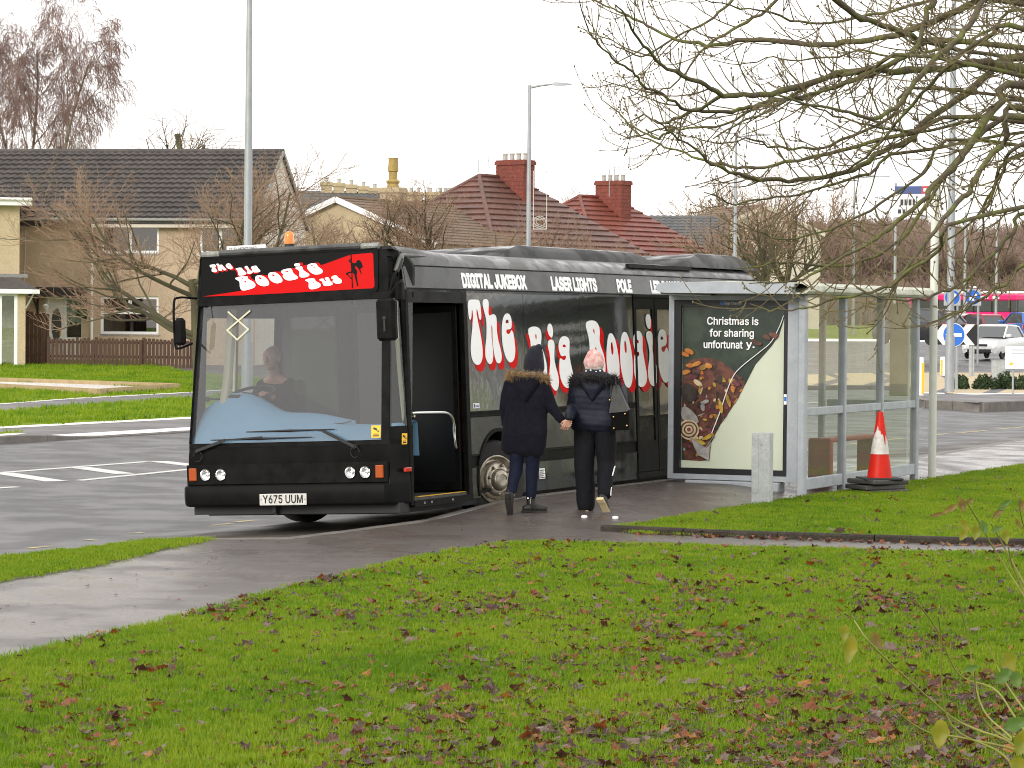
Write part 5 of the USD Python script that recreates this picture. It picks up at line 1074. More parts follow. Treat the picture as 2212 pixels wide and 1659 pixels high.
for px, yb, yt, Y, wpx, lab in ((1989.5, 853, 769, 82.0, 11, 'white bollard with an orange stripe at the right end of the shelter'), (2038, 786, 744, 104.0, 14, 'white bollard with a yellow edge under the chevron board')):
    b = at(px, yb, Y); b[2] = zg(px, yb, Y); kk = Y / F; h = (yb - yt) * kk; w2 = wpx * kk / 2
    t = thing('bollard', lab, 'bollard', b); g = G(); g.rbox((-w2, -w2, -.02), (w2, w2, h), .04); part(t, 'body', g, 'sign_white'); g = G(); g.rbox((.0 if wpx < 12 else -w2, -w2 - .01, h * .06), (w2 if wpx < 12 else -w2 * .4, -w2 + .02, h * .86), .005); part(t, 'stripe', g, 'sign_yellow')
Y = 86.0; kk = Y / F; b = at(2191, 812, Y); b[2] = zg(2191, 812, Y) + .1
t = thing('notice_board', 'white notice board with an orange emblem above the shrubs', 'sign', b); zt, zb = [float(at(2191, y, Y)[2]) - b[2] for y in (748, 797)]
g = G(); g.rbox((-20 * kk, -.02, zb), (44 * kk, .02, zt), .005); bd = part(t, 'board', g, 'sign_white')
for x in (-2, 30): g = G(); g.cyl((x * kk, .05, -.15), (x * kk, .05, zt), .03, sides=8); part(t, 'post', g, 'galvanised')
for z, a in ((.82, 1), (.68, .8)): flat(bd, 'text_line', sbox(-6 * kk, zb + (zt - zb) * z, (34 * a) * kk, zb + (zt - zb) * (z + .035)), 0, 0, -.021, 'sign_grey', .002)
flat(bd, 'emblem', Polygon([(-13 * kk, zb + .10), (-9 * kk, zb + .17), (-8 * kk, zb + .25), (-6 * kk, zb + .18), (-1 * kk, zb + .16), (-5 * kk, zb + .12)]), 0, 0, -.021, 'sign_yellow', .002)
b = at(2157, 792, 97.0); b[2] = zg(2157, 792, 97.0); t = thing('utility_cabinet', 'grey roadside cabinet between the white car and the notice board', 'cabinet', b); g = G(); g.rbox((-.22, -.15, 0), (.22, .15, .78), .02); part(t, 'case', g, 'post_grey'); g = G(); g.rbox((-.18, -.16, .08), (.18, -.15, .7), .004); part(t, 'door', g, 'post_grey'); g = G(); g.box((-.24, -.17, .77), (.24, .17, .80)); part(t, 'lid', g, 'post_grey')

# ---------------------------------------------------------------- vehicles beyond the roundabout
def car(px, py, Y, rot, paint, label, L=3.9, Wd=1.7, H=1.48):
    b = at(px, py, Y); b[2] = float(at(px, py, Y)[2]); t = thing('car', label, 'car', b, rot)
    hw = Wd / 2; sec = [(-L / 2, .30, .55, .72), (-L / 2 + .12, .22, .72, .93), (-L * .32, .2, .84, 1.0), (-.1, .2, .90, 1.0), (L * .33, .2, .93, 1.0), (L / 2 - .1, .24, .92, .95), (L / 2, .32, .80, .80)]   # front at -x
    rows = []
    for x, z0, z1, f in sec:
        w = hw * f; rows.append([(x, -w * .9, z0), (x, -w, z0 + .15), (x, -w, z1 - .16), (x, -w * .93, z1), (x, 0, z1 + .03), (x, w * .93, z1), (x, w, z1 - .16), (x, w, z0 + .15), (x, w * .9, z0)])
    g = G(); g.grid(rows); [g.add(np.array(r + [(r[0][0], 0, (r[0][2] + r[4][2]) / 2)]), [[i, i + 1, 9] for i in range(8)]) for r in (rows[0], rows[-1])]; part(t, 'body', g, paint, smooth=40)
    ax, bx_, cx, dx = -L * .22, -L * .02, L * .36, L * .47
    g = G(); g.tm(hull([(x, s * y, z) for s in (-1, 1) for x, y, z in ((bx_ - .05, hw * .70, H - .02), (bx_ + .2, hw * .70, H), (cx - .1, hw * .68, H - .02), (cx, hw * .66, H - .06), (bx_ - .05, hw * .72, H - .09), (cx, hw * .70, H - .12))])); part(t, 'roof', g, paint, smooth=30)
    g = G(); g.tm(hull([(x, s * y, z) for s in (-1, 1) for x, y, z in ((ax, hw * .86, .93), (bx_ + .02, hw * .71, H - .04), (cx - .04, hw * .69, H - .08), (dx, hw * .84, .93))])); part(t, 'glasshouse', g, 'car_glass', smooth=20)
    for s in (-1, 1):
        g = G(); g.bar((ax - .02, s * hw * .87, .92), (bx_ - .02, s * hw * .725, H - .05), .07, .05); part(t, 'pillar', g, paint)
        g = G(); g.bar((dx, s * hw * .85, .93), (cx, s * hw * .70, H - .08), .10, .06); part(t, 'pillar', g, paint)
        g = G(); g.tm(hull([(-L / 2 + .02, s * hw * .50, .56), (-L / 2 + .10, s * hw * .85, .58), (-L / 2 + .36, s * hw * .93, .82), (-L / 2 + .22, s * hw * .6, .76), (-L / 2 + .05, s * hw * .55, .66)])); part(t, 'headlight', g, 'car_glass' if paint != 'car_white' else 'plate_white', smooth=20)
        g = G(); g.rbox((L / 2 - .10, s * hw * .66, .62), (L / 2 + .015, s * hw * .92, .88), .02); part(t, 'tail_light', g, 'lens_red')
        g = G(); g.rbox((ax + .0, s * hw * .95, .92), (ax + .18, s * (hw + .16), 1.06), .03); part(t, 'mirror', g, paint)
        for x in (-L * .31, L * .33):
            g = G(); g.lathe([(.2, -.1), (.30, -.1), (.31, -.02), (.29, .0), (.19, .0), (.18, -.02), (0, -.02)], (x, s * (hw - .03), .31), (0, s, 0), 18); part(t, 'wheel', g, 'tyre')
    g = G(); g.rbox((-L / 2 - .02, -hw * .42, .54), (-L / 2 + .05, hw * .42, .64), .01); part(t, 'grille', g, 'panel_black')
    g = G(); g.rbox((-L / 2 - .03, -hw * .62, .27), (-L / 2 + .05, hw * .62, .42), .02); part(t, 'lower_grille', g, 'panel_black')
    g = G(); g.rbox((-L / 2 - .04, -.26, .42), (-L / 2 + .0, .26, .52), .004); part(t, 'number_plate', g, 'plate_white')
    g = G(); g.rbox((L / 2 - .02, -.26, .52), (L / 2 + .03, .26, .63), .004); part(t, 'number_plate', g, 'yellow_sticker')
    return t
car(2147, 775, 128, 62, 'car_white', 'white hatchback facing us beside the chevron board')
car(2112, 738, 160, -70, 'car_red', 'dark red car seen from behind, left of the pink bus', L=4.2)
car(2210, 738, 150, -78, 'car_blue', 'blue hatchback seen from behind at the right edge')
car(1985, 745, 122, -50, 'car_dark', 'dark hatchback half hidden behind the shelter end post', L=4.0)
car(2070, 735, 165, -80, 'car_white', 'white car behind the arrow signs and grey lamp column', L=4.3)
# pink bus
b = at(2100, 712, 205); t = thing('pink_bus', 'pink single deck bus with white roof edge behind the cars', 'bus', b, -52)
hw, LL, zz0 = 1.22, 10.4, .32
g = G(); g.rbox((-LL / 2, -hw, zz0), (LL / 2, hw, 1.22), .08); part(t, 'lower_body', g, 'bus_pink'); g = G(); g.rbox((-LL / 2 + .03, -hw + .02, 1.2), (LL / 2 - .03, hw - .02, 2.0), .06); part(t, 'window_band', g, 'car_glass')
g = G(); g.rbox((-LL / 2, -hw, 1.98), (LL / 2, hw, 2.42), .08); part(t, 'upper_body', g, 'bus_pink'); g = G(); g.rbox((-LL / 2 + .1, -hw + .05, 2.40), (LL / 2 - .1, hw - .05, 2.62), .1); part(t, 'roof', g, 'sign_white')
for x in np.linspace(-LL / 2 + 1.4, LL / 2 - .6, 6): g = G(); g.box((x - .05, -hw - .004, 1.2), (x + .05, -hw + .03, 2.0)); part(t, 'window_pillar', g, 'panel_black', smooth=False)
g = G(); g.box((-LL / 2 + .3, -hw - .008, 1.2), (-LL / 2 + 1.3, -hw + .03, 2.0)); part(t, 'rear_side', g, 'bus_pink', smooth=False)
for x in (-LL * .28, LL * .26): g = G(); g.lathe([(.25, -.1), (.46, -.1), (.47, .0), (.28, .02), (0, .02)], (x, -hw, .46), (0, -1, 0), 20); part(t, 'wheel', g, 'tyre')
for x0, x1 in ((1.6, 2.6), (3.0, 3.6)): flat(t, 'side_lettering', sbox(x0, 2.1, x1, 2.3), 0, 0, -hw - .003, 'sign_white', .004)
g = G(); g.rbox((LL / 2 - .02, -hw * .9, 1.0), (LL / 2 + .03, hw * .9, 2.0), .02); part(t, 'windscreen', g, 'car_glass')

# ---------------------------------------------------------------- houses across the road; each in its own frame (x along the front, y to the back, z up)
def wbox(parent, name, lo, hi, mat, b=0): 
    g = G(); g.rbox(lo, hi, b) if b else g.box(lo, hi); return part(parent, name, g, mat, smooth=False)
def window(h, x0, x1, z0, z1, y=0.0, panes=2, transom=None, sill=True, inside=None, glass='house_glass', fr=.10):
    """uPVC window set in the front wall at depth y: frame, mullions, panes, sill."""
    w = part(h, 'window', (lambda g: (g.box((x0, y - .03, z0), (x0 + fr, y + .06, z1)), g.box((x1 - fr, y - .03, z0), (x1, y + .06, z1)), g.box((x0 + fr, y - .03, z0), (x1 - fr, y + .06, z0 + fr)), g.box((x0 + fr, y - .03, z1 - fr), (x1 - fr, y + .06, z1)), [g.box((x0 + (x1 - x0) * k / panes - fr * .6, y - .028, z0 + fr), (x0 + (x1 - x0) * k / panes + fr * .6, y + .058, z1 - fr)) for k in range(1, panes)] if transom is None else [g.box((x0 + fr, y - .028, transom - fr * .55), (x1 - fr, y + .058, transom + fr * .55)), g.box(((x0 + x1) / 2 - fr * .6, y - .026, transom + fr * .55), ((x0 + x1) / 2 + fr * .6, y + .056, z1 - fr))]) and g)(G()), 'upvc', smooth=False)
    spans = [(x0 + (x1 - x0) * k / panes + fr * .6, x0 + (x1 - x0) * (k + 1) / panes - fr * .6, z0 + fr, z1 - fr) for k in range(panes)] if transom is None else [(x0 + fr, x1 - fr, z0 + fr, transom - fr * .55), (x0 + fr, (x0 + x1) / 2 - .02, transom + .03, z1 - fr), ((x0 + x1) / 2 + .02, x1 - fr, transom + .03, z1 - fr)]
    for a, b, c, d in spans: wbox(w, 'pane', (a, y + .01, c), (b, y + .016, d), glass)
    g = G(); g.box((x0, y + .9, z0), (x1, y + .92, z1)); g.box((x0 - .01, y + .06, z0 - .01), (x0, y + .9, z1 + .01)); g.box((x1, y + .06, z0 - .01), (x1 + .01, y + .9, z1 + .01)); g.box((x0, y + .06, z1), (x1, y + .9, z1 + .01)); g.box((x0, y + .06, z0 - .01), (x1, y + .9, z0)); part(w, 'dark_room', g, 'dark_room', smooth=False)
    if sill: wbox(w, 'sill', (x0 - .08, y - .10, z0 - .09), (x1 + .08, y + .04, z0), 'upvc')
    return w
def holed(h, name, poly, holes, y, mat, t=.25):
    g = G(); g.plate(poly.difference(unary_union([sbox(*q) for q in holes])) if holes else poly, lambda a, b, c: (a, y + c, b), t); return part(h, name, g, mat, smooth=False)
def tiles(parent, P00, P10, P01, P11, rows, mat, name='roof_tiles', wave=.0, cols=None, th=.045):
    """Courses of roof tiles between the eaves P00-P10 and the ridge P01-P11; each course laps the one below and each tile has its own roll."""
    P00, P10, P01, P11 = (np.asarray(p, float) for p in (P00, P10, P01, P11)); n = np.cross(P10 - P00, P01 - P00); n /= np.linalg.norm(n); n = n if n[2] > 0 else -n
    g = G()
    for r in range(rows):
        a, b = r / rows, min(1, (r + 1.22) / rows); A0, A1 = P00 + (P01 - P00) * a, P10 + (P11 - P10) * a; B0, B1 = P00 + (P01 - P00) * b, P10 + (P11 - P10) * b
        if cols:
            m = max(2, int(cols * np.linalg.norm(A1 - A0) / np.linalg.norm(P10 - P00))); s = np.linspace(0, 1, m * 2 + 1)[:, None]; w = np.where(np.arange(m * 2 + 1) % 2 == 0, 0, wave)[:, None] * n
        else: s = np.array([[0.0], [1.0]]); w = 0 * s * n
        lo = A0 + (A1 - A0) * s + n * th + w; hi = B0 + (B1 - B0) * s + n * .006 + w; un = A0 + (A1 - A0) * s + n * .0 + w * .6
        g.grid(np.stack([un, lo, hi]))
    return part(parent, name, g, mat, smooth=False, kind='stuff')
def chimney(h, c, w, d, z0, z1, pots, mat='brick_red', potmat='pot_grey', cap=None, ph=.36):
    g = G(); g.box((c[0] - w / 2, c[1] - d / 2, z0), (c[0] + w / 2, c[1] + d / 2, z1)); 
    ch = part(h, 'chimney', g, mat, smooth=False)
    if mat == 'brick_red':
        n = int((z1 - z0 - .25) / .21)
        for k in range(n):                                              # raised courses show the joints
            z = z1 - .25 - k * .21
            wbox(ch, 'brick_course', (c[0] - w / 2 - .012, c[1] - d / 2 - .012, z - .18), (c[0] + w / 2 + .012, c[1] + d / 2 + .012, z), mat)
    wbox(ch, 'corbel', (c[0] - w / 2 - .07, c[1] - d / 2 - .07, z1 - .22), (c[0] + w / 2 + .07, c[1] + d / 2 + .07, z1 - .04), cap or mat)
    wbox(ch, 'cap', (c[0] - w / 2 - .03, c[1] - d / 2 - .03, z1 - .04), (c[0] + w / 2 + .03, c[1] + d / 2 + .03, z1 + .03), cap or mat)
    for k in range(pots):
        x = c[0] - w / 2 + w * (k + .5) / pots; g = G(); g.lathe([(.13, 0), (.12, ph * .8), (.145, ph * .82), (.145, ph), (.10, ph), (.10, ph - .1)], (x, c[1], z1 + .03), (0, 0, 1), 12); part(ch, 'chimney_pot', g, potmat)
    return ch

# terraced house B: brown render, dark tiled roof, white end gable
YB = 114.0; kB = YB / F; RB = -9.0
oB = at(41, 700, YB); oB[2] = .30; cB, sB = math.cos(math.radians(RB)), math.sin(math.radians(RB))
def lx(px, py=600):
    """Local x on house B's front wall for picture column px."""
    d = ray(px, py); o = oB - CAM; n = np.array([-sB, cB, 0]); t = (o @ n) / (d @ n); p = CAM + d * t - oB; return float(p[0] * cB + p[1] * sB), float(p[2])
HB = thing('terraced_house', 'brown rendered terraced house with dark tiled roof behind the brown fence', 'house', oB, RB)
X0, X1 = lx(-420)[0], lx(548)[0]; ze = lx(200, 471)[1]; zr = ze + 2.75; DB = 8.6
wd = [(lx(217)[0], lx(343)[0], lx(280, 722)[1], lx(280, 640)[1]), (lx(217)[0], lx(343)[0], lx(280, 547)[1], lx(280, 487)[1])]
dr = (lx(97)[0], lx(178)[0], -.2, lx(130, 638)[1])
holes = [(w[0], w[2], w[1], w[3]) for w in wd] + [(dr[0], dr[2], dr[1], dr[3])] + [(lx(430)[0], wd[1][2], lx(520)[0], wd[1][3])]
holed(HB, 'front_wall', sbox(X0, -.8, X1, ze), holes, 0, 'render_tan')
g = G(); gab = Polygon([(.25, -.8), (.25, ze), (DB / 2, zr), (DB, ze), (DB, -.8)]); g.plate(gab, lambda a, b, c: (X1 - c, a, b), .25); part(HB, 'gable_wall', g, 'render_white', smooth=False)
g = G(); g.plate(sbox(X0, -.8, X1 - .25, ze), lambda a, b, c: (a, DB - .25 + c, b), .25); part(HB, 'back_wall', g, 'render_tan', smooth=False)
ov = .32; zl = lambda y: ze + (zr - ze) * (y / (DB / 2))
RFB = part(HB, 'roof', (lambda g: (g.add([(X0, -ov, zl(-ov)), (X1 + .12, -ov, zl(-ov)), (X1 + .12, DB / 2, zr), (X0, DB / 2, zr)], [[0, 1, 2, 3]]), g.add([(X0, DB / 2, zr), (X1 + .12, DB / 2, zr), (X1 + .12, DB + ov, zl(-ov)), (X0, DB + ov, zl(-ov))], [[0, 1, 2, 3]])) and g)(G()), 'tile_dark', smooth=False)
tiles(RFB, (X0, -ov, zl(-ov)), (X1 + .12, -ov, zl(-ov)), (X0, DB / 2, zr), (X1 + .12, DB / 2, zr), 15, 'tile_dark', wave=.05, cols=62, th=.09)
g = G(); g.tube([(X0, DB / 2, zr + .02), (X1 + .12, DB / 2, zr + .02)], .11, 8); part(RFB, 'ridge', g, 'tile_dark')
g = G(); g.bar((X1 + .10, -ov, zl(-ov)), (X1 + .10, DB / 2, zr), .06, .16); g.bar((X1 + .10, DB + ov, zl(-ov)), (X1 + .10, DB / 2, zr), .06, .16); part(RFB, 'verge', g, 'pale_corner', smooth=False)
xm = lx(200)[0]
wbox(HB, 'fascia', (X0, -ov - .03, ze - .30), (xm, -ov + .02, ze - .02), 'fascia_black'); wbox(HB, 'soffit', (X0, -ov, ze - .32), (xm, 0, ze - .29), 'fascia_black')
wbox(HB, 'fascia', (xm + .02, -ov - .03, ze - .22), (X1, -ov + .02, ze - .06), 'fascia_black'); wbox(HB, 'fascia', (xm + .02, -ov - .02, ze - .36), (X1, -.0, ze - .24), 'render_white')
g = G(); g.tube([(X0, -ov - .08, ze - .05), (X1, -ov - .08, ze - .08)], .06, 8); part(HB, 'gutter', g, 'pale_corner')
g = G(); g.tube([(xm, -ov - .05, ze - .10), (xm, -.10, ze - .5), (xm, -.07, ze - .7), (xm, -.07, -.5)], .055, 8); part(HB, 'downpipe', g, 'upvc')
g = G(); g.tube([(lx(55)[0], -.03, ze - .3), (lx(53)[0], -.03, 2.2)], .018, 5); part(HB, 'cable', g, 'render_white')
w = window(HB, *wd[0], y=.10, panes=1, transom=wd[0][3] - .62)
g = G(); xs_ = np.linspace(0, 1, 24)
for a, b in ((.03, .25), (.86, .99)): g.grid([[(wd[0][0] + (wd[0][1] - wd[0][0]) * (a + (b - a) * s), .30 + .03 * math.sin(s * 40), z) for s in xs_] for z in (wd[0][2] + .05, wd[0][3] - .65)])
part(w, 'curtain', g, 'curtain_lilac', smooth=True); wbox(w, 'pelmet', (wd[0][0] + .05, .22, wd[0][3] - .98), (wd[0][1] - .05, .28, wd[0][3] - .68), 'curtain_lilac')
xv = (wd[0][0] + wd[0][1]) / 2; g = G(); g.lathe([(.07, 0), (.06, .3), (.09, .5), (.1, .52)], (xv, .35, wd[0][2] + .08), (0, 0, 1), 12); g.ball((xv - .05, .35, wd[0][2] + .8), (.14, .1, .18), 1); part(w, 'vase', g, 'pot_grey')
window(HB, *wd[1], y=.10, panes=2); window(HB, lx(430)[0], lx(520)[0], wd[1][2], wd[1][3], y=.1, panes=2)
# door with side light and canopy
x0, x1, z1 = dr[0], dr[1], dr[3]; xd = lx(139)[0]; yd = .12
D = wbox(HB, 'door', (x0 + .03, yd, -.1), (xd - .02, yd + .06, z1 - .05), 'upvc')
g = G(); g.plate(affinity.scale(shapely.Point(0, 0).buffer(1, 16), .20, .62), lambda a, b, c: (x0 + (xd - x0) * .56 + a, yd - .012 + c, z1 - 1.12 + b), .01); part(D, 'oval_pane', g, 'car_glass', smooth=False)
wbox(D, 'letter_box', (x0 + (xd - x0) * .36, yd - .02, .52), (x0 + (xd - x0) * .68, yd - .004, .62), 'brass'); wbox(D, 'handle', (xd - .20, yd - .05, .95), (xd - .15, yd - .01, 1.25), 'brass')
FRD = part(HB, 'door_frame', (lambda g: (g.box((x0, yd - .03, -.1), (x0 + .05, yd + .08, z1)), g.box((xd - .02, yd - .03, -.1), (xd + .06, yd + .08, z1)), g.box((x1 - .06, yd - .03, -.1), (x1, yd + .08, z1)), g.box((x0 + .05, yd - .03, z1 - .05), (x1 - .06, yd + .08, z1)), g.box((xd + .06, yd - .02, -.1), (x1 - .06, yd + .06, .80)), g.box((xd + .06, yd - .025, .80), (x1 - .06, yd + .07, .88))) and g)(G()), 'upvc', smooth=False)
wbox(FRD, 'side_pane', (xd + .06, yd, .88), (x1 - .06, yd + .006, z1 - .05), 'clear_glass')
g = G(); g.plate(Polygon([(xd + .06, z1 - .06), (x1 - .06, z1 - .06)] + [(x1 - .06 - (x1 - xd - .12) * k / 24, 1.42 + .08 * math.sin(k * .8)) for k in range(25)]).buffer(0), lambda a, b, c: (a, yd + .05 + c, b), .01); part(FRD, 'blind', g, 'blind', smooth=False)
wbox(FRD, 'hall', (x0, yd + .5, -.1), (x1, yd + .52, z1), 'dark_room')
g = G(); g.add([(lx(75)[0], -.75, lx(75, 640)[1] - .0), (lx(194)[0], -.75, lx(75, 640)[1]), (lx(190)[0], .0, lx(75, 620)[1]), (lx(78)[0], .0, lx(75, 620)[1])], [[0, 1, 2, 3]]); g.box((lx(75)[0], -.77, lx(75, 641)[1]), (lx(194)[0], -.70, lx(75, 623)[1])); CN = part(HB, 'canopy', g, 'fascia_black', smooth=False)
for px in (82, 186): g = G(); X = lx(px)[0]; g.bar((X, -.65, lx(75, 640)[1]), (X, -.02, lx(75, 667)[1]), .06, .08); g.bar((X, -.03, lx(75, 640)[1]), (X, -.03, lx(75, 690)[1]), .08, .06); part(CN, 'bracket', g, 'fascia_black', smooth=False)
b = at(180, 676, YB - .3); tp_ = thing('topiary_ball', 'round green topiary ball hanging beside the white front door', 'plant', b); g = G(); bb = trimesh.creation.icosphere(3, .24); dv = bb.vertices * (1 + .12 * (meshkit.noise(bb.vertices * 30) - .5))[:, None]; g.add(dv, bb.faces); part(tp_, 'leaves', g, 'topiary'); g = G(); g.tube([(0, 0, .2), (0, .05, .7)], .008, 4); part(tp_, 'chain', g, 'panel_black')

# house A: cream house that projects at the left edge, with glazed porch
YA = 108.0; oA = at(41, 700, YA); oA[2] = .20
HA = thing('cream_house', 'cream rendered house with white fascia and glazed porch at the left edge', 'house', oA, 9.3)
kA = YA / F; hz_ = lambda y: (680 - y) * kA + HC - oA[2]
wbox(HA, 'wall', (-9, 0, -.6), (0, 9, hz_(440)), 'render_cream')
g = G(); zt = hz_(445); g.box((-9, -.42, zt), (.45, -.38, zt + .27)); g.box((-9, -.38, zt), (.45, .0, zt + .03)); part(HA, 'fascia', g, 'upvc', smooth=False)
g = G(); g.tube([(-9, -.47, zt + .25), (.46, -.47, zt + .22)], .06, 8); part(HA, 'gutter', g, 'upvc')
g = G(); g.add([(-9, -.45, zt + .26), (.48, -.45, zt + .26), (-2.6, 3.6, zt + 1.9), (-9, 3.6, zt + 1.9)], [[0, 1, 2, 3]]); g.add([(.48, -.45, zt + .26), (.48, 9, zt + .26), (-2.6, 4, zt + 1.9)], [[0, 1, 2]]); RA_ = part(HA, 'roof', g, 'tile_dark', smooth=False)
tiles(RA_, (-9, -.46, zt + .27), (.48, -.46, zt + .27), (-9, 3.6, zt + 1.92), (-2.6, 3.6, zt + 1.92), 10, 'tile_dark', wave=.04, cols=40, th=.07)
px0, px1, py = -4.0, .25, -1.7; zp = hz_(634)
g = G(); g.add([(px0, py - .2, zp + .12), (px1 + .45, py - .2, zp + .12), (px1 - .35, 0, hz_(598)), (px0, 0, hz_(598))], [[0, 1, 2, 3]]); g.add([(px1 + .45, py - .2, zp + .12), (px1 + .45, 0, zp + .12), (px1 - .35, 0, hz_(598))], [[0, 1, 2]]); PR = part(HA, 'porch_roof', g, 'tile_dark', smooth=False)
g = G(); g.box((px0, py - .24, zp - .02), (px1 + .48, py - .2, zp + .14)); g.box((px1 + .44, py - .2, zp - .02), (px1 + .48, 0, zp + .14)); part(PR, 'fascia', g, 'upvc', smooth=False)
g = G(); g.box((-1.4, -.1, hz_(600)), (.3, .0, hz_(592))); part(PR, 'flashing', g, 'pale_corner', smooth=False)
g = G(); [g.box((x, py, -.3), (x + .12, py + .08, zp)) for x in (px0, -2.2, -.72, px1 - .42)]; [g.box((px0, py + .003, z), (px1 - .3, py + .077, z + .10)) for z in (-.3, zp - .10)]; part(HA, 'porch_frame', g, 'upvc', smooth=False)
wbox(HA, 'porch_glass', (px0, py + .04, -.2), (px1 - .42, py + .046, zp - .1), 'clear_glass'); wbox(HA, 'porch_wall', (px1 - .30, py + .01, -.6), (px1 - .02, 0, zp), 'render_cream'); wbox(HA, 'porch_inner', (px0, -.12, -.2), (px1 - .3, -.06, zp), 'render_white')
g = G(); g.bar((px1 + .28, py + .3, zp), (px1 - .02, py + .3, zp - .55), .06, .06); part(HA, 'bracket', g, 'upvc', smooth=False)
g = G(); g.lathe([(.08, 0), (.12, .14), (.02, .2)], (lx(60)[0] * 0 + .95, -.3, hz_(668)), (0, 0, 1), 10); part(HA, 'wall_lamp', g, 'pot_grey')

# brown fence: tall gate panel and picket run, board by board
fa, fb = on(101, 790), on(430, 794); rngf = random.Random(8)
FN = thing('picket_fence', 'low dark brown picket fence in front of the terraced house', 'fence')
dF = (fb - fa)[:2]; LF = np.linalg.norm(dF); dF = dF / LF; ang = math.atan2(dF[1], dF[0])
def board(parent, s, w, z0, h, y=0.0, name='board', base=fa, mat='fence_wood', sl=0):
    T = np.eye(4); T[:2, :2] = [[dF[0], -dF[1]], [dF[1], dF[0]]]; T[:3, 3] = [base[0] + dF[0] * s, base[1] + dF[1] * s, z0]
    g = G(); g.add(np.array([[x * (1), yy + y, z] for yy in (0, .02) for x, z in ((0, 0), (w, 0), (w, h), (w * .75, h + sl), (w * .25, h + sl), (0, h))]) @ T[:3, :3].T + T[:3, 3], [[0, 1, 2], [0, 2, 3], [0, 3, 4], [0, 4, 5], [6, 8, 7], [6, 9, 8], [6, 10, 9], [6, 11, 10]] + [[i, (i + 1) % 6, (i + 1) % 6 + 6] for i in range(6)] + [[i, (i + 1) % 6 + 6, i + 6] for i in range(6)])
    return part(parent, name, g, mat, smooth=False)
s = 0.0; hF = 62 * fa[1] / F
while s < LF:
    w = rngf.uniform(.105, .125); gap = .028 if rngf.random() < .8 else .05
    board(FN, s, w, float(ground_z(fa)) - .05, hF + rngf.uniform(-.05, .03), sl=.02); s += w + gap
for z in (.30, hF - .22):
    board(FN, 0, LF, float(ground_z(fa)) + z, .09, y=.03, name='rail')
for k in range(4): board(FN, k * LF / 3.2, .12, float(ground_z(fa)) - .05, hF + .06, y=.05, name='post')
GT = thing('garden_gate', 'tall dark brown board gate beside the glazed porch', 'gate')
ga = on(38.5, 788.5); s = 0; hG = 119 * ga[1] / F; lg = 62 * ga[1] / F
while s < lg:
    w = rngf.uniform(.12, .15); board(GT, s, w, float(ground_z(ga)) - .05, hG + rngf.uniform(-.04, .03) - .1 * (s > lg * .45), base=ga, sl=.03); s += w + .012
for z in (.35, hG * .5, hG - .28): board(GT, 0, lg, float(ground_z(ga)) + z, .10, y=-.03, name='rail', base=ga)
board(GT, lg - .14, .14, float(ground_z(ga)) - .05, hG - .02, y=-.06, name='post', base=ga)

# ---- gable fronted house with white bargeboards
def gable_house(name, label, apex_px, Y, rot, half, depth, pitch, wallmat, roofmat, z0, rows=10, barge='upvc', cols=None, wave=0):
    """Gable towards us; apex at picture point apex_px."""
    a = at(*apex_px, Y); h = a[2] - z0; o = np.array([a[0], a[1], z0]); H = thing(name, label, 'house', o, rot); zE = h - half * pitch
    g = G(); g.plate(Polygon([(-half, -.5), (-half, zE), (0, h), (half, zE), (half, -.5)]), lambda x, z, c: (x, c, z), .25); part(H, 'gable_wall', g, wallmat, smooth=False)
    for s_ in (-1, 1): wbox(H, 'side_wall', (s_ * half - .125, .25, -.5), (s_ * half + .125, depth, zE), wallmat)
    wbox(H, 'back_wall', (-half, depth - .2, -.5), (half, depth, zE), wallmat)
    ov = .35; g = G()
    for s_ in (-1, 1): g.add([(s_ * (half + ov), -.2, zE - ov * pitch + .03), (0, -.2, h + .05), (0, depth + .2, h + .05), (s_ * (half + ov), depth + .2, zE - ov * pitch + .03)], [[0, 1, 2, 3]])
    R = part(H, 'roof', g, roofmat, smooth=False)
    for s_ in (-1, 1): tiles(R, (s_ * (half + ov), -.2, zE - ov * pitch + .04), (s_ * (half + ov), depth + .2, zE - ov * pitch + .04), (0, -.2, h + .06), (0, depth + .2, h + .06), rows, roofmat, cols=cols, wave=wave)
    for s_ in (-1, 1): g = G(); g.bar((s_ * (half + ov), -.24, zE - ov * pitch - .02), (0, -.24, h - .02), .05, .26, (0, 0, 1)); part(H, 'bargeboard', g, barge, smooth=False)
    g = G(); g.tube([(0, -.2, h + .08), (0, depth + .2, h + .08)], .10, 6); part(R, 'ridge', g, roofmat)
    return H, h, zE, o
HC_, h, zE, oC = gable_house('gabled_house', 'cream gabled house with white bargeboards behind the bare street trees', (730, 430), 138, -27, 5.0, 11, .40, 'render_cream', 'tile_brown', .9, 14)
window(HC_, -1.6, .4, 2.6, 3.9, y=-.02, panes=2)
ch = chimney(HC_, (.0, 5.2), 1.0, .75, h - .6, h + .72, 0, 'stone_pot', cap='stone_pot')
g = G(); g.lathe([(.30, 0), (.26, .18), (.34, .30), (.2, .42), (.20, .75), (.26, .80), (.22, 1.35), (.25, 1.42), (.2, 1.44)], (0, 5.2, h + .74), (0, 0, 1), 14); part(ch, 'chimney_pot', g, 'yellow_pot')

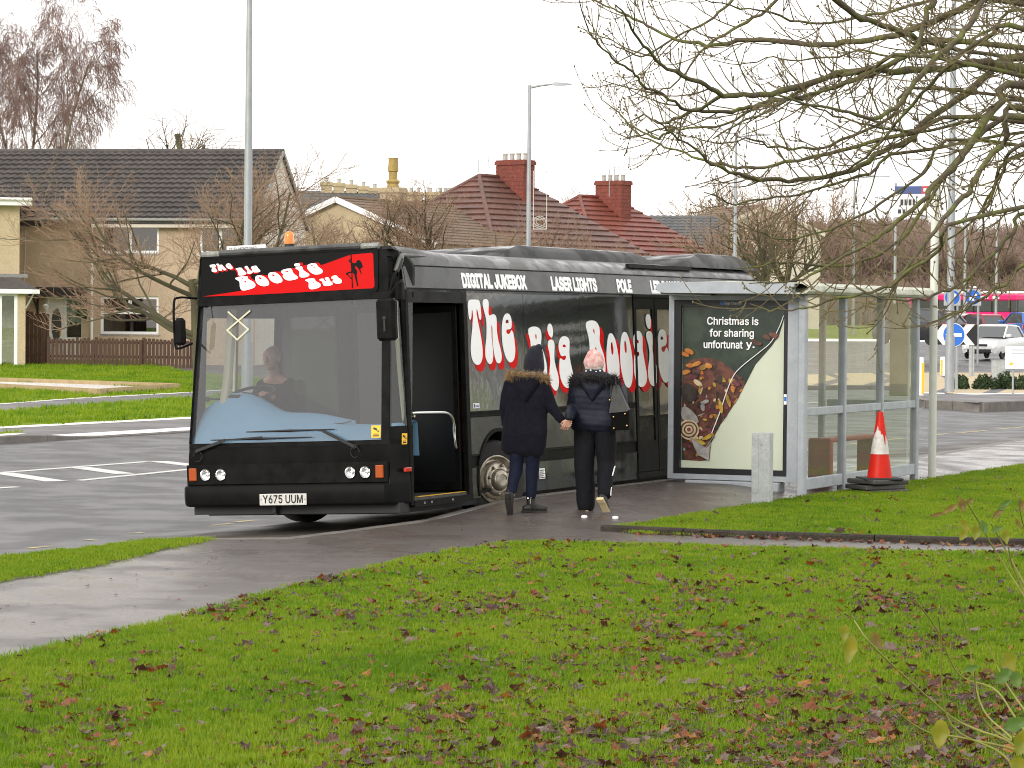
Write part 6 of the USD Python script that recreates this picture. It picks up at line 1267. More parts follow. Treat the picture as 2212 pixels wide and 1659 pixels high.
# ---- hipped brick red roofs with brick chimneys
def hip_house(label, apex_px, ridge_len, Y, rot, hw, hd, rise, z0, wallmat='render_cream', roofmat='tile_red', ch_w=1.7, ch_px=None, pots=4):
    a = at(*apex_px, Y); h = a[2] - z0; o = np.array([a[0], a[1], z0]); H = thing('hip_roofed_house', label, 'house', o, rot, None); zE = h - rise
    # local: ridge runs along +y from (0, 0) to (0, ridge_len); eaves rectangle around it
    x0, x1, y0, y1 = -hw, hw, -hd, ridge_len + hd; A, Bq, C, Dq = (x0, y0, zE), (x1, y0, zE), (x1, y1, zE), (x0, y1, zE); r0, r1 = (0, 0, h), (0, ridge_len, h)
    wbox(H, 'wall', (x0 + .4, y0 + .4, -.5), (x1 - .4, y1 - .4, zE), wallmat)
    g = G(); g.add([A, Bq, r0], [[0, 1, 2]]); g.add([Bq, C, r1, r0], [[0, 1, 2, 3]]); g.add([C, Dq, r1], [[0, 1, 2]]); g.add([Dq, A, r0, r1], [[0, 1, 2, 3]]); R = part(H, 'roof', g, roofmat, smooth=False)
    n = int(math.hypot(rise, hw) / .46)
    tiles(R, A, Bq, r0, r0, n, roofmat, th=.10); tiles(R, Bq, C, r0, r1, n, roofmat, th=.10); tiles(R, Dq, A, r1, r0, n, roofmat, th=.10)
    for p, q in ((A, r0), (Bq, r0), (r0, r1)): g = G(); g.tube([np.add(p, (0, 0, .05)), np.add(q, (0, 0, .05))], .11, 6); part(R, 'hip_tile', g, roofmat)
    g = G(); g.box((x0, y0, zE - .22), (x1, y0 + .03, zE)); part(H, 'fascia', g, 'render_white', smooth=False); g = G(); g.box((x1 - .03, y0 + .03, zE - .22), (x1, y1, zE)); part(H, 'fascia', g, 'render_white', smooth=False)
    return H, h, zE, o
HD, h, zE, oD = hip_house('house with brown red hipped roof and brick chimney, left of the lamp post', (1035, 381), 3.2, 150, -38, 5.2, 5.2, 4.1, 1.0, roofmat='tile_redbrown')
chimney(HD, (.75, 2.0), 1.75, .9, h - 1.5, h + .85, 4)
window(HD, -2.4, -.6, 2.4, 3.7, y=-4.9, panes=2)
HE, h, zE, oE = hip_house('house with bright red hipped roof and brick chimney, right of the lamp post', (1252, 425), 3.6, 172, -38, 5.6, 5.6, 4.3, 1.2, ch_w=1.7)
chimney(HE, (.80, 2.2), 1.85, .95, h - 1.5, h + .95, 4)
for x in (1.2, 2.6): window(HE, x, x + .8, 3.2, 4.3, y=-5.3, panes=1)

def aerial(px, y0, y1, Y, label):
    b = at(px, y0, Y); t = thing('tv_aerial', label, 'aerial', b); H = float(at(px, y1, Y)[2]) - b[2]
    g = G(); g.cyl((0, 0, 0), (0, 0, H), .022, sides=6); part(t, 'mast', g, 'galvanised'); g = G(); g.bar((-1.0, 0, H - .05), (.6, 0, H - .02), .02, .02); [g.bar((x, -.2, H - .04), (x, .2, H - .04), .012, .012) for x in np.linspace(-.9, .5, 8)]; g.bar((.5, 0, H - .3), (.5, 0, H + .25), .03, .03); part(t, 'antenna', g, 'galvanised', smooth=False)
aerial(1316, 425, 366, 172, 'left of two thin television aerials above the bright red roof'); aerial(1327, 425, 360, 173, 'right of two thin television aerials above the bright red roof'); aerial(1034, 372, 346, 151, 'television aerial beside the brick chimney left of the lamp post')

# ---- grey roofed house with white windows, cream gabled house further right
def side_house(label, x_px, ridge_y, eave_y, base_z, Y, rot, wallmat, roofmat, depth=8.0, rows=13, name='grey_roofed_house', wins=(), cols=None):
    a = at(x_px[0], eave_y, Y); o = np.array([a[0], a[1], base_z]); H = thing(name, label, 'house', o, rot); W2 = (x_px[1] - x_px[0]) * Y / F; zE = a[2] - base_z; zR = float(at(x_px[0], ridge_y, Y + depth / 2)[2]) - base_z
    wbox(H, 'wall', (0, 0, -.5), (W2, depth, zE), wallmat); g = G()
    for s_ in (0, W2 - .2): g.plate(Polygon([(0.01, zE), (depth / 2, zR - .05), (depth - .01, zE)]), lambda a_, b_, c: (s_ + c, a_, b_), .2)
    part(H, 'gable', g, wallmat, smooth=False, kind='stuff') if 0 else part(H, 'gable', g, wallmat, smooth=False)
    g = G(); g.add([(-.2, -.3, zE - .15), (W2 + .2, -.3, zE - .15), (W2 + .2, depth / 2, zR), (-.2, depth / 2, zR)], [[0, 1, 2, 3]]); g.add([(-.2, depth + .3, zE - .15), (W2 + .2, depth + .3, zE - .15), (W2 + .2, depth / 2, zR), (-.2, depth / 2, zR)], [[0, 1, 2, 3]]); R = part(H, 'roof', g, roofmat, smooth=False)
    tiles(R, (-.2, -.3, zE - .14), (W2 + .2, -.3, zE - .14), (-.2, depth / 2, zR + .01), (W2 + .2, depth / 2, zR + .01), rows, roofmat, cols=cols or int(W2 / .34), wave=.04)
    wbox(H, 'fascia', (-.2, -.34, zE - .34), (W2 + .2, -.30, zE - .12), 'render_white')
    for x, w, z0, z1 in wins: window(H, x, x + w, z0, z1, y=-.04, panes=2)
    return H, W2, zE, o
kF = 178 / F; zz1 = lambda y: (690 - y) * kF + HC - 1.3
HF, *_ = side_house('house with dark grey roof and white framed windows right of the red roofs', (1358, 1562), 466, 543, 1.3, 178, -6, 'render_cream', 'tile_grey', wins=[((1476 - 1358) * kF, 49 * kF, zz1(578), zz1(549)), ((1390 - 1358) * kF, 45 * kF, zz1(578), zz1(549))])
HG, h, zE, oG = gable_house('gabled_house', 'pale cream gabled house behind the twigs right of the grey roof', (1652, 446), 195, 18, 4.0, 9, .42, 'render_white', 'tile_brown', 1.5, 10, barge='render_white')
# distant terraces with rows of chimney pots
TA, WA, zE, oT = side_house('distant terrace roof with a row of pale chimneys, left of the tall yellow pot', (640, 830), 413, 470, 1.6, 196, 4, 'render_cream', 'tile_grey', name='distant_terrace', rows=10)
zR = float(at(640, 413, 200)[2]) - 1.6
for px, y0 in ((706, 399), (733, 403), (760, 408), (787, 414), (812, 420)): chimney(TA, ((px - 640) * 196 / F, 4.0), .75, .7, zR - .9, zR + (414 - y0) * 196 / F * .6 + .35, 1, 'stone_pot', 'pot_grey', cap='stone_pot', ph=.3)
TB, WB2, zE, oT = side_house('distant terrace roof with pale chimneys, right of the tall yellow pot', (838, 985), 432, 470, 1.6, 205, -3, 'render_cream', 'tile_brown', name='distant_terrace', rows=9)
zR = float(at(838, 432, 209)[2]) - 1.6
for px, wd_ in ((858, .8), (877, .9), (893, .55), (930, 1.4), (953, .7), (963, .7)): chimney(TB, ((px - 838) * 205 / F, 4.0), wd_, .8, zR - .9, zR + .55, 1 + (wd_ > 1), 'stone_pot', 'pot_grey', cap='stone_pot', ph=.3)

# houses along the side street to the right, out of the frame but mirrored in the bus's side
RM_ = [((58, 86), 118, 'tan'), ((74, 68), 112, 'tan'), ((44, 104), 124, 'tan')]
for i, ((x, y), r, _) in enumerate(RM_):
    o = np.array([x, y, float(far_rise(np.array([x, y, 0])))]); H = thing('side_street_house', ['tan house across the side street, nearest the roundabout', 'tan house across the side street, furthest right', 'tan house across the side street beside the wood'][i], 'house', o, r - 90)
    wbox(H, 'wall', (-6, 0, -.5), (6, 8, 5.4), 'render_cream'); g = G(); g.add([(-6.3, -.4, 5.2), (6.3, -.4, 5.2), (6.3, 4, 8), (-6.3, 4, 8)], [[0, 1, 2, 3]]); g.add([(-6.3, 8.4, 5.2), (6.3, 8.4, 5.2), (6.3, 4, 8), (-6.3, 4, 8)], [[0, 1, 2, 3]]); part(H, 'roof', g, 'tile_brown', smooth=False)
    for x_ in (-4.4, -1, 2.6): window(H, x_, x_ + 1.8, 3.4, 4.6, y=-.04); window(H, x_, x_ + 1.8, .9, 2.1, y=-.04)

# ---------------------------------------------------------------- bare winter trees
class Tree:
    """Grows limbs as polylines; thick ones go to the trunk mesh, thin ones to the crown mesh."""
    def __init__(s, seed): s.rng = np.random.default_rng(seed); s.lines = []
    def grow(s, p, d, L, r, level, par):
        rng = s.rng; n = max(3, int(par['seg'][min(level, len(par['seg']) - 1)])); pts = [np.array(p, float)]; d = np.array(d, float); d /= np.linalg.norm(d); up = np.array([0, 0, 1.0])
        for i in range(n):
            d = d + rng.normal(0, par['wig'], 3) + up * (par['lift'][min(level, len(par['lift']) - 1)] / n); d /= np.linalg.norm(d); pts.append(pts[-1] + d * L / n)
        tip = r * par['taper'][min(level, len(par['taper']) - 1)]; rr = np.linspace(r, max(tip, par['rmin']), n + 1); pts = np.array(pts); s.lines.append((pts, rr, level))
        if level >= par['levels']: return
        k = par['kids'][level]; k = int(rng.integers(k[0], k[1] + 1)); t0 = par['start'][level]
        for j in range(k):
            t = t0 + (1 - t0) * (j + rng.uniform(.1, .9)) / k; i = min(int(t * n), n - 1); f = t * n - i; q = pts[i] * (1 - f) + pts[i + 1] * f
            dd = pts[i + 1] - pts[i]; dd /= np.linalg.norm(dd); a = rng.normal(0, 1, 3); a -= dd * (a @ dd); a /= np.linalg.norm(a); ang = math.radians(rng.uniform(*par['ang'][min(level, len(par['ang']) - 1)]))
            nd = dd * math.cos(ang) + a * math.sin(ang)
            if nd[2] < -.3 and par.get('noback', True): nd[2] *= -.5
            s.grow(q, nd, L * rng.uniform(*par['len'][min(level, len(par['len']) - 1)]) * (1.15 - .5 * t), max(rr[i] * par['rk'][min(level, len(par['rk']) - 1)], par['rmin']), level + 1, par)
    def build(s, parent, thick=.02, barkmat='bark_dark', twigmat='twig_brown', crown='crown', sides=3):
        g1, g2 = G(), G()
        for pts, rr, lv in s.lines:
            (g1 if rr[0] > thick else g2).tube(pts, rr, 6 if rr[0] > thick else sides, cap=False)
        if g1.n: part(parent, 'trunk', g1, barkmat, smooth=True)
        if g2.n: part(parent, crown, g2, twigmat, smooth=False)
STREET = dict(levels=4, seg=[4, 6, 6, 5, 4], wig=.13, lift=[.1, .35, .15, .1, .25], taper=[.75, .35, .4, .5, .6], rmin=.0055, kids=[(6, 8), (8, 11), (8, 10), (5, 7)], start=[.55, .22, .15, .15], ang=[(28, 62), (25, 60), (25, 65), (25, 60)], len=[(1.5, 2.0), (.45, .65), (.40, .60), (.40, .65)], rk=[.62, .50, .48, .5])
def street_tree(px, py, Y, H, seed, label, name='bare_tree', group=None, twig='twig_brown', par=STREET, lean=0, r=None):
    b = at(px, py, Y); b[2] = float(far_rise(b)) - .05; t = thing(name, label, 'tree', b, 0, group)
    T = Tree(seed); T.grow((0, 0, 0), (lean, 0, 1), H * .27, r or H * .018, 0, par); T.build(t, .022, 'bark_dark', twig); return t
WIDE = dict(STREET, kids=[(10, 10), (9, 12), (8, 10), (4, 6)], ang=[(48, 80), (25, 60), (25, 65), (25, 60)], lift=[.1, .55, .25, .15, .25], start=[.40, .2, .15, .15], len=[(1.35, 2.1), (.42, .62), (.40, .60), (.40, .65)], wig=.12)
street_tree(430, 700, 84, 11.6, 29, 'big spreading bare tree behind the bus, in front of the brown terraced house', twig='twig_brown', r=.15, par=WIDE)
street_tree(770, 700, 106, 9.0, 22, 'bare street tree in front of the cream gabled house')
street_tree(968, 700, 104, 10.6, 23, 'bare street tree with dark stem above the bus roof, left of the lamp post')
street_tree(1120, 700, 108, 8.8, 26, 'bare street tree right behind the lamp post with the Christmas frame')
street_tree(1235, 700, 112, 8.6, 24, 'bare street tree below the bright red hipped roof')
BIRCH = dict(levels=4, seg=[10, 8, 7, 6, 6], wig=.055, lift=[.15, .35, -.15, -1.6, -2.2], taper=[.25, .3, .4, .6, .6], rmin=.009, kids=[(8, 10), (7, 9), (7, 10), (5, 7)], start=[.38, .25, .2, .2], ang=[(22, 42), (20, 45), (30, 60), (30, 60)], len=[(.34, .5), (.34, .5), (.42, .65), (.6, .9)], rk=[.5, .45, .42, .6], noback=False)
def birch(px, Y, H, seed, label, lean):
    b = at(px, 700, Y); b[2] = float(far_rise(b)) - .1; t = thing('birch_tree', label, 'tree', b, 0, None); T = Tree(seed); T.grow((0, 0, 0), (lean, .02, 1), H, .16, 0, BIRCH); T.build(t, .055, 'birch_bark', 'birch_twig')
birch(73, 150, 13.6, 31, 'leftmost tall bare birch behind the dark tiled roof', -.08)
birch(48, 152, 14.8, 35, 'middle tall bare birch behind the dark tiled roof, with the highest top', .07)
birch(84, 149, 14.2, 33, 'rightmost tall bare birch with drooping twigs behind the dark tiled roof', .12)
SCRUB = dict(STREET, levels=3, rmin=.014, kids=[(7, 9), (8, 10), (7, 9), (4, 5)])
for i, (px, Y, H) in enumerate(((300, 140, 15.2), (390, 138, 15.6), (475, 141, 14.4), (215, 142, 15))):
    street_tree(px, 700, Y, H, 40 + i, ['bare garden tree showing above the dark roof, near the lopped stump', 'lopped bare tree with a dark stump above the dark roof', 'bare garden tree above the right end of the dark roof', 'bare garden tree above the dark roof beside the birches'][i], name='garden_tree', par=SCRUB, twig='twig_pale')
b = at(384, 700, 137.5); b[2] = 0; t = thing('tree_stump', 'dark lopped tree trunk sticking up above the dark roof', 'tree trunk', b); h = float(at(384, 289, 137.5)[2]); g = G(); g.tube([(.4, 0, 0), (.2, 0, h - 1.5), (-.08, 0, h)], [.2, .15, .13], 8); part(t, 'trunk', g, 'bark_dark'); g = G(); g.tube([(.3, 0, h - 2), (1.0, 0, h - .9), (1.2, 0, h - .5)], [.1, .08, .06], 6); part(t, 'limb', g, 'bark_dark')

# the brown wood on the bank beyond the roundabout, and scrub along its foot: one mass
wrng = np.random.default_rng(77); protos = []
for sd in (1, 2, 3, 4):
    T = Tree(50 + sd); T.grow((0, 0, 0), (0, 0, 1), 3.0, .13, 0, dict(STREET, levels=3, rmin=.024, kids=[(6, 8), (8, 10), (8, 10), (4, 5)], lift=[.1, .8, .5, .3, .2])); g = G()
    for pts, rr, lv in T.lines: g.tube(pts, rr, 4 if rr[0] > .05 else 3, cap=False)
    protos.append(g.mesh())
pts = []
for _ in range(2600):
    y = wrng.uniform(222, 345); x = wrng.uniform(.088 * y, 20 + .19 * y + 12)
    pts.append((x, y))
for _ in range(160): y = wrng.uniform(215, 240); pts.append((wrng.uniform(.086 * y, .2 * y + 4), y))
pts = np.array(pts); z = np.where(pts[:, 1] < 235, far_rise(np.c_[pts, 0 * pts[:, 0]]), terrain_z(pts[:, 0], pts[:, 1])) - .2
n = len(pts); near = pts[:, 1] < 240
scatter('wood', protos, ['wood_brown'] * 4, np.c_[pts, z], wrng.uniform(0, 6.28, n), np.where(near, wrng.uniform(.3, .55, n), wrng.uniform(.5, .8, n) * (.62 + .95 * meshkit.fbm(np.c_[pts[:, 0] * .06, pts[:, 1] * .02, 0 * z], 3))), wrng.integers(0, 4, n), 'brown leafless wood on the bank beyond the roundabout', 'wood')
for i, (px, Y, H, lab) in enumerate(((1500, 260, 17.0, 'rounded bare tree on the skyline above the grey roof'), (1585, 250, 19, 'tall bare tree on the skyline above the pale gable'), (1218, 230, 17.5, 'round bare tree on the skyline between the red roofs'), (1690, 240, 21, 'dense bare tree on the skyline behind the twigs'))):
    b = at(px, 690, Y); b[2] = float(far_rise(b)); t = thing('skyline_tree', lab, 'tree', b); T = Tree(60 + i); T.grow((0, 0, 0), (0, 0, 1), H * .27, .2, 0, dict(STREET, levels=3, rmin=.022, kids=[(7, 9), (9, 11), (8, 10), (4, 5)], lift=[.1, .6, .4, .3, .2])); T.build(t, .06, 'bark_dark', 'twig_pale')
for i, (px, Y, H) in enumerate(((1604, 170, 10.5), (1655, 165, 12.5), (1712, 172, 12.5))):
    street_tree(px, 695, Y, H, 110 + i, ['scrubby bare tree at the left foot of the pale gable', 'scrubby bare tree in front of the pale gable wall', 'scrubby bare tree at the right foot of the pale gable'][i], name='scrub_tree', par=dict(SCRUB, rmin=.016))
# low evergreen shrubs on the island
def shrub(px, py, Y, rx, rz, seed, label):
    b = at(px, py, Y); b[2] = float(far_rise(b)) + .05; t = thing('shrub', label, 'shrub', b, 0, None); rng = np.random.default_rng(seed); g = G(); V, Fc = [], []
    for _ in range(900):
        a, e, rr = rng.uniform(0, 6.28), math.asin(rng.uniform(0, 1)), rng.uniform(.6, 1); p = np.array([rx * rr * math.cos(a) * math.cos(e), rx * .6 * rr * math.sin(a) * math.cos(e), rz * rr * math.sin(e) * (1 + .25 * math.sin(5 * a + seed))])
        u_, v_ = rng.normal(0, 1, 3), rng.normal(0, 1, 3); u_ /= np.linalg.norm(u_); v_ /= np.linalg.norm(v_); k = len(V); V += [p - u_ * .06, p + v_ * .04, p + u_ * .06, p - v_ * .04]; Fc.append([k, k + 1, k + 2, k + 3])
    g.add(V, Fc); part(t, 'foliage', g, 'bush_green', smooth=False); g = G(); [g.tube([(0, 0, -.05), (rx * .5 * math.cos(a), rx * .3 * math.sin(a), rz * .6)], [.02, .008], 4) for a in np.linspace(0, 5.5, 7)]; part(t, 'stems', g, 'bark_dark')
shrub(2076, 812, 90, .26, .36, 1, 'small dark green shrub right of the grey lamp column'); shrub(2128, 806, 90, .40, .36, 2, 'low dark green shrub under the white hatchback'); shrub(2172, 804, 91, .42, .42, 3, 'low dark green shrub left below the notice board'); shrub(2215, 806, 90, .45, .38, 4, 'low dark green shrub at the right edge below the notice board')
# trees of the side street on the right, mirrored in the bus
for i, (x, y, H) in enumerate(((40, 66, 9), (52, 74, 10), (33, 80, 9), (64, 60, 11), (28, 96, 9))):
    t = thing('side_street_tree', ['bare tree on the side street nearest the shelter', 'bare tree on the side street in front of the tan house', 'bare tree on the side street by the roundabout', 'bare tree furthest right on the side street', 'bare tree on the side street beside the wood'][i], 'tree', (x, y, float(far_rise(np.array([x, y, 0]))))); T = Tree(90 + i); T.grow((0, 0, 0), (0, 0, 1), H * .27, .17, 0, dict(STREET, levels=3, rmin=.018)); T.build(t, .05, 'bark_dark', 'twig_brown')

# ---------------------------------------------------------------- the overhanging tree: limbs where the photograph shows them, 16 to 23 m away, joining a trunk to the right of the frame
LIMBS = [  # (depth at the trunk end, depth at the tip, start radius, tip radius, picture points from the trunk side to the tip)
 (20.5, 17.0, .050, .006, "2212,150 2134,135 2096,135 2046,147 1984,151 1934,152 1834,153 1760,175 1659,205 1606,204 1556,205 1518,180 1468,163 1423,130 1393,100 1366,62 1350,30 1328,10"),
 (20.0, 21.5, .042, .006, "2150,-20 2109,2 2046,32 1971,65 1909,81 1834,92 1759,96 1659,88 1613,84 1551,97 1506,92 1456,82 1418,65 1393,52 1361,35 1326,22 1281,0 1240,-8"),
 (21.0, 18.0, .030, .0045, "2060,90 1960,120 1896,155 1834,175 1771,200 1721,212 1659,218 1618,232 1581,241 1518,240 1481,232 1456,220 1421,200 1386,180 1377,165 1351,147 1318,120 1288,87 1276,70 1261,35 1251,0"),
 (19.0, 20.5, .022, .004, "1990,120 1884,150 1800,165 1720,200 1659,227 1626,235 1568,270 1518,274 1468,277 1438,274 1401,287 1376,295 1348,296 1331,285 1316,274"),
 (21.5, 18.5, .046, .0045, "2212,120 2134,162 2084,205 2034,237 1979,282 1971,305 1909,325 1859,357 1809,377 1721,387 1659,390 1626,385 1568,367 1531,350 1506,327 1456,290 1438,275 1414,258"),
 (20.0, 22.0, .026, .004, "2090,250 1984,285 1909,300 1834,322 1734,345 1659,360 1593,360 1543,352 1493,335 1443,320 1416,305 1383,292 1356,267 1341,245 1306,220 1292,200"),
 (18.5, 22.0, .034, .020, "1790,-30 1804,0 1846,30 1884,47 1934,65 1984,82 2034,97 2084,110 2159,120 2212,122"),
 (19.0, 17.0, .040, .008, "2145,-20 2126,5 2084,67 2054,100 1996,150 1966,195 1934,235 1896,250 1859,252 1796,232 1734,222 1680,205"),
 (20.0, 18.0, .036, .006, "2030,-20 2021,0 2004,20 1996,50 1981,95 1946,130 1884,155 1814,185 1766,200 1696,215 1640,250 1590,268 1540,300"),
 (18.5, 16.5, .046, .004, "2212,180 2159,225 2121,272 2084,332 2059,362 2021,400 1984,440 1934,483 1884,518 1834,548 1759,593 1700,606 1618,612"),
 (19.5, 17.5, .036, .004, "2212,237 2171,252 2134,277 2090,320 2050,370 2010,430 1960,500 1900,550 1850,566 1795,575 1692,568 1630,574 1587,581"),
 (17.5, 16.5, .034, .006, "2212,250 2171,305 2121,357 2096,415 2084,423 2034,478 1991,538 1946,590 1931,618 1909,665 1889,695 1874,702"),
 (18.0, 16.0, .024, .0035, "2230,455 2194,493 2146,548 2096,598 2059,618 2009,638 1950,650 1890,640 1850,622"),
 (16.5, 17.0, .022, .0035, "2090,470 2030,540 1959,590 1909,623 1834,640 1759,660 1717,667 1667,670 1619,656"),
 (21.0, 19.0, .024, .004, "2212,217 2159,222 2121,250 2059,270 1984,285 1896,275 1834,260 1771,237 1734,225 1690,222"),
 (22.0, 20.0, .026, .004, "2100,-20 2009,0 1934,22 1859,35 1796,47 1721,45 1659,25 1606,20 1543,5 1500,-12"),
 (19.5, 18.0, .020, .003, "2080,300 2000,370 1930,420 1850,470 1755,505 1690,520 1640,500 1600,480"),
 (18.5, 19.5, .022, .003, "2212,330 2150,400 2110,470 2060,510 1990,560 1940,600 1920,640"),
 (20.5, 20.0, .022, .004, "2000,190 1930,250 1850,290 1760,320 1680,318 1620,300 1560,310 1500,300 1450,270"),
 (20.0, 18.5, .020, .0035, "1960,330 1890,370 1800,400 1720,420 1650,428 1590,440 1550,425 1520,415"),
 (18.0, 20.0, .028, .004, "2212,60 2140,80 2070,120 2010,180 1950,250 1900,310 1840,360 1770,385 1700,400 1640,402"),
 (17.5, 18.0, .024, .004, "2230,300 2170,370 2130,450 2120,520 2100,570"),
 (22.5, 22.0, .024, .004, "2212,20 2150,60 2080,90 2010,110 1940,125 1870,110 1800,120 1720,130 1660,125 1600,140 1540,130"),
 (21.0, 21.0, .020, .003, "1700,-20 1640,30 1590,60 1540,90 1500,130 1470,170 1440,190 1400,205 1370,232"),
 (22.0, 21.0, .018, .003, "1600,-20 1560,20 1520,50 1470,75 1420,105 1385,120 1340,105 1310,95 1290,72"),
 (19.0, 21.0, .020, .003, "1560,205 1510,235 1460,255 1420,262 1390,248 1368,262 1348,268"),
 (20.0, 20.5, .016, .003, "1456,280 1420,300 1390,285 1360,268 1340,246 1320,232"),
 (17.0, 17.0, .022, .004, "2240,560 2190,600 2130,640 2080,670 2030,690 2000,700"),
]
OT = thing('overhanging_tree', 'bare mossy tree whose branches hang into the picture from the right', 'tree', (5.9, 20.3, 0))
O3 = np.array([5.9, 20.3, 0.0]); trng = np.random.default_rng(404); trunk = G(); tw = G(); limb_paths = []
tr_pts = [(0, 0, -.2), (0.02, 0, .4), (.0, .05, 1.5), (-.06, .05, 3.0), (.05, .1, 5.0), (-.05, .1, 7.5), (.1, 0, 9.5)]; trunk.tube(curve(tr_pts, 16), np.r_[.42, .36, np.linspace(.33, .12, 14)], 12); part(OT, 'trunk', trunk, 'bark_moss', smooth=True)
def trunk_at(z): p = np.array(tr_pts); return np.array([np.interp(z, p[:, 2], p[:, 0]), np.interp(z, p[:, 2], p[:, 1]), z])
for d0, d1, r0, r1, pp_ in LIMBS:
    r0, r1 = r0 * .60, max(r1 * .75, .0028)
    P2_ = pp(pp_); s = np.r_[0, np.cumsum(np.linalg.norm(np.diff(P2_, axis=0), axis=1))]; s /= s[-1]
    L = np.array([at(x, y, d0 + (d1 - d0) * t ** 1.2) - O3 for (x, y), t in zip(P2_, s)])
    if P2_[0][0] > 1950 and P2_[0][0] > P2_[-1][0]:                       # lead the limb on to the trunk
        j = L[0]; z = float(np.clip(j[2] - .25 * np.linalg.norm(j[:2]) * (1 if j[2] > 3.2 else -.25), 1.9, 8.5)); q = trunk_at(z); mid = (j * .5 + q * .5) + np.array([0, 0, .15]); L = np.vstack([[q, mid], L]); rr0 = r0 * 1.6
    else: rr0 = r0
    C_ = curve(L, max(14, len(L) * 3)); C_[2:-2] += trng.normal(0, .006, C_[2:-2].shape); R = np.interp(np.linspace(0, 1, len(C_)), [0, .15, 1], [rr0, r0, r1]); g = G(); g.tube(C_, R * (1 + .10 * trng.normal(0, 1, len(C_)).clip(-1, 1)), 7); part(OT, 'limb', g, 'bark_moss', smooth=True); limb_paths.append((C_, R))
cam_right = RT; cam_up = UP
def twig(p, d, L, r, lev):
    n = 6 if lev == 0 else 4; pts = [p]; d = d / np.linalg.norm(d); curl = trng.uniform(.25, .75)
    for i in range(n):
        d = d + trng.normal(0, .045, 3) + np.array([0, 0, curl / n]); d /= np.linalg.norm(d); pts.append(pts[-1] + d * L / n)
    pts = np.array(pts); tw.tube(pts, np.linspace(r, max(r * .6, .0027), n + 1), 3, cap=False)
    for i in range(1, n + 1):                                             # paired buds at the nodes
        if trng.random() < .7: b = .0042 if i < n else .0062; o = trimesh.creation.icosphere(0, 1.0); tw.add(o.vertices * [b, b, b * 1.5] + pts[i], o.faces)
    if lev < 2:
        for k in range(trng.integers(1, 4) if lev == 0 else trng.integers(0, 2)):
            i = int(trng.integers(1, n)); a = trng.normal(0, 1, 3); a -= d * (a @ d); a /= np.linalg.norm(a); dd = (pts[i + 1 if i < n else i] - pts[i - 1]); dd /= np.linalg.norm(dd); twig(pts[i], dd * .75 + a * .6, L * trng.uniform(.35, .65), r * .7, lev + 1)
for C_, R in limb_paths:
    seg = np.linalg.norm(np.diff(C_, axis=0), axis=1); cum = np.r_[0, np.cumsum(seg)]; tot = cum[-1]; s = .45
    while s < tot - .02:
        i = min(int(np.searchsorted(cum, s)) - 1, len(C_) - 2); p = C_[i] + (C_[i + 1] - C_[i]) * (s - cum[i]) / max(seg[i], 1e-6); d = C_[i + 1] - C_[i]; d /= np.linalg.norm(d)
        a = cam_up * trng.choice([-1, 1]) * trng.uniform(.35, 1) + FW * trng.uniform(-1, 1); a -= d * (a @ d); a /= np.linalg.norm(a)
        twig(p, d * .9 + a * trng.uniform(.45, .9), trng.uniform(.28, .80) * (1 - .45 * s / tot), min(.0060, R[i] * .65), 0); s += trng.uniform(.10, .25)
part(OT, 'twigs', tw, 'twig_olive', smooth=False, kind='stuff')

# ---------------------------------------------------------------- people
def skinned(chains, ref=.03, it=6):
    """One continuous surface from hulls of spheres: chains are lists of (point, radius) lists to be hulled."""
    parts_ = []
    for ch in chains:
        for a, b in zip(ch[:-1], ch[1:]):
            A = a if isinstance(a[0][0], (tuple, list, np.ndarray)) else [a]; Bb = b if isinstance(b[0][0], (tuple, list, np.ndarray)) else [b]
            parts_.append(m3.Manifold.batch_hull([m3.Manifold.sphere(r, 16).translate([float(c) for c in p]) for p, r in A + Bb]))
    M = m3.Manifold.batch_boolean(parts_, m3.OpType.Add).refine_to_length(ref); me = M.to_mesh(); t = trimesh.Trimesh(me.vert_properties[:, :3], me.tri_verts, process=True)
    trimesh.smoothing.filter_taubin(t, iterations=it); return t
def rumple(t, amp, sc, seed, stretch=(1, 1, 1)):
    n = t.vertex_normals; t.vertices = t.vertices + n * ((meshkit.fbm(t.vertices * np.array(stretch) * sc + 50, 3, seed) - .5) * 2 * amp)[:, None]; return t
def head_mesh(c, face=1, r=.1):
    """Chains for a head looking along +y: skull, jaw, nose, ears."""
    c = np.array(c); return [[[(c + [0, -.012, .03], .088), (c + [0, .012, .03], .085)], [(c + [-.02, .035, -.06], .05), (c + [.02, .035, -.06], .05)], [(c + [0, .062, -.098], .026)]], [(c + [0, .095, .01], .010), (c + [0, .112, -.028], .014), (c + [0, .096, -.034], .016)], [(c + [-.088, -.005, .0], .016), (c + [-.090, -.012, -.035], .010)], [(c + [.088, -.005, .0], .016), (c + [.090, -.012, -.035], .010)], [(c + [-.02, .098, -.062], .009), (c + [.02, .098, -.062], .009)]]
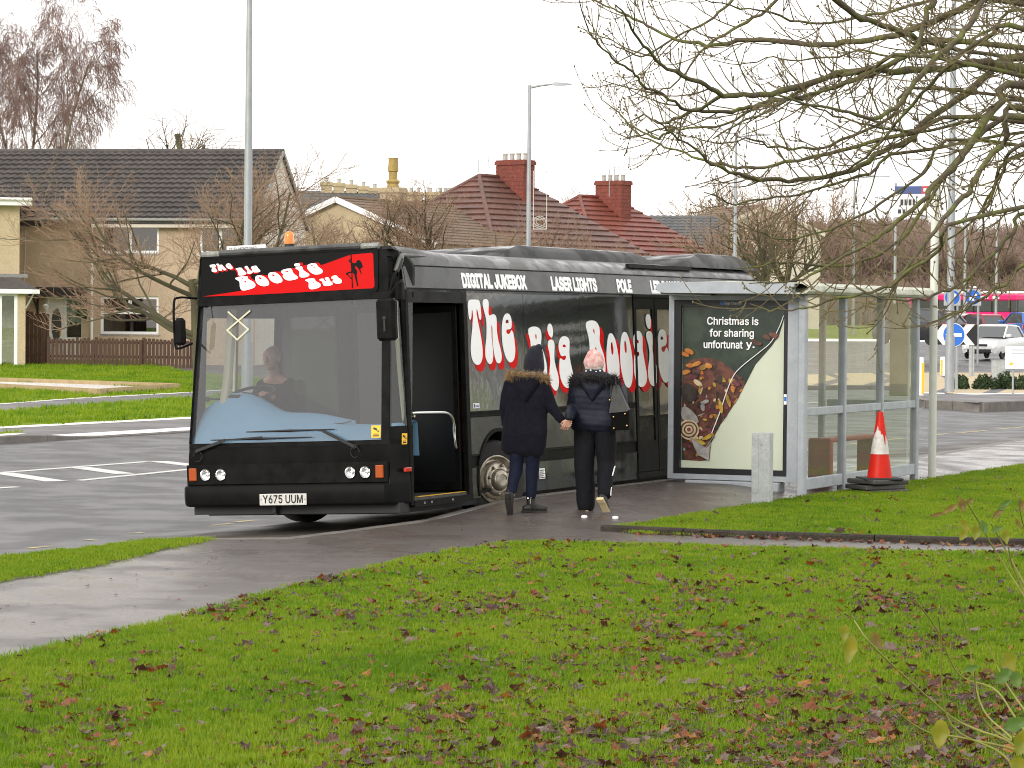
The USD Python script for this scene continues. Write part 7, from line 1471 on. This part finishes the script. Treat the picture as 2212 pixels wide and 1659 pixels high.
def hand_chains(w, d, palm_n, thumb_s, curl=.9, s=1.0):
    """A hand at wrist w pointing along d, palm facing palm_n; five bent fingers."""
    w, d, pn = (np.asarray(x, float) for x in (w, d, palm_n)); d /= np.linalg.norm(d); pn = pn - d * (pn @ d); pn /= np.linalg.norm(pn); x = np.cross(d, pn) * thumb_s
    ch = [[(w, .024 * s), [(w + d * .045 * s + x * .025 * s, .014 * s), (w + d * .045 * s - x * .025 * s, .014 * s)], [(w + d * .085 * s + x * .032 * s, .012 * s), (w + d * .08 * s - x * .032 * s, .011 * s)]]]
    for k, (off, L) in enumerate(((.030, .068), (.010, .078), (-.011, .072), (-.031, .056))):
        p = w + d * .082 * s + x * off * s; a = 0; q = [(p, .0095 * s)]
        for f, c in ((.45, .35), (.32, .75), (.23, .6)):
            a += c * curl; p = p + (d * math.cos(a) + pn * math.sin(a)) * L * f * s; q.append((p, .0088 * s))
        ch.append(q)
    b = w + d * .025 * s + x * .022 * s; t1 = b + (d * .6 + x * .7 + pn * .3) * .04 * s; t2 = t1 + (d * .9 + x * .1 + pn * .5) * .03 * s
    ch.append([(b, .014 * s), (t1, .011 * s), (t2, .009 * s)]); return ch
def fur(t, name, path, mat, n, L, rng, parent):
    """A closed fur tube along path with hairs standing out of it."""
    pts = curve(path, 40); g = G(); rad = .030; g.tube(pts, rad + .004 * rng.normal(0, 1, 40), 8)
    T = np.gradient(pts, axis=0); T /= np.linalg.norm(T, axis=1, keepdims=True); V, Fc = [], []
    for _ in range(n):
        i = int(rng.integers(0, 40)); a = rng.normal(0, 1, 3); a -= T[i] * (a @ T[i]); a /= np.linalg.norm(a); p = pts[i] + a * rad * .8 + T[i] * rng.uniform(-.01, .01); s_ = np.cross(a, T[i]) * .004; tip = p + (a + rng.normal(0, .35, 3) + [0, 0, -.15]) * L * rng.uniform(.5, 1.1); k = len(V); V += [p - s_, p + s_, tip]; Fc.append([k, k + 1, k + 2])
    g.add(V, Fc); return part(parent, name, g, mat, smooth=False)
def eyes(t, c):
    for s_ in (-1, 1): g = G(); g.ball(np.array(c) + [s_ * .032, .083, .005], .011, 1); part(t, 'eye', g, 'sign_white'); g = G(); g.ball(np.array(c) + [s_ * .032, .0915, .005], .0045, 1); part(t, 'pupil', g, 'panel_black')
def boot(a, toe_dir, up_dir, h, mat, parent, name='boot', sole='boot_leather', L=.25, shaft_r=.052):
    """Ankle a, foot along toe_dir, shaft along up_dir."""
    a, td, u_ = (np.asarray(x, float) for x in (a, toe_dir, up_dir)); td /= np.linalg.norm(td); u_ = u_ - 0; u_ /= np.linalg.norm(u_); sd = np.cross(td, u_); dn = np.cross(sd, td); dn = dn if dn @ u_ < 0 else -dn
    m_ = a + dn * .055; t = skinned([[(a + u_ * h, shaft_r), (a + u_ * .02, shaft_r * .92), (m_ + td * .02, .044)], [(m_ - td * .055, .038), (m_ + td * .06, .042), (m_ + td * (L - .10), .036)], [(a, .046), (m_ + td * .08, .040)]], .025, 5); p = part(parent, name, t, mat, smooth=True)
    g = G(); T = np.eye(4); T[:3, 0], T[:3, 1], T[:3, 2], T[:3, 3] = td, sd, -dn, m_ + dn * .030
    g.rbox((-.095, -.040, -.014), (L - .068, .040, .006), .008, T); g.rbox((-.095, -.038, -.030), (-.03, .038, -.012), .004, T); part(p, 'sole', g, sole); return p
prg = np.random.default_rng(9); S1, S2_ = .945, .955
# --- left walker: long navy parka, fur trimmed hood, navy bobble hat, jeans, ankle boots
F1 = on(1133, 1108); H1 = -14; P1_ = thing('person', 'person in long navy parka with tan fur hood trim and navy bobble hat, holding hands', 'person', F1, H1, scale=S1)
hc = np.array([.085, .03, 1.60]); HW = np.array([.43, .04, .985])
body = [head for head in head_mesh(hc)] + [[(hc + [0, -.02, -.05], .052), ((.04, -.0, 1.43), .058), [((-.13, 0, 1.38), .06), ((.15, 0, 1.38), .06)], [((-.10, 0, 1.1), .09), ((.10, 0, 1.1), .09)], [((-.10, 0, .86), .10), ((.10, 0, .86), .10)]], [((.16, 0, 1.38), .05), ((.27, .02, 1.16), .042), (HW + [-.05, 0, .03], .028)], [((-.15, 0, 1.38), .05), ((-.23, -.01, 1.12), .042), ((-.20, .06, .93), .03)], [((-.09, 0, .84), .08), ((-.09, .0, .47), .055), ((-.11, -.16, .20), .042)], [((.09, 0, .84), .08), ((.07, .05, .47), .055), ((.055, .05, .14), .042)]]
body += hand_chains(HW + [-.045, 0, .03], (.9, .05, -.45), (.2, -.9, .1), 1, .9) + hand_chains((-.20, .06, .93), (.1, .3, -.9), (.9, .1, .1), 1, .6)
part(P1_, 'body', skinned(body, .022, 4), 'skin', smooth=True); eyes(P1_, hc)
coat = skinned([[[((-.155, 0, 1.395), .068), ((.18, 0, 1.395), .068)], [((-.135, -.01, 1.27), .105), ((.145, -.01, 1.27), .105)], [((-.115, 0, 1.06), .115), ((.125, 0, 1.06), .115)], [((-.135, -.01, .88), .125), ((.125, -.01, .88), .125)], [((-.175, -.01, .705), .09), ((.135, -.01, .69), .09)]], [((-.165, 0, 1.385), .078), ((-.225, -.015, 1.14), .066), ((-.215, .03, .95), .056)], [((.19, 0, 1.385), .078), ((.275, .01, 1.17), .066), ((.385, .03, 1.02), .052)]], .028, 7)
part(P1_, 'parka', rumple(coat, .012, 9, 3, (1, 1, .6)), 'navy_coat', smooth=True)
hood = skinned([[[((-.07, -.07, 1.47), .06), ((.13, -.07, 1.47), .06)], [((-.02, -.125, 1.33), .045), ((.07, -.125, 1.33), .045)], [((.03, -.13, 1.24), .03)]], [((-.12, -.02, 1.46), .05), ((.03, -.06, 1.45), .06), ((.18, -.02, 1.46), .05)]], .03, 6); part(P1_, 'hood', rumple(hood, .008, 14, 4), 'navy_coat', smooth=True)
fur(P1_, 'fur_trim', [(-.155, .05, 1.45), (-.16, -.03, 1.475), (-.11, -.10, 1.50), (.03, -.13, 1.495), (.16, -.10, 1.49), (.215, -.03, 1.455), (.20, .05, 1.43)], 'fur_tan', 2600, .05, prg, P1_)
hat = skinned([[[(hc + [0, -.01, .055], .108)], [(hc + [.015, -.015, .125], .088)]], [(hc + [.05, -.03, .175], .045), (hc + [.06, -.03, .185], .042)], [[(hc + [-.02, -.008, -.03], .098), (hc + [.02, -.008, -.03], .098)], [(hc + [0, -.01, .05], .110)]]], .02, 3); part(P1_, 'bobble_hat', rumple(hat, .004, 60, 5), 'knit_navy', smooth=True)
hair = skinned([[(hc + [0, -.045, -.05], .055), (hc + [0, -.04, -.13], .05)]], .03, 4); part(P1_, 'hair', hair, 'grey_hair' if 0 else 'bark_dark', smooth=True)
jl = skinned([[((-.09, 0, .80), .095), ((-.095, .0, .48), .072), ((-.112, -.15, .235), .054)], [((.09, 0, .80), .095), ((.072, .045, .48), .072), ((.058, .045, .19), .056)], [((-.09, 0, .82), .095), ((.09, 0, .82), .095)]], .028, 6); part(P1_, 'jeans', rumple(jl, .010, 18, 6, (.6, .6, 1.1)), 'denim', smooth=True)
b1 = boot((-.118, -.19, .165), (.02, .25, -.75), (.0, .42, .75), .11, 'boot_leather', P1_); b2 = boot((.055, .05, .105), (.88, .35, -.02), (.02, 0, 1), .15, 'boot_leather', P1_)
g = G(); g.rbox((.03, -.012, .15), (.05, .0, .17), .003); g.bar((.065, -.006, .10), (.075, -.002, .23), .006, .006); part(b2, 'buckle', g, 'chrome')
# --- right walker: quilted navy jacket, black fur hood, pink hat, wide black trousers
F2 = on(1283, 1104); H2 = -14; P2_ = thing('person', 'person in quilted navy jacket, black fur hood and pink hat with a shoulder bag', 'person', F2, H2, scale=S2_)
# the held hand of the left walker, in this frame
def to_local(p, fr, hr, to, tr_): 
    a, b = math.radians(hr), math.radians(tr_); R = lambda t: np.array([[math.cos(t), -math.sin(t), 0], [math.sin(t), math.cos(t), 0], [0, 0, 1]]); return R(b).T @ (R(a) @ (np.asarray(p, float) * S1) + fr - to) / S2_
HW2 = to_local(HW, F1, H1, F2, H2) + [.015, -.02, -.015]
hc2 = np.array([-.02, .04, 1.575])
arm = np.array([-.30, .02, 1.12]) if HW2[0] < -.3 else np.array([-.25, .02, 1.1])
body = [h_ for h_ in head_mesh(hc2)] + [[(hc2 + [0, -.02, -.05], .052), ((0, 0, 1.42), .06), [((-.16, 0, 1.36), .06), ((.16, 0, 1.36), .06)], [((-.11, 0, 1.1), .09), ((.11, 0, 1.1), .09)], [((-.08, 0, .94), .085), ((.08, 0, .94), .085)]], [((-.17, 0, 1.36), .05), (arm, .042), (HW2 + [.03, 0, .05], .028)], [((.17, 0, 1.36), .05), ((.28, .01, 1.16), .042), ((.25, .16, 1.02), .03)], [((-.10, 0, .86), .075), ((-.10, .01, .46), .055), ((-.09, .03, .10), .042)], [((.10, 0, .86), .075), ((.12, .05, .48), .055), ((.125, -.14, .22), .042)]]
body += hand_chains(HW2 + [.03, 0, .05], (-.35, .0, -.9), (-.4, .9, .1), -1, .9) + hand_chains((.25, .16, 1.02), (-.3, .8, .2), (-.8, -.2, .2), 1, 1.1)
part(P2_, 'body', skinned(body, .022, 4), 'skin', smooth=True); eyes(P2_, hc2)
jk = skinned([[[((-.19, 0, 1.375), .07), ((.19, 0, 1.375), .07)], [((-.145, -.02, 1.24), .115), ((.145, -.02, 1.24), .115)], [((-.135, -.01, 1.07), .12), ((.135, -.01, 1.07), .12)], [((-.135, -.02, .955), .132), ((.13, -.02, .955), .132)]], [((-.20, 0, 1.37), .082), (arm + [.0, 0, .0], .068), (HW2 + [.035, 0, .075], .052)], [((.20, 0, 1.37), .082), ((.29, .01, 1.17), .070), ((.265, .11, 1.05), .055)]], .026, 7)
n_ = jk.vertex_normals; jk.vertices = jk.vertices + n_ * (.007 * np.abs(np.sin(jk.vertices[:, 2] * 52 + .4 * np.sin(jk.vertices[:, 0] * 9))) - .004)[:, None]; part(P2_, 'quilted_jacket', rumple(jk, .008, 10, 7), 'navy_quilt', smooth=True)
hood2 = skinned([[[((-.12, -.06, 1.43), .07), ((.12, -.06, 1.43), .07)], [((-.05, -.13, 1.32), .05), ((.05, -.13, 1.32), .05)], [((0, -.14, 1.21), .025)]]], .03, 6); part(P2_, 'hood', rumple(hood2, .008, 14, 8), 'navy_quilt', smooth=True)
fur(P2_, 'fur_hood_trim', [(-.20, .06, 1.38), (-.215, -.04, 1.39), (-.15, -.13, 1.42), (0, -.165, 1.445), (.15, -.13, 1.42), (.215, -.04, 1.40), (.20, .06, 1.39)], 'fur_black', 3000, .065, prg, P2_)
sc2 = skinned([[[(hc2 + [-.05, -.03, -.075], .055), (hc2 + [.05, -.03, -.075], .055)], [(hc2 + [-.08, -.04, -.12], .055), (hc2 + [.08, -.04, -.12], .055)]]], .03, 4); S2 = part(P2_, 'scarf', rumple(sc2, .008, 20, 9), 'scarf_dots', smooth=True)
g = G(); [g.ball(hc2 + [x, -.088 - .02 * (z < -.09), z], (.011, .006, .009), 1) for x, z in ((-.07, -.07), (-.02, -.06), (.04, -.075), (.085, -.065), (.0, -.115), (-.05, -.12))]; part(S2, 'spots', g, 'sign_white')
hat2 = skinned([[[(hc2 + [-.02, -.01, .02], .093), (hc2 + [.02, -.01, .02], .093)], [(hc2 + [0, -.015, .075], .088)], [(hc2 + [-.01, -.02, .115], .055)]]], .02, 3); hv = hat2.vertices - hc2; av = np.arctan2(hv[:, 1] + .015, hv[:, 0]); hat2.vertices = hat2.vertices + hat2.vertex_normals * (.004 * np.sin(av * 14 + hv[:, 2] * 25))[:, None]; part(P2_, 'knit_hat', hat2, 'knit_pink', smooth=True)
hair = skinned([[(hc2 + [-.06, -.045, -.04], .035), (hc2 + [.06, -.045, -.04], .035)]], .03, 3); part(P2_, 'hair', hair, 'grey_hair', smooth=True)
tr = skinned([[((-.105, 0, .93), .122), ((-.105, .0, .50), .108), ((-.10, .03, .07), .098)], [((.105, 0, .93), .122), ((.12, .045, .52), .102), ((.134, -.115, .205), .078)], [((-.10, 0, .93), .115), ((.10, 0, .93), .115)]], .03, 6); part(P2_, 'wide_trousers', rumple(tr, .016, 9, 10, (1, 1, .45)), 'black_cloth', smooth=True)
g = G(); g.slab([[(.222 - .004 * k, .02 - .045 * k - .03 * j, .49 - .05 * k) for j in (0, 1)] for k in range(3)], (.008, 0, 0)); part(P2_, 'white_stripe', g, 'white_stripe', smooth=True); g = G(); g.slab([[(.214 - .002 * k, -.10 - .012 * k - .03 * j, .27 - .045 * k) for j in (0, 1)] for k in range(3)], (.006, 0, 0)); part(P2_, 'white_stripe', g, 'white_stripe', smooth=True)
boot((-.095, .05, .085), (-.05, 1, -.02), (0, 0, 1), .05, 'boot_leather', P2_, 'shoe', 'cream_sole', .27, .05); boot((.135, -.15, .175), (.12, .78, -.62), (0, .55, .8), .03, 'boot_leather', P2_, 'shoe', 'cream_sole', .24, .046)
# bag on the right shoulder
BGm = np.array([.30, -.045, .0]); BG = thing('shoulder_bag', 'grey and black shoulder bag hanging at the side of the person in the pink hat', 'bag', F2, H2, scale=S2_)
bg = G(); bg.tm(hull([(.20, -.13, .87), (.40, -.13, .885), (.41, .05, .89), (.21, .05, .875), (.205, -.12, 1.08), (.40, -.12, 1.10), (.40, .03, 1.10), (.21, .03, 1.08)])); part(BG, 'black_base', bg, 'bag_black', smooth=20)
bg = G(); bg.tm(hull([(.185, -.135, 1.06), (.395, -.13, 1.085), (.39, .02, 1.085), (.20, .02, 1.06), (.222, -.115, 1.36), (.275, -.11, 1.365), (.27, -.04, 1.36), (.225, -.04, 1.355)])); part(BG, 'grey_panel', bg, 'bag_grey', smooth=20)
g = G(); g.tube(curve([(.20, -.115, 1.20), (.20, -.11, 1.35), (.19, -.03, 1.46), (.20, .05, 1.42), (.23, .06, 1.25)], 20), .008, 6); g.tube(curve([(.26, -.12, 1.28), (.245, -.10, 1.40), (.215, -.02, 1.47), (.22, .05, 1.43)], 16), .008, 6); part(BG, 'strap', g, 'bag_grey', smooth=True)
g = G(); [g.ball(p, .011, 1) for p in ((.19, -.14, 1.20), (.235, -.142, 1.02), (.36, -.14, 1.055), (.38, -.142, .93), (.24, -.142, .90))]; part(BG, 'studs', g, 'gold')
# --- the driver, seated at the wheel
DM = [[*(-BV), 0], [*(-BA), 0], [*BW, 0], [*bus_world(1.28, 2.08, 0), 1]]
DR = thing('person', 'driver with short grey hair and dark top sitting at the bus wheel', 'person', matrix=DM)
hd = np.array([-.0, .05, 1.79]); body = [h_ for h_ in head_mesh(hd)] + [[(hd + [0, -.02, -.06], .055), ((0, -.02, 1.58), .06), [((-.16, -.05, 1.50), .06), ((.16, -.05, 1.50), .06)], [((-.12, -.08, 1.2), .12), ((.12, -.08, 1.2), .12)], [((-.12, -.08, .98), .13), ((.12, -.08, .98), .13)]], [((-.10, -.03, .98), .09), ((-.12, .33, .98), .075), ((-.12, .38, .62), .05)], [((.10, -.03, .98), .09), ((.12, .33, .98), .075), ((.12, .38, .62), .05)], [((-.18, -.05, 1.48), .055), ((-.25, .10, 1.24), .045), ((-.17, .40, 1.40), .032)], [((.18, -.05, 1.48), .055), ((.25, .10, 1.24), .045), ((.17, .40, 1.40), .032)]]
body += hand_chains((-.17, .40, 1.40), (.2, .8, .3), (.3, .3, -.8), -1, 1.1) + hand_chains((.17, .40, 1.40), (-.2, .8, .3), (-.3, .3, -.8), 1, 1.1)
part(DR, 'body', skinned(body, .025, 4), 'skin', smooth=True); eyes(DR, hd)
tp = skinned([[[((-.17, -.05, 1.50), .075), ((.17, -.05, 1.50), .075)], [((-.13, -.07, 1.2), .135), ((.13, -.07, 1.2), .135)], [((-.13, -.08, 1.0), .14), ((.13, -.08, 1.0), .14)]], [((-.18, -.05, 1.48), .075), ((-.25, .10, 1.24), .062), ((-.19, .33, 1.36), .05)], [((.18, -.05, 1.48), .075), ((.25, .10, 1.24), .062), ((.19, .33, 1.36), .05)]], .03, 6); part(DR, 'sweater', rumple(tp, .008, 12, 12), 'interior_dark', smooth=True)
tl_ = skinned([[((-.11, -.05, .98), .10), ((-.12, .33, .98), .088), ((-.12, .38, .66), .065)], [((.11, -.05, .98), .10), ((.12, .33, .98), .088), ((.12, .38, .66), .065)]], .035, 5); part(DR, 'trousers', tl_, 'black_cloth', smooth=True)
hr_ = skinned([[(hd + [0, -.04, .05], .082), (hd + [0, -.05, -.01], .075)], [(hd + [-.075, -.02, .02], .02), (hd + [-.075, -.02, -.03], .015)], [(hd + [.075, -.02, .02], .02), (hd + [.075, -.02, -.03], .015)]], .025, 3); part(DR, 'hair', hr_, 'grey_hair', smooth=True)

# ---------------------------------------------------------------- fallen leaves
def leaf_mesh(seed, size=1.0, lobes=True):
    rng = np.random.default_rng(seed); n = 15; a = np.linspace(0, 2 * np.pi, n, endpoint=False); r = np.where(np.arange(n) % 3 == 0, 1.0, .70 if lobes else .85) * rng.uniform(.8, 1.15, n)
    if not lobes: r *= (1 - .5 * np.abs(np.sin(a)))
    v = np.c_[r * np.cos(a), r * np.sin(a) * .85, np.zeros(n)] * .5; v = np.vstack([v, [[0, 0, 0]]]); cu = rng.uniform(.3, 1.0); ax = rng.uniform(0, np.pi); q = v[:, 0] * math.cos(ax) + v[:, 1] * math.sin(ax); v[:, 2] = cu * q ** 2 + .25 * rng.normal(0, .2, n + 1) * np.r_[np.ones(n), 0]; f = [[i, (i + 1) % n, n] for i in range(n)]
    k = len(v); v = np.vstack([v, [[.5, -.02, .1], [.5, .02, .1], [.85, 0, .16]]]); f.append([k, k + 1, k + 2]); return v * size, np.array(f)
lrng = np.random.default_rng(2024); NL = [leaf_mesh(s) for s in range(6)] + [leaf_mesh(10 + s, lobes=False) for s in range(2)]
def leaf_density(P): return .05 + .50 * litter(P) * (.45 + .55 * sst(26, 15, P[:, 1]))
area = P_near.intersection(view(12.6, 29.5, .2)); cand = sample(area, 52000, lrng); keep = cand[lrng.random(len(cand)) < leaf_density(cand)]
isl = sample(P_isl.intersection(view(26, 46, .2)), 260, lrng); pav = sample(P_pave.intersection(view(19, 40, .2)), 260, lrng); keep = np.vstack([keep, isl])
ordr = np.argsort(keep[:, 1]); keep = keep[ordr]; size = np.clip(lrng.lognormal(math.log(.041), .42, len(keep)), .018, .115)
vis = size / keep[:, 1]; top = np.argsort(-vis)[:280]; rest = np.setdiff1d(np.arange(len(keep)), top)
cols = lrng.choice(5, len(keep), p=[.25, .29, .15, .23, .08])
NAMES = ['curled rust brown fallen leaf on the near grass', 'dark wet brown fallen leaf on the near grass', 'pale greyish brown fallen leaf on the near grass', 'dull brown fallen leaf on the near grass', 'bright orange fallen leaf on the near grass']
GR = ['rust brown leaves on the near lawn', 'dark wet leaves on the near lawn', 'pale leaves on the near lawn', 'dull brown leaves on the near lawn', 'orange leaves on the near lawn']
for i in top:
    v, f = NL[int(lrng.integers(0, 8))]; tilt = lrng.uniform(.1, .75); a, b = lrng.uniform(0, 6.28, 2); Rz = lambda t: np.array([[math.cos(t), -math.sin(t), 0], [math.sin(t), math.cos(t), 0], [0, 0, 1]]); Rx = np.array([[1, 0, 0], [0, math.cos(tilt), -math.sin(tilt)], [0, math.sin(tilt), math.cos(tilt)]])
    p = np.r_[keep[i], float(LAWNZ(np.r_[keep[i], 0])) + .030]; c = int(cols[i])
    part('/World', 'fallen_leaf', (v * size[i] @ (Rz(a) @ Rx @ Rz(b)).T + p, f), f'dead_leaf_{c}', smooth=False, label=NAMES[c], cat='leaf', group=GR[c])
pr, pm_ = [], []
for c in range(5):
    for k in (c % 6, (c + 3) % 8): pr.append(NL[k]); pm_.append(f'dead_leaf_{c}')
R_ = keep[rest]; zR_ = LAWNZ(np.c_[R_, 0 * R_[:, 0]]) + lrng.uniform(.008, .034, len(R_)); n = len(R_)
scatter('fallen_leaves', pr, pm_, np.c_[R_, zR_], lrng.uniform(0, 6.28, n), size[rest], cols[rest] * 2 + lrng.integers(0, 2, n), 'scattered smaller brown fallen leaves over the grass', 'leaves', tilt=(lrng.uniform(.1, .9, n), lrng.uniform(0, 6.28, n)))
n = len(pav); zP = ground_z(np.c_[pav, 0 * pav[:, 0]]) + .008
scatter('fallen_leaves', pr, pm_, np.c_[pav, zP], lrng.uniform(0, 6.28, n), lrng.uniform(.010, .042, n), lrng.integers(0, 10, n), 'few small leaves flattened on the wet pavement', 'leaves', tilt=(lrng.uniform(0, .15, n), lrng.uniform(0, 6.28, n)))
m = LineString([xy(-.05, -2.6), xy(.12, -4.9), xy(.42, -6.6)]); kp = np.array([m.interpolate(t, True).coords[0] for t in lrng.uniform(0, 1, 150)]) + A2 * (-.12 + lrng.normal(0, .05, (150, 1))); n = len(kp)
scatter('fallen_leaves', pr, pm_, np.c_[kp, ground_z(np.c_[kp, 0 * kp[:, 0]]) + .01], lrng.uniform(0, 6.28, n), lrng.uniform(.04, .09, n), lrng.integers(0, 10, n), 'brown leaves gathered along the dark edging kerb', 'leaves', tilt=(lrng.uniform(.1, .8, n), lrng.uniform(0, 6.28, n)))
for (px, py, c, sz, lab) in ((1810, 1158, 2, .20, 'large crumpled tan leaf against the dark edging kerb'), (1856, 1163, 4, .14, 'yellow green leaf on the path beside the dark edging kerb')):
    v, f = NL[2]; p = on(px, py); part('/World', 'large_leaf', (v * sz * [1, 1, .8] @ np.array([[.8, .6, 0], [-.55, .7, .4], [.2, -.4, .9]]).T + p + [0, 0, .05], f), f'dead_leaf_{c}' if c != 4 else 'weed_leaf', smooth=False, label=lab, cat='leaf')
for (px, py, lab) in ((1329, 1121, 'white scrap of litter on the pavement behind the walkers'), (1262, 1119, 'small white scrap of litter by the walkers\' feet')):
    p = on(px, py); g = G(); t = trimesh.creation.icosphere(1, .020); t.vertices *= [1, .7, .5]; t.vertices += .012 * np.sin(t.vertices * 90); g.add(t.vertices + p + [0, 0, .012], t.faces); part('/World', 'litter', g, 'white_vinyl', smooth=False, label=lab, cat='litter')

# ---------------------------------------------------------------- yellowing weeds at the lower right
def weed(name, label, root, stems, leaves):
    """stems: picture polylines with depths; leaves: (x, y, depth, length m, width m, droop angle, material)."""
    t = thing(name, label, 'plant', root); R0 = np.asarray(root, float)
    for d, pl in stems:
        P3 = np.array([at(x, y, d + .25 * math.sin(i)) for i, (x, y) in enumerate(pp(pl))]) - R0; P3 = np.vstack([[0, 0, 0], P3[0] * .55 + [0, 0, .05], P3]); c = curve(P3, 30); g = G(); g.tube(c, np.linspace(.0055, .0022, 30), 6); part(t, 'stem', g, 'weed_stem', smooth=True)
    for x, y, d, L, W_, ang, fold, mat in leaves:
        c = at(x, y, d) - R0; ca, sa = math.cos(math.radians(ang)), math.sin(math.radians(ang)); ax = RT * ca + UP * sa; sx = RT * -sa + UP * ca; nn = -FW; s = np.linspace(0, 1, 12); rows = []
        for q in s:
            w = W_ * (math.sin(math.pi * min(1, q ** .75)) ** 1.15 + .02) / 2 * (1 + .12 * math.sin(17 * q + x)); bend = ax * L * (q - .5) + nn * (.28 * L * (q - .5) ** 2 * fold); rows.append([c + bend + sx * w * k + nn * (abs(k) * w * .45 * fold + .03 * L * math.sin(9 * q + k)) for k in (-1, -.5, 0, .5, 1)])
        g = G(); g.grid(rows); part(t, 'leaf', g, mat, smooth=True)
root = np.array([2.15, 10.2, 0.0])
weed('weed_plant', 'tall yellowing weed with drooping leaves in the lower right corner', root, [(10.2, "2196,1614 2109,1576 2049,1544 1946,1454 1899,1409 1869,1376 1846,1341"), (10.5, "2190,1600 2121,1526 2091,1379 2069,1294"), (10.0, "2210,1680 2160,1625 2049,1556 2031,1364 2026,1330"), (10.6, "2200,1560 2150,1490 2071,1456 2021,1356 1976,1294"), (10.1, "2200,1600 2184,1600 2129,1560 2109,1500 2105,1448"), (10.4, "2230,1560 2170,1470 2130,1385"), (10.3, "2240,1640 2090,1596 2000,1580 1930,1530 1890,1480")],
     [(1824, 1368, 10.2, .065, .036, -98, 1, 'weed_leaf'), (1835, 1405, 10.2, .115, .048, -100, 1, 'weed_leaf'), (1894, 1384, 10.2, .075, .036, -62, 1.2, 'weed_leaf_brown'), (2030, 1586, 10.0, .105, .060, -95, .8, 'weed_leaf'), (2098, 1443, 10.1, .06, .022, 15, 1, 'weed_leaf_green'), (2180, 1430, 10.4, .085, .05, -60, 1, 'weed_leaf'), (2165, 1462, 10.4, .08, .045, -140, 1, 'weed_leaf_green'), (2195, 1468, 10.4, .07, .045, -80, 1, 'weed_leaf_green'), (2195, 1562, 10.1, .095, .05, 20, 1, 'weed_leaf_green'), (2206, 1605, 10.0, .10, .06, -110, 1, 'weed_leaf'), (2203, 1652, 10.0, .08, .05, -20, .6, 'weed_leaf'), (1935, 1449, 10.2, .035, .02, -60, 1, 'weed_leaf')])
root2 = np.array([2.35, 10.9, 0.0])
weed('weed_plant', 'taller withered weed stem with brown curled leaves over the grass at the right', root2, [(10.9, "2300,1420 2220,1300 2150,1190 2110,1120 2085,1080"), (11.0, "2290,1400 2212,1260 2160,1165 2140,1130"), (10.8, "2300,1440 2240,1330 2190,1230 2178,1180"), (10.9, "2310,1400 2250,1250 2215,1150 2200,1085")],
     [(2078, 1092, 10.9, .06, .030, -75, 1.5, 'weed_leaf_brown'), (2050, 1100, 10.9, .075, .024, -150, 1.5, 'weed_leaf_brown'), (2022, 1112, 10.9, .055, .016, -165, 1.5, 'weed_leaf_brown'), (2096, 1082, 10.9, .04, .016, 35, 1.5, 'weed_leaf_brown'), (2170, 1090, 10.9, .065, .024, 38, 1.2, 'weed_leaf_green'), (2158, 1106, 10.9, .07, .022, 40, 1.4, 'weed_leaf_brown'), (2085, 1135, 10.8, .06, .03, -40, 1, 'weed_leaf'), (2108, 1150, 10.8, .065, .036, -100, 1, 'weed_leaf'), (2125, 1140, 10.8, .06, .03, -70, 1, 'weed_leaf_green'), (2080, 1156, 10.8, .05, .03, -120, 1, 'weed_leaf'), (2155, 1142, 10.9, .05, .026, 20, 1, 'weed_leaf_green'), (2172, 1160, 10.8, .06, .03, -80, 1, 'weed_leaf'), (2200, 1132, 10.9, .05, .016, -60, 1.4, 'weed_leaf_brown'), (2205, 1092, 10.9, .05, .02, -80, 1.4, 'weed_leaf_brown')])
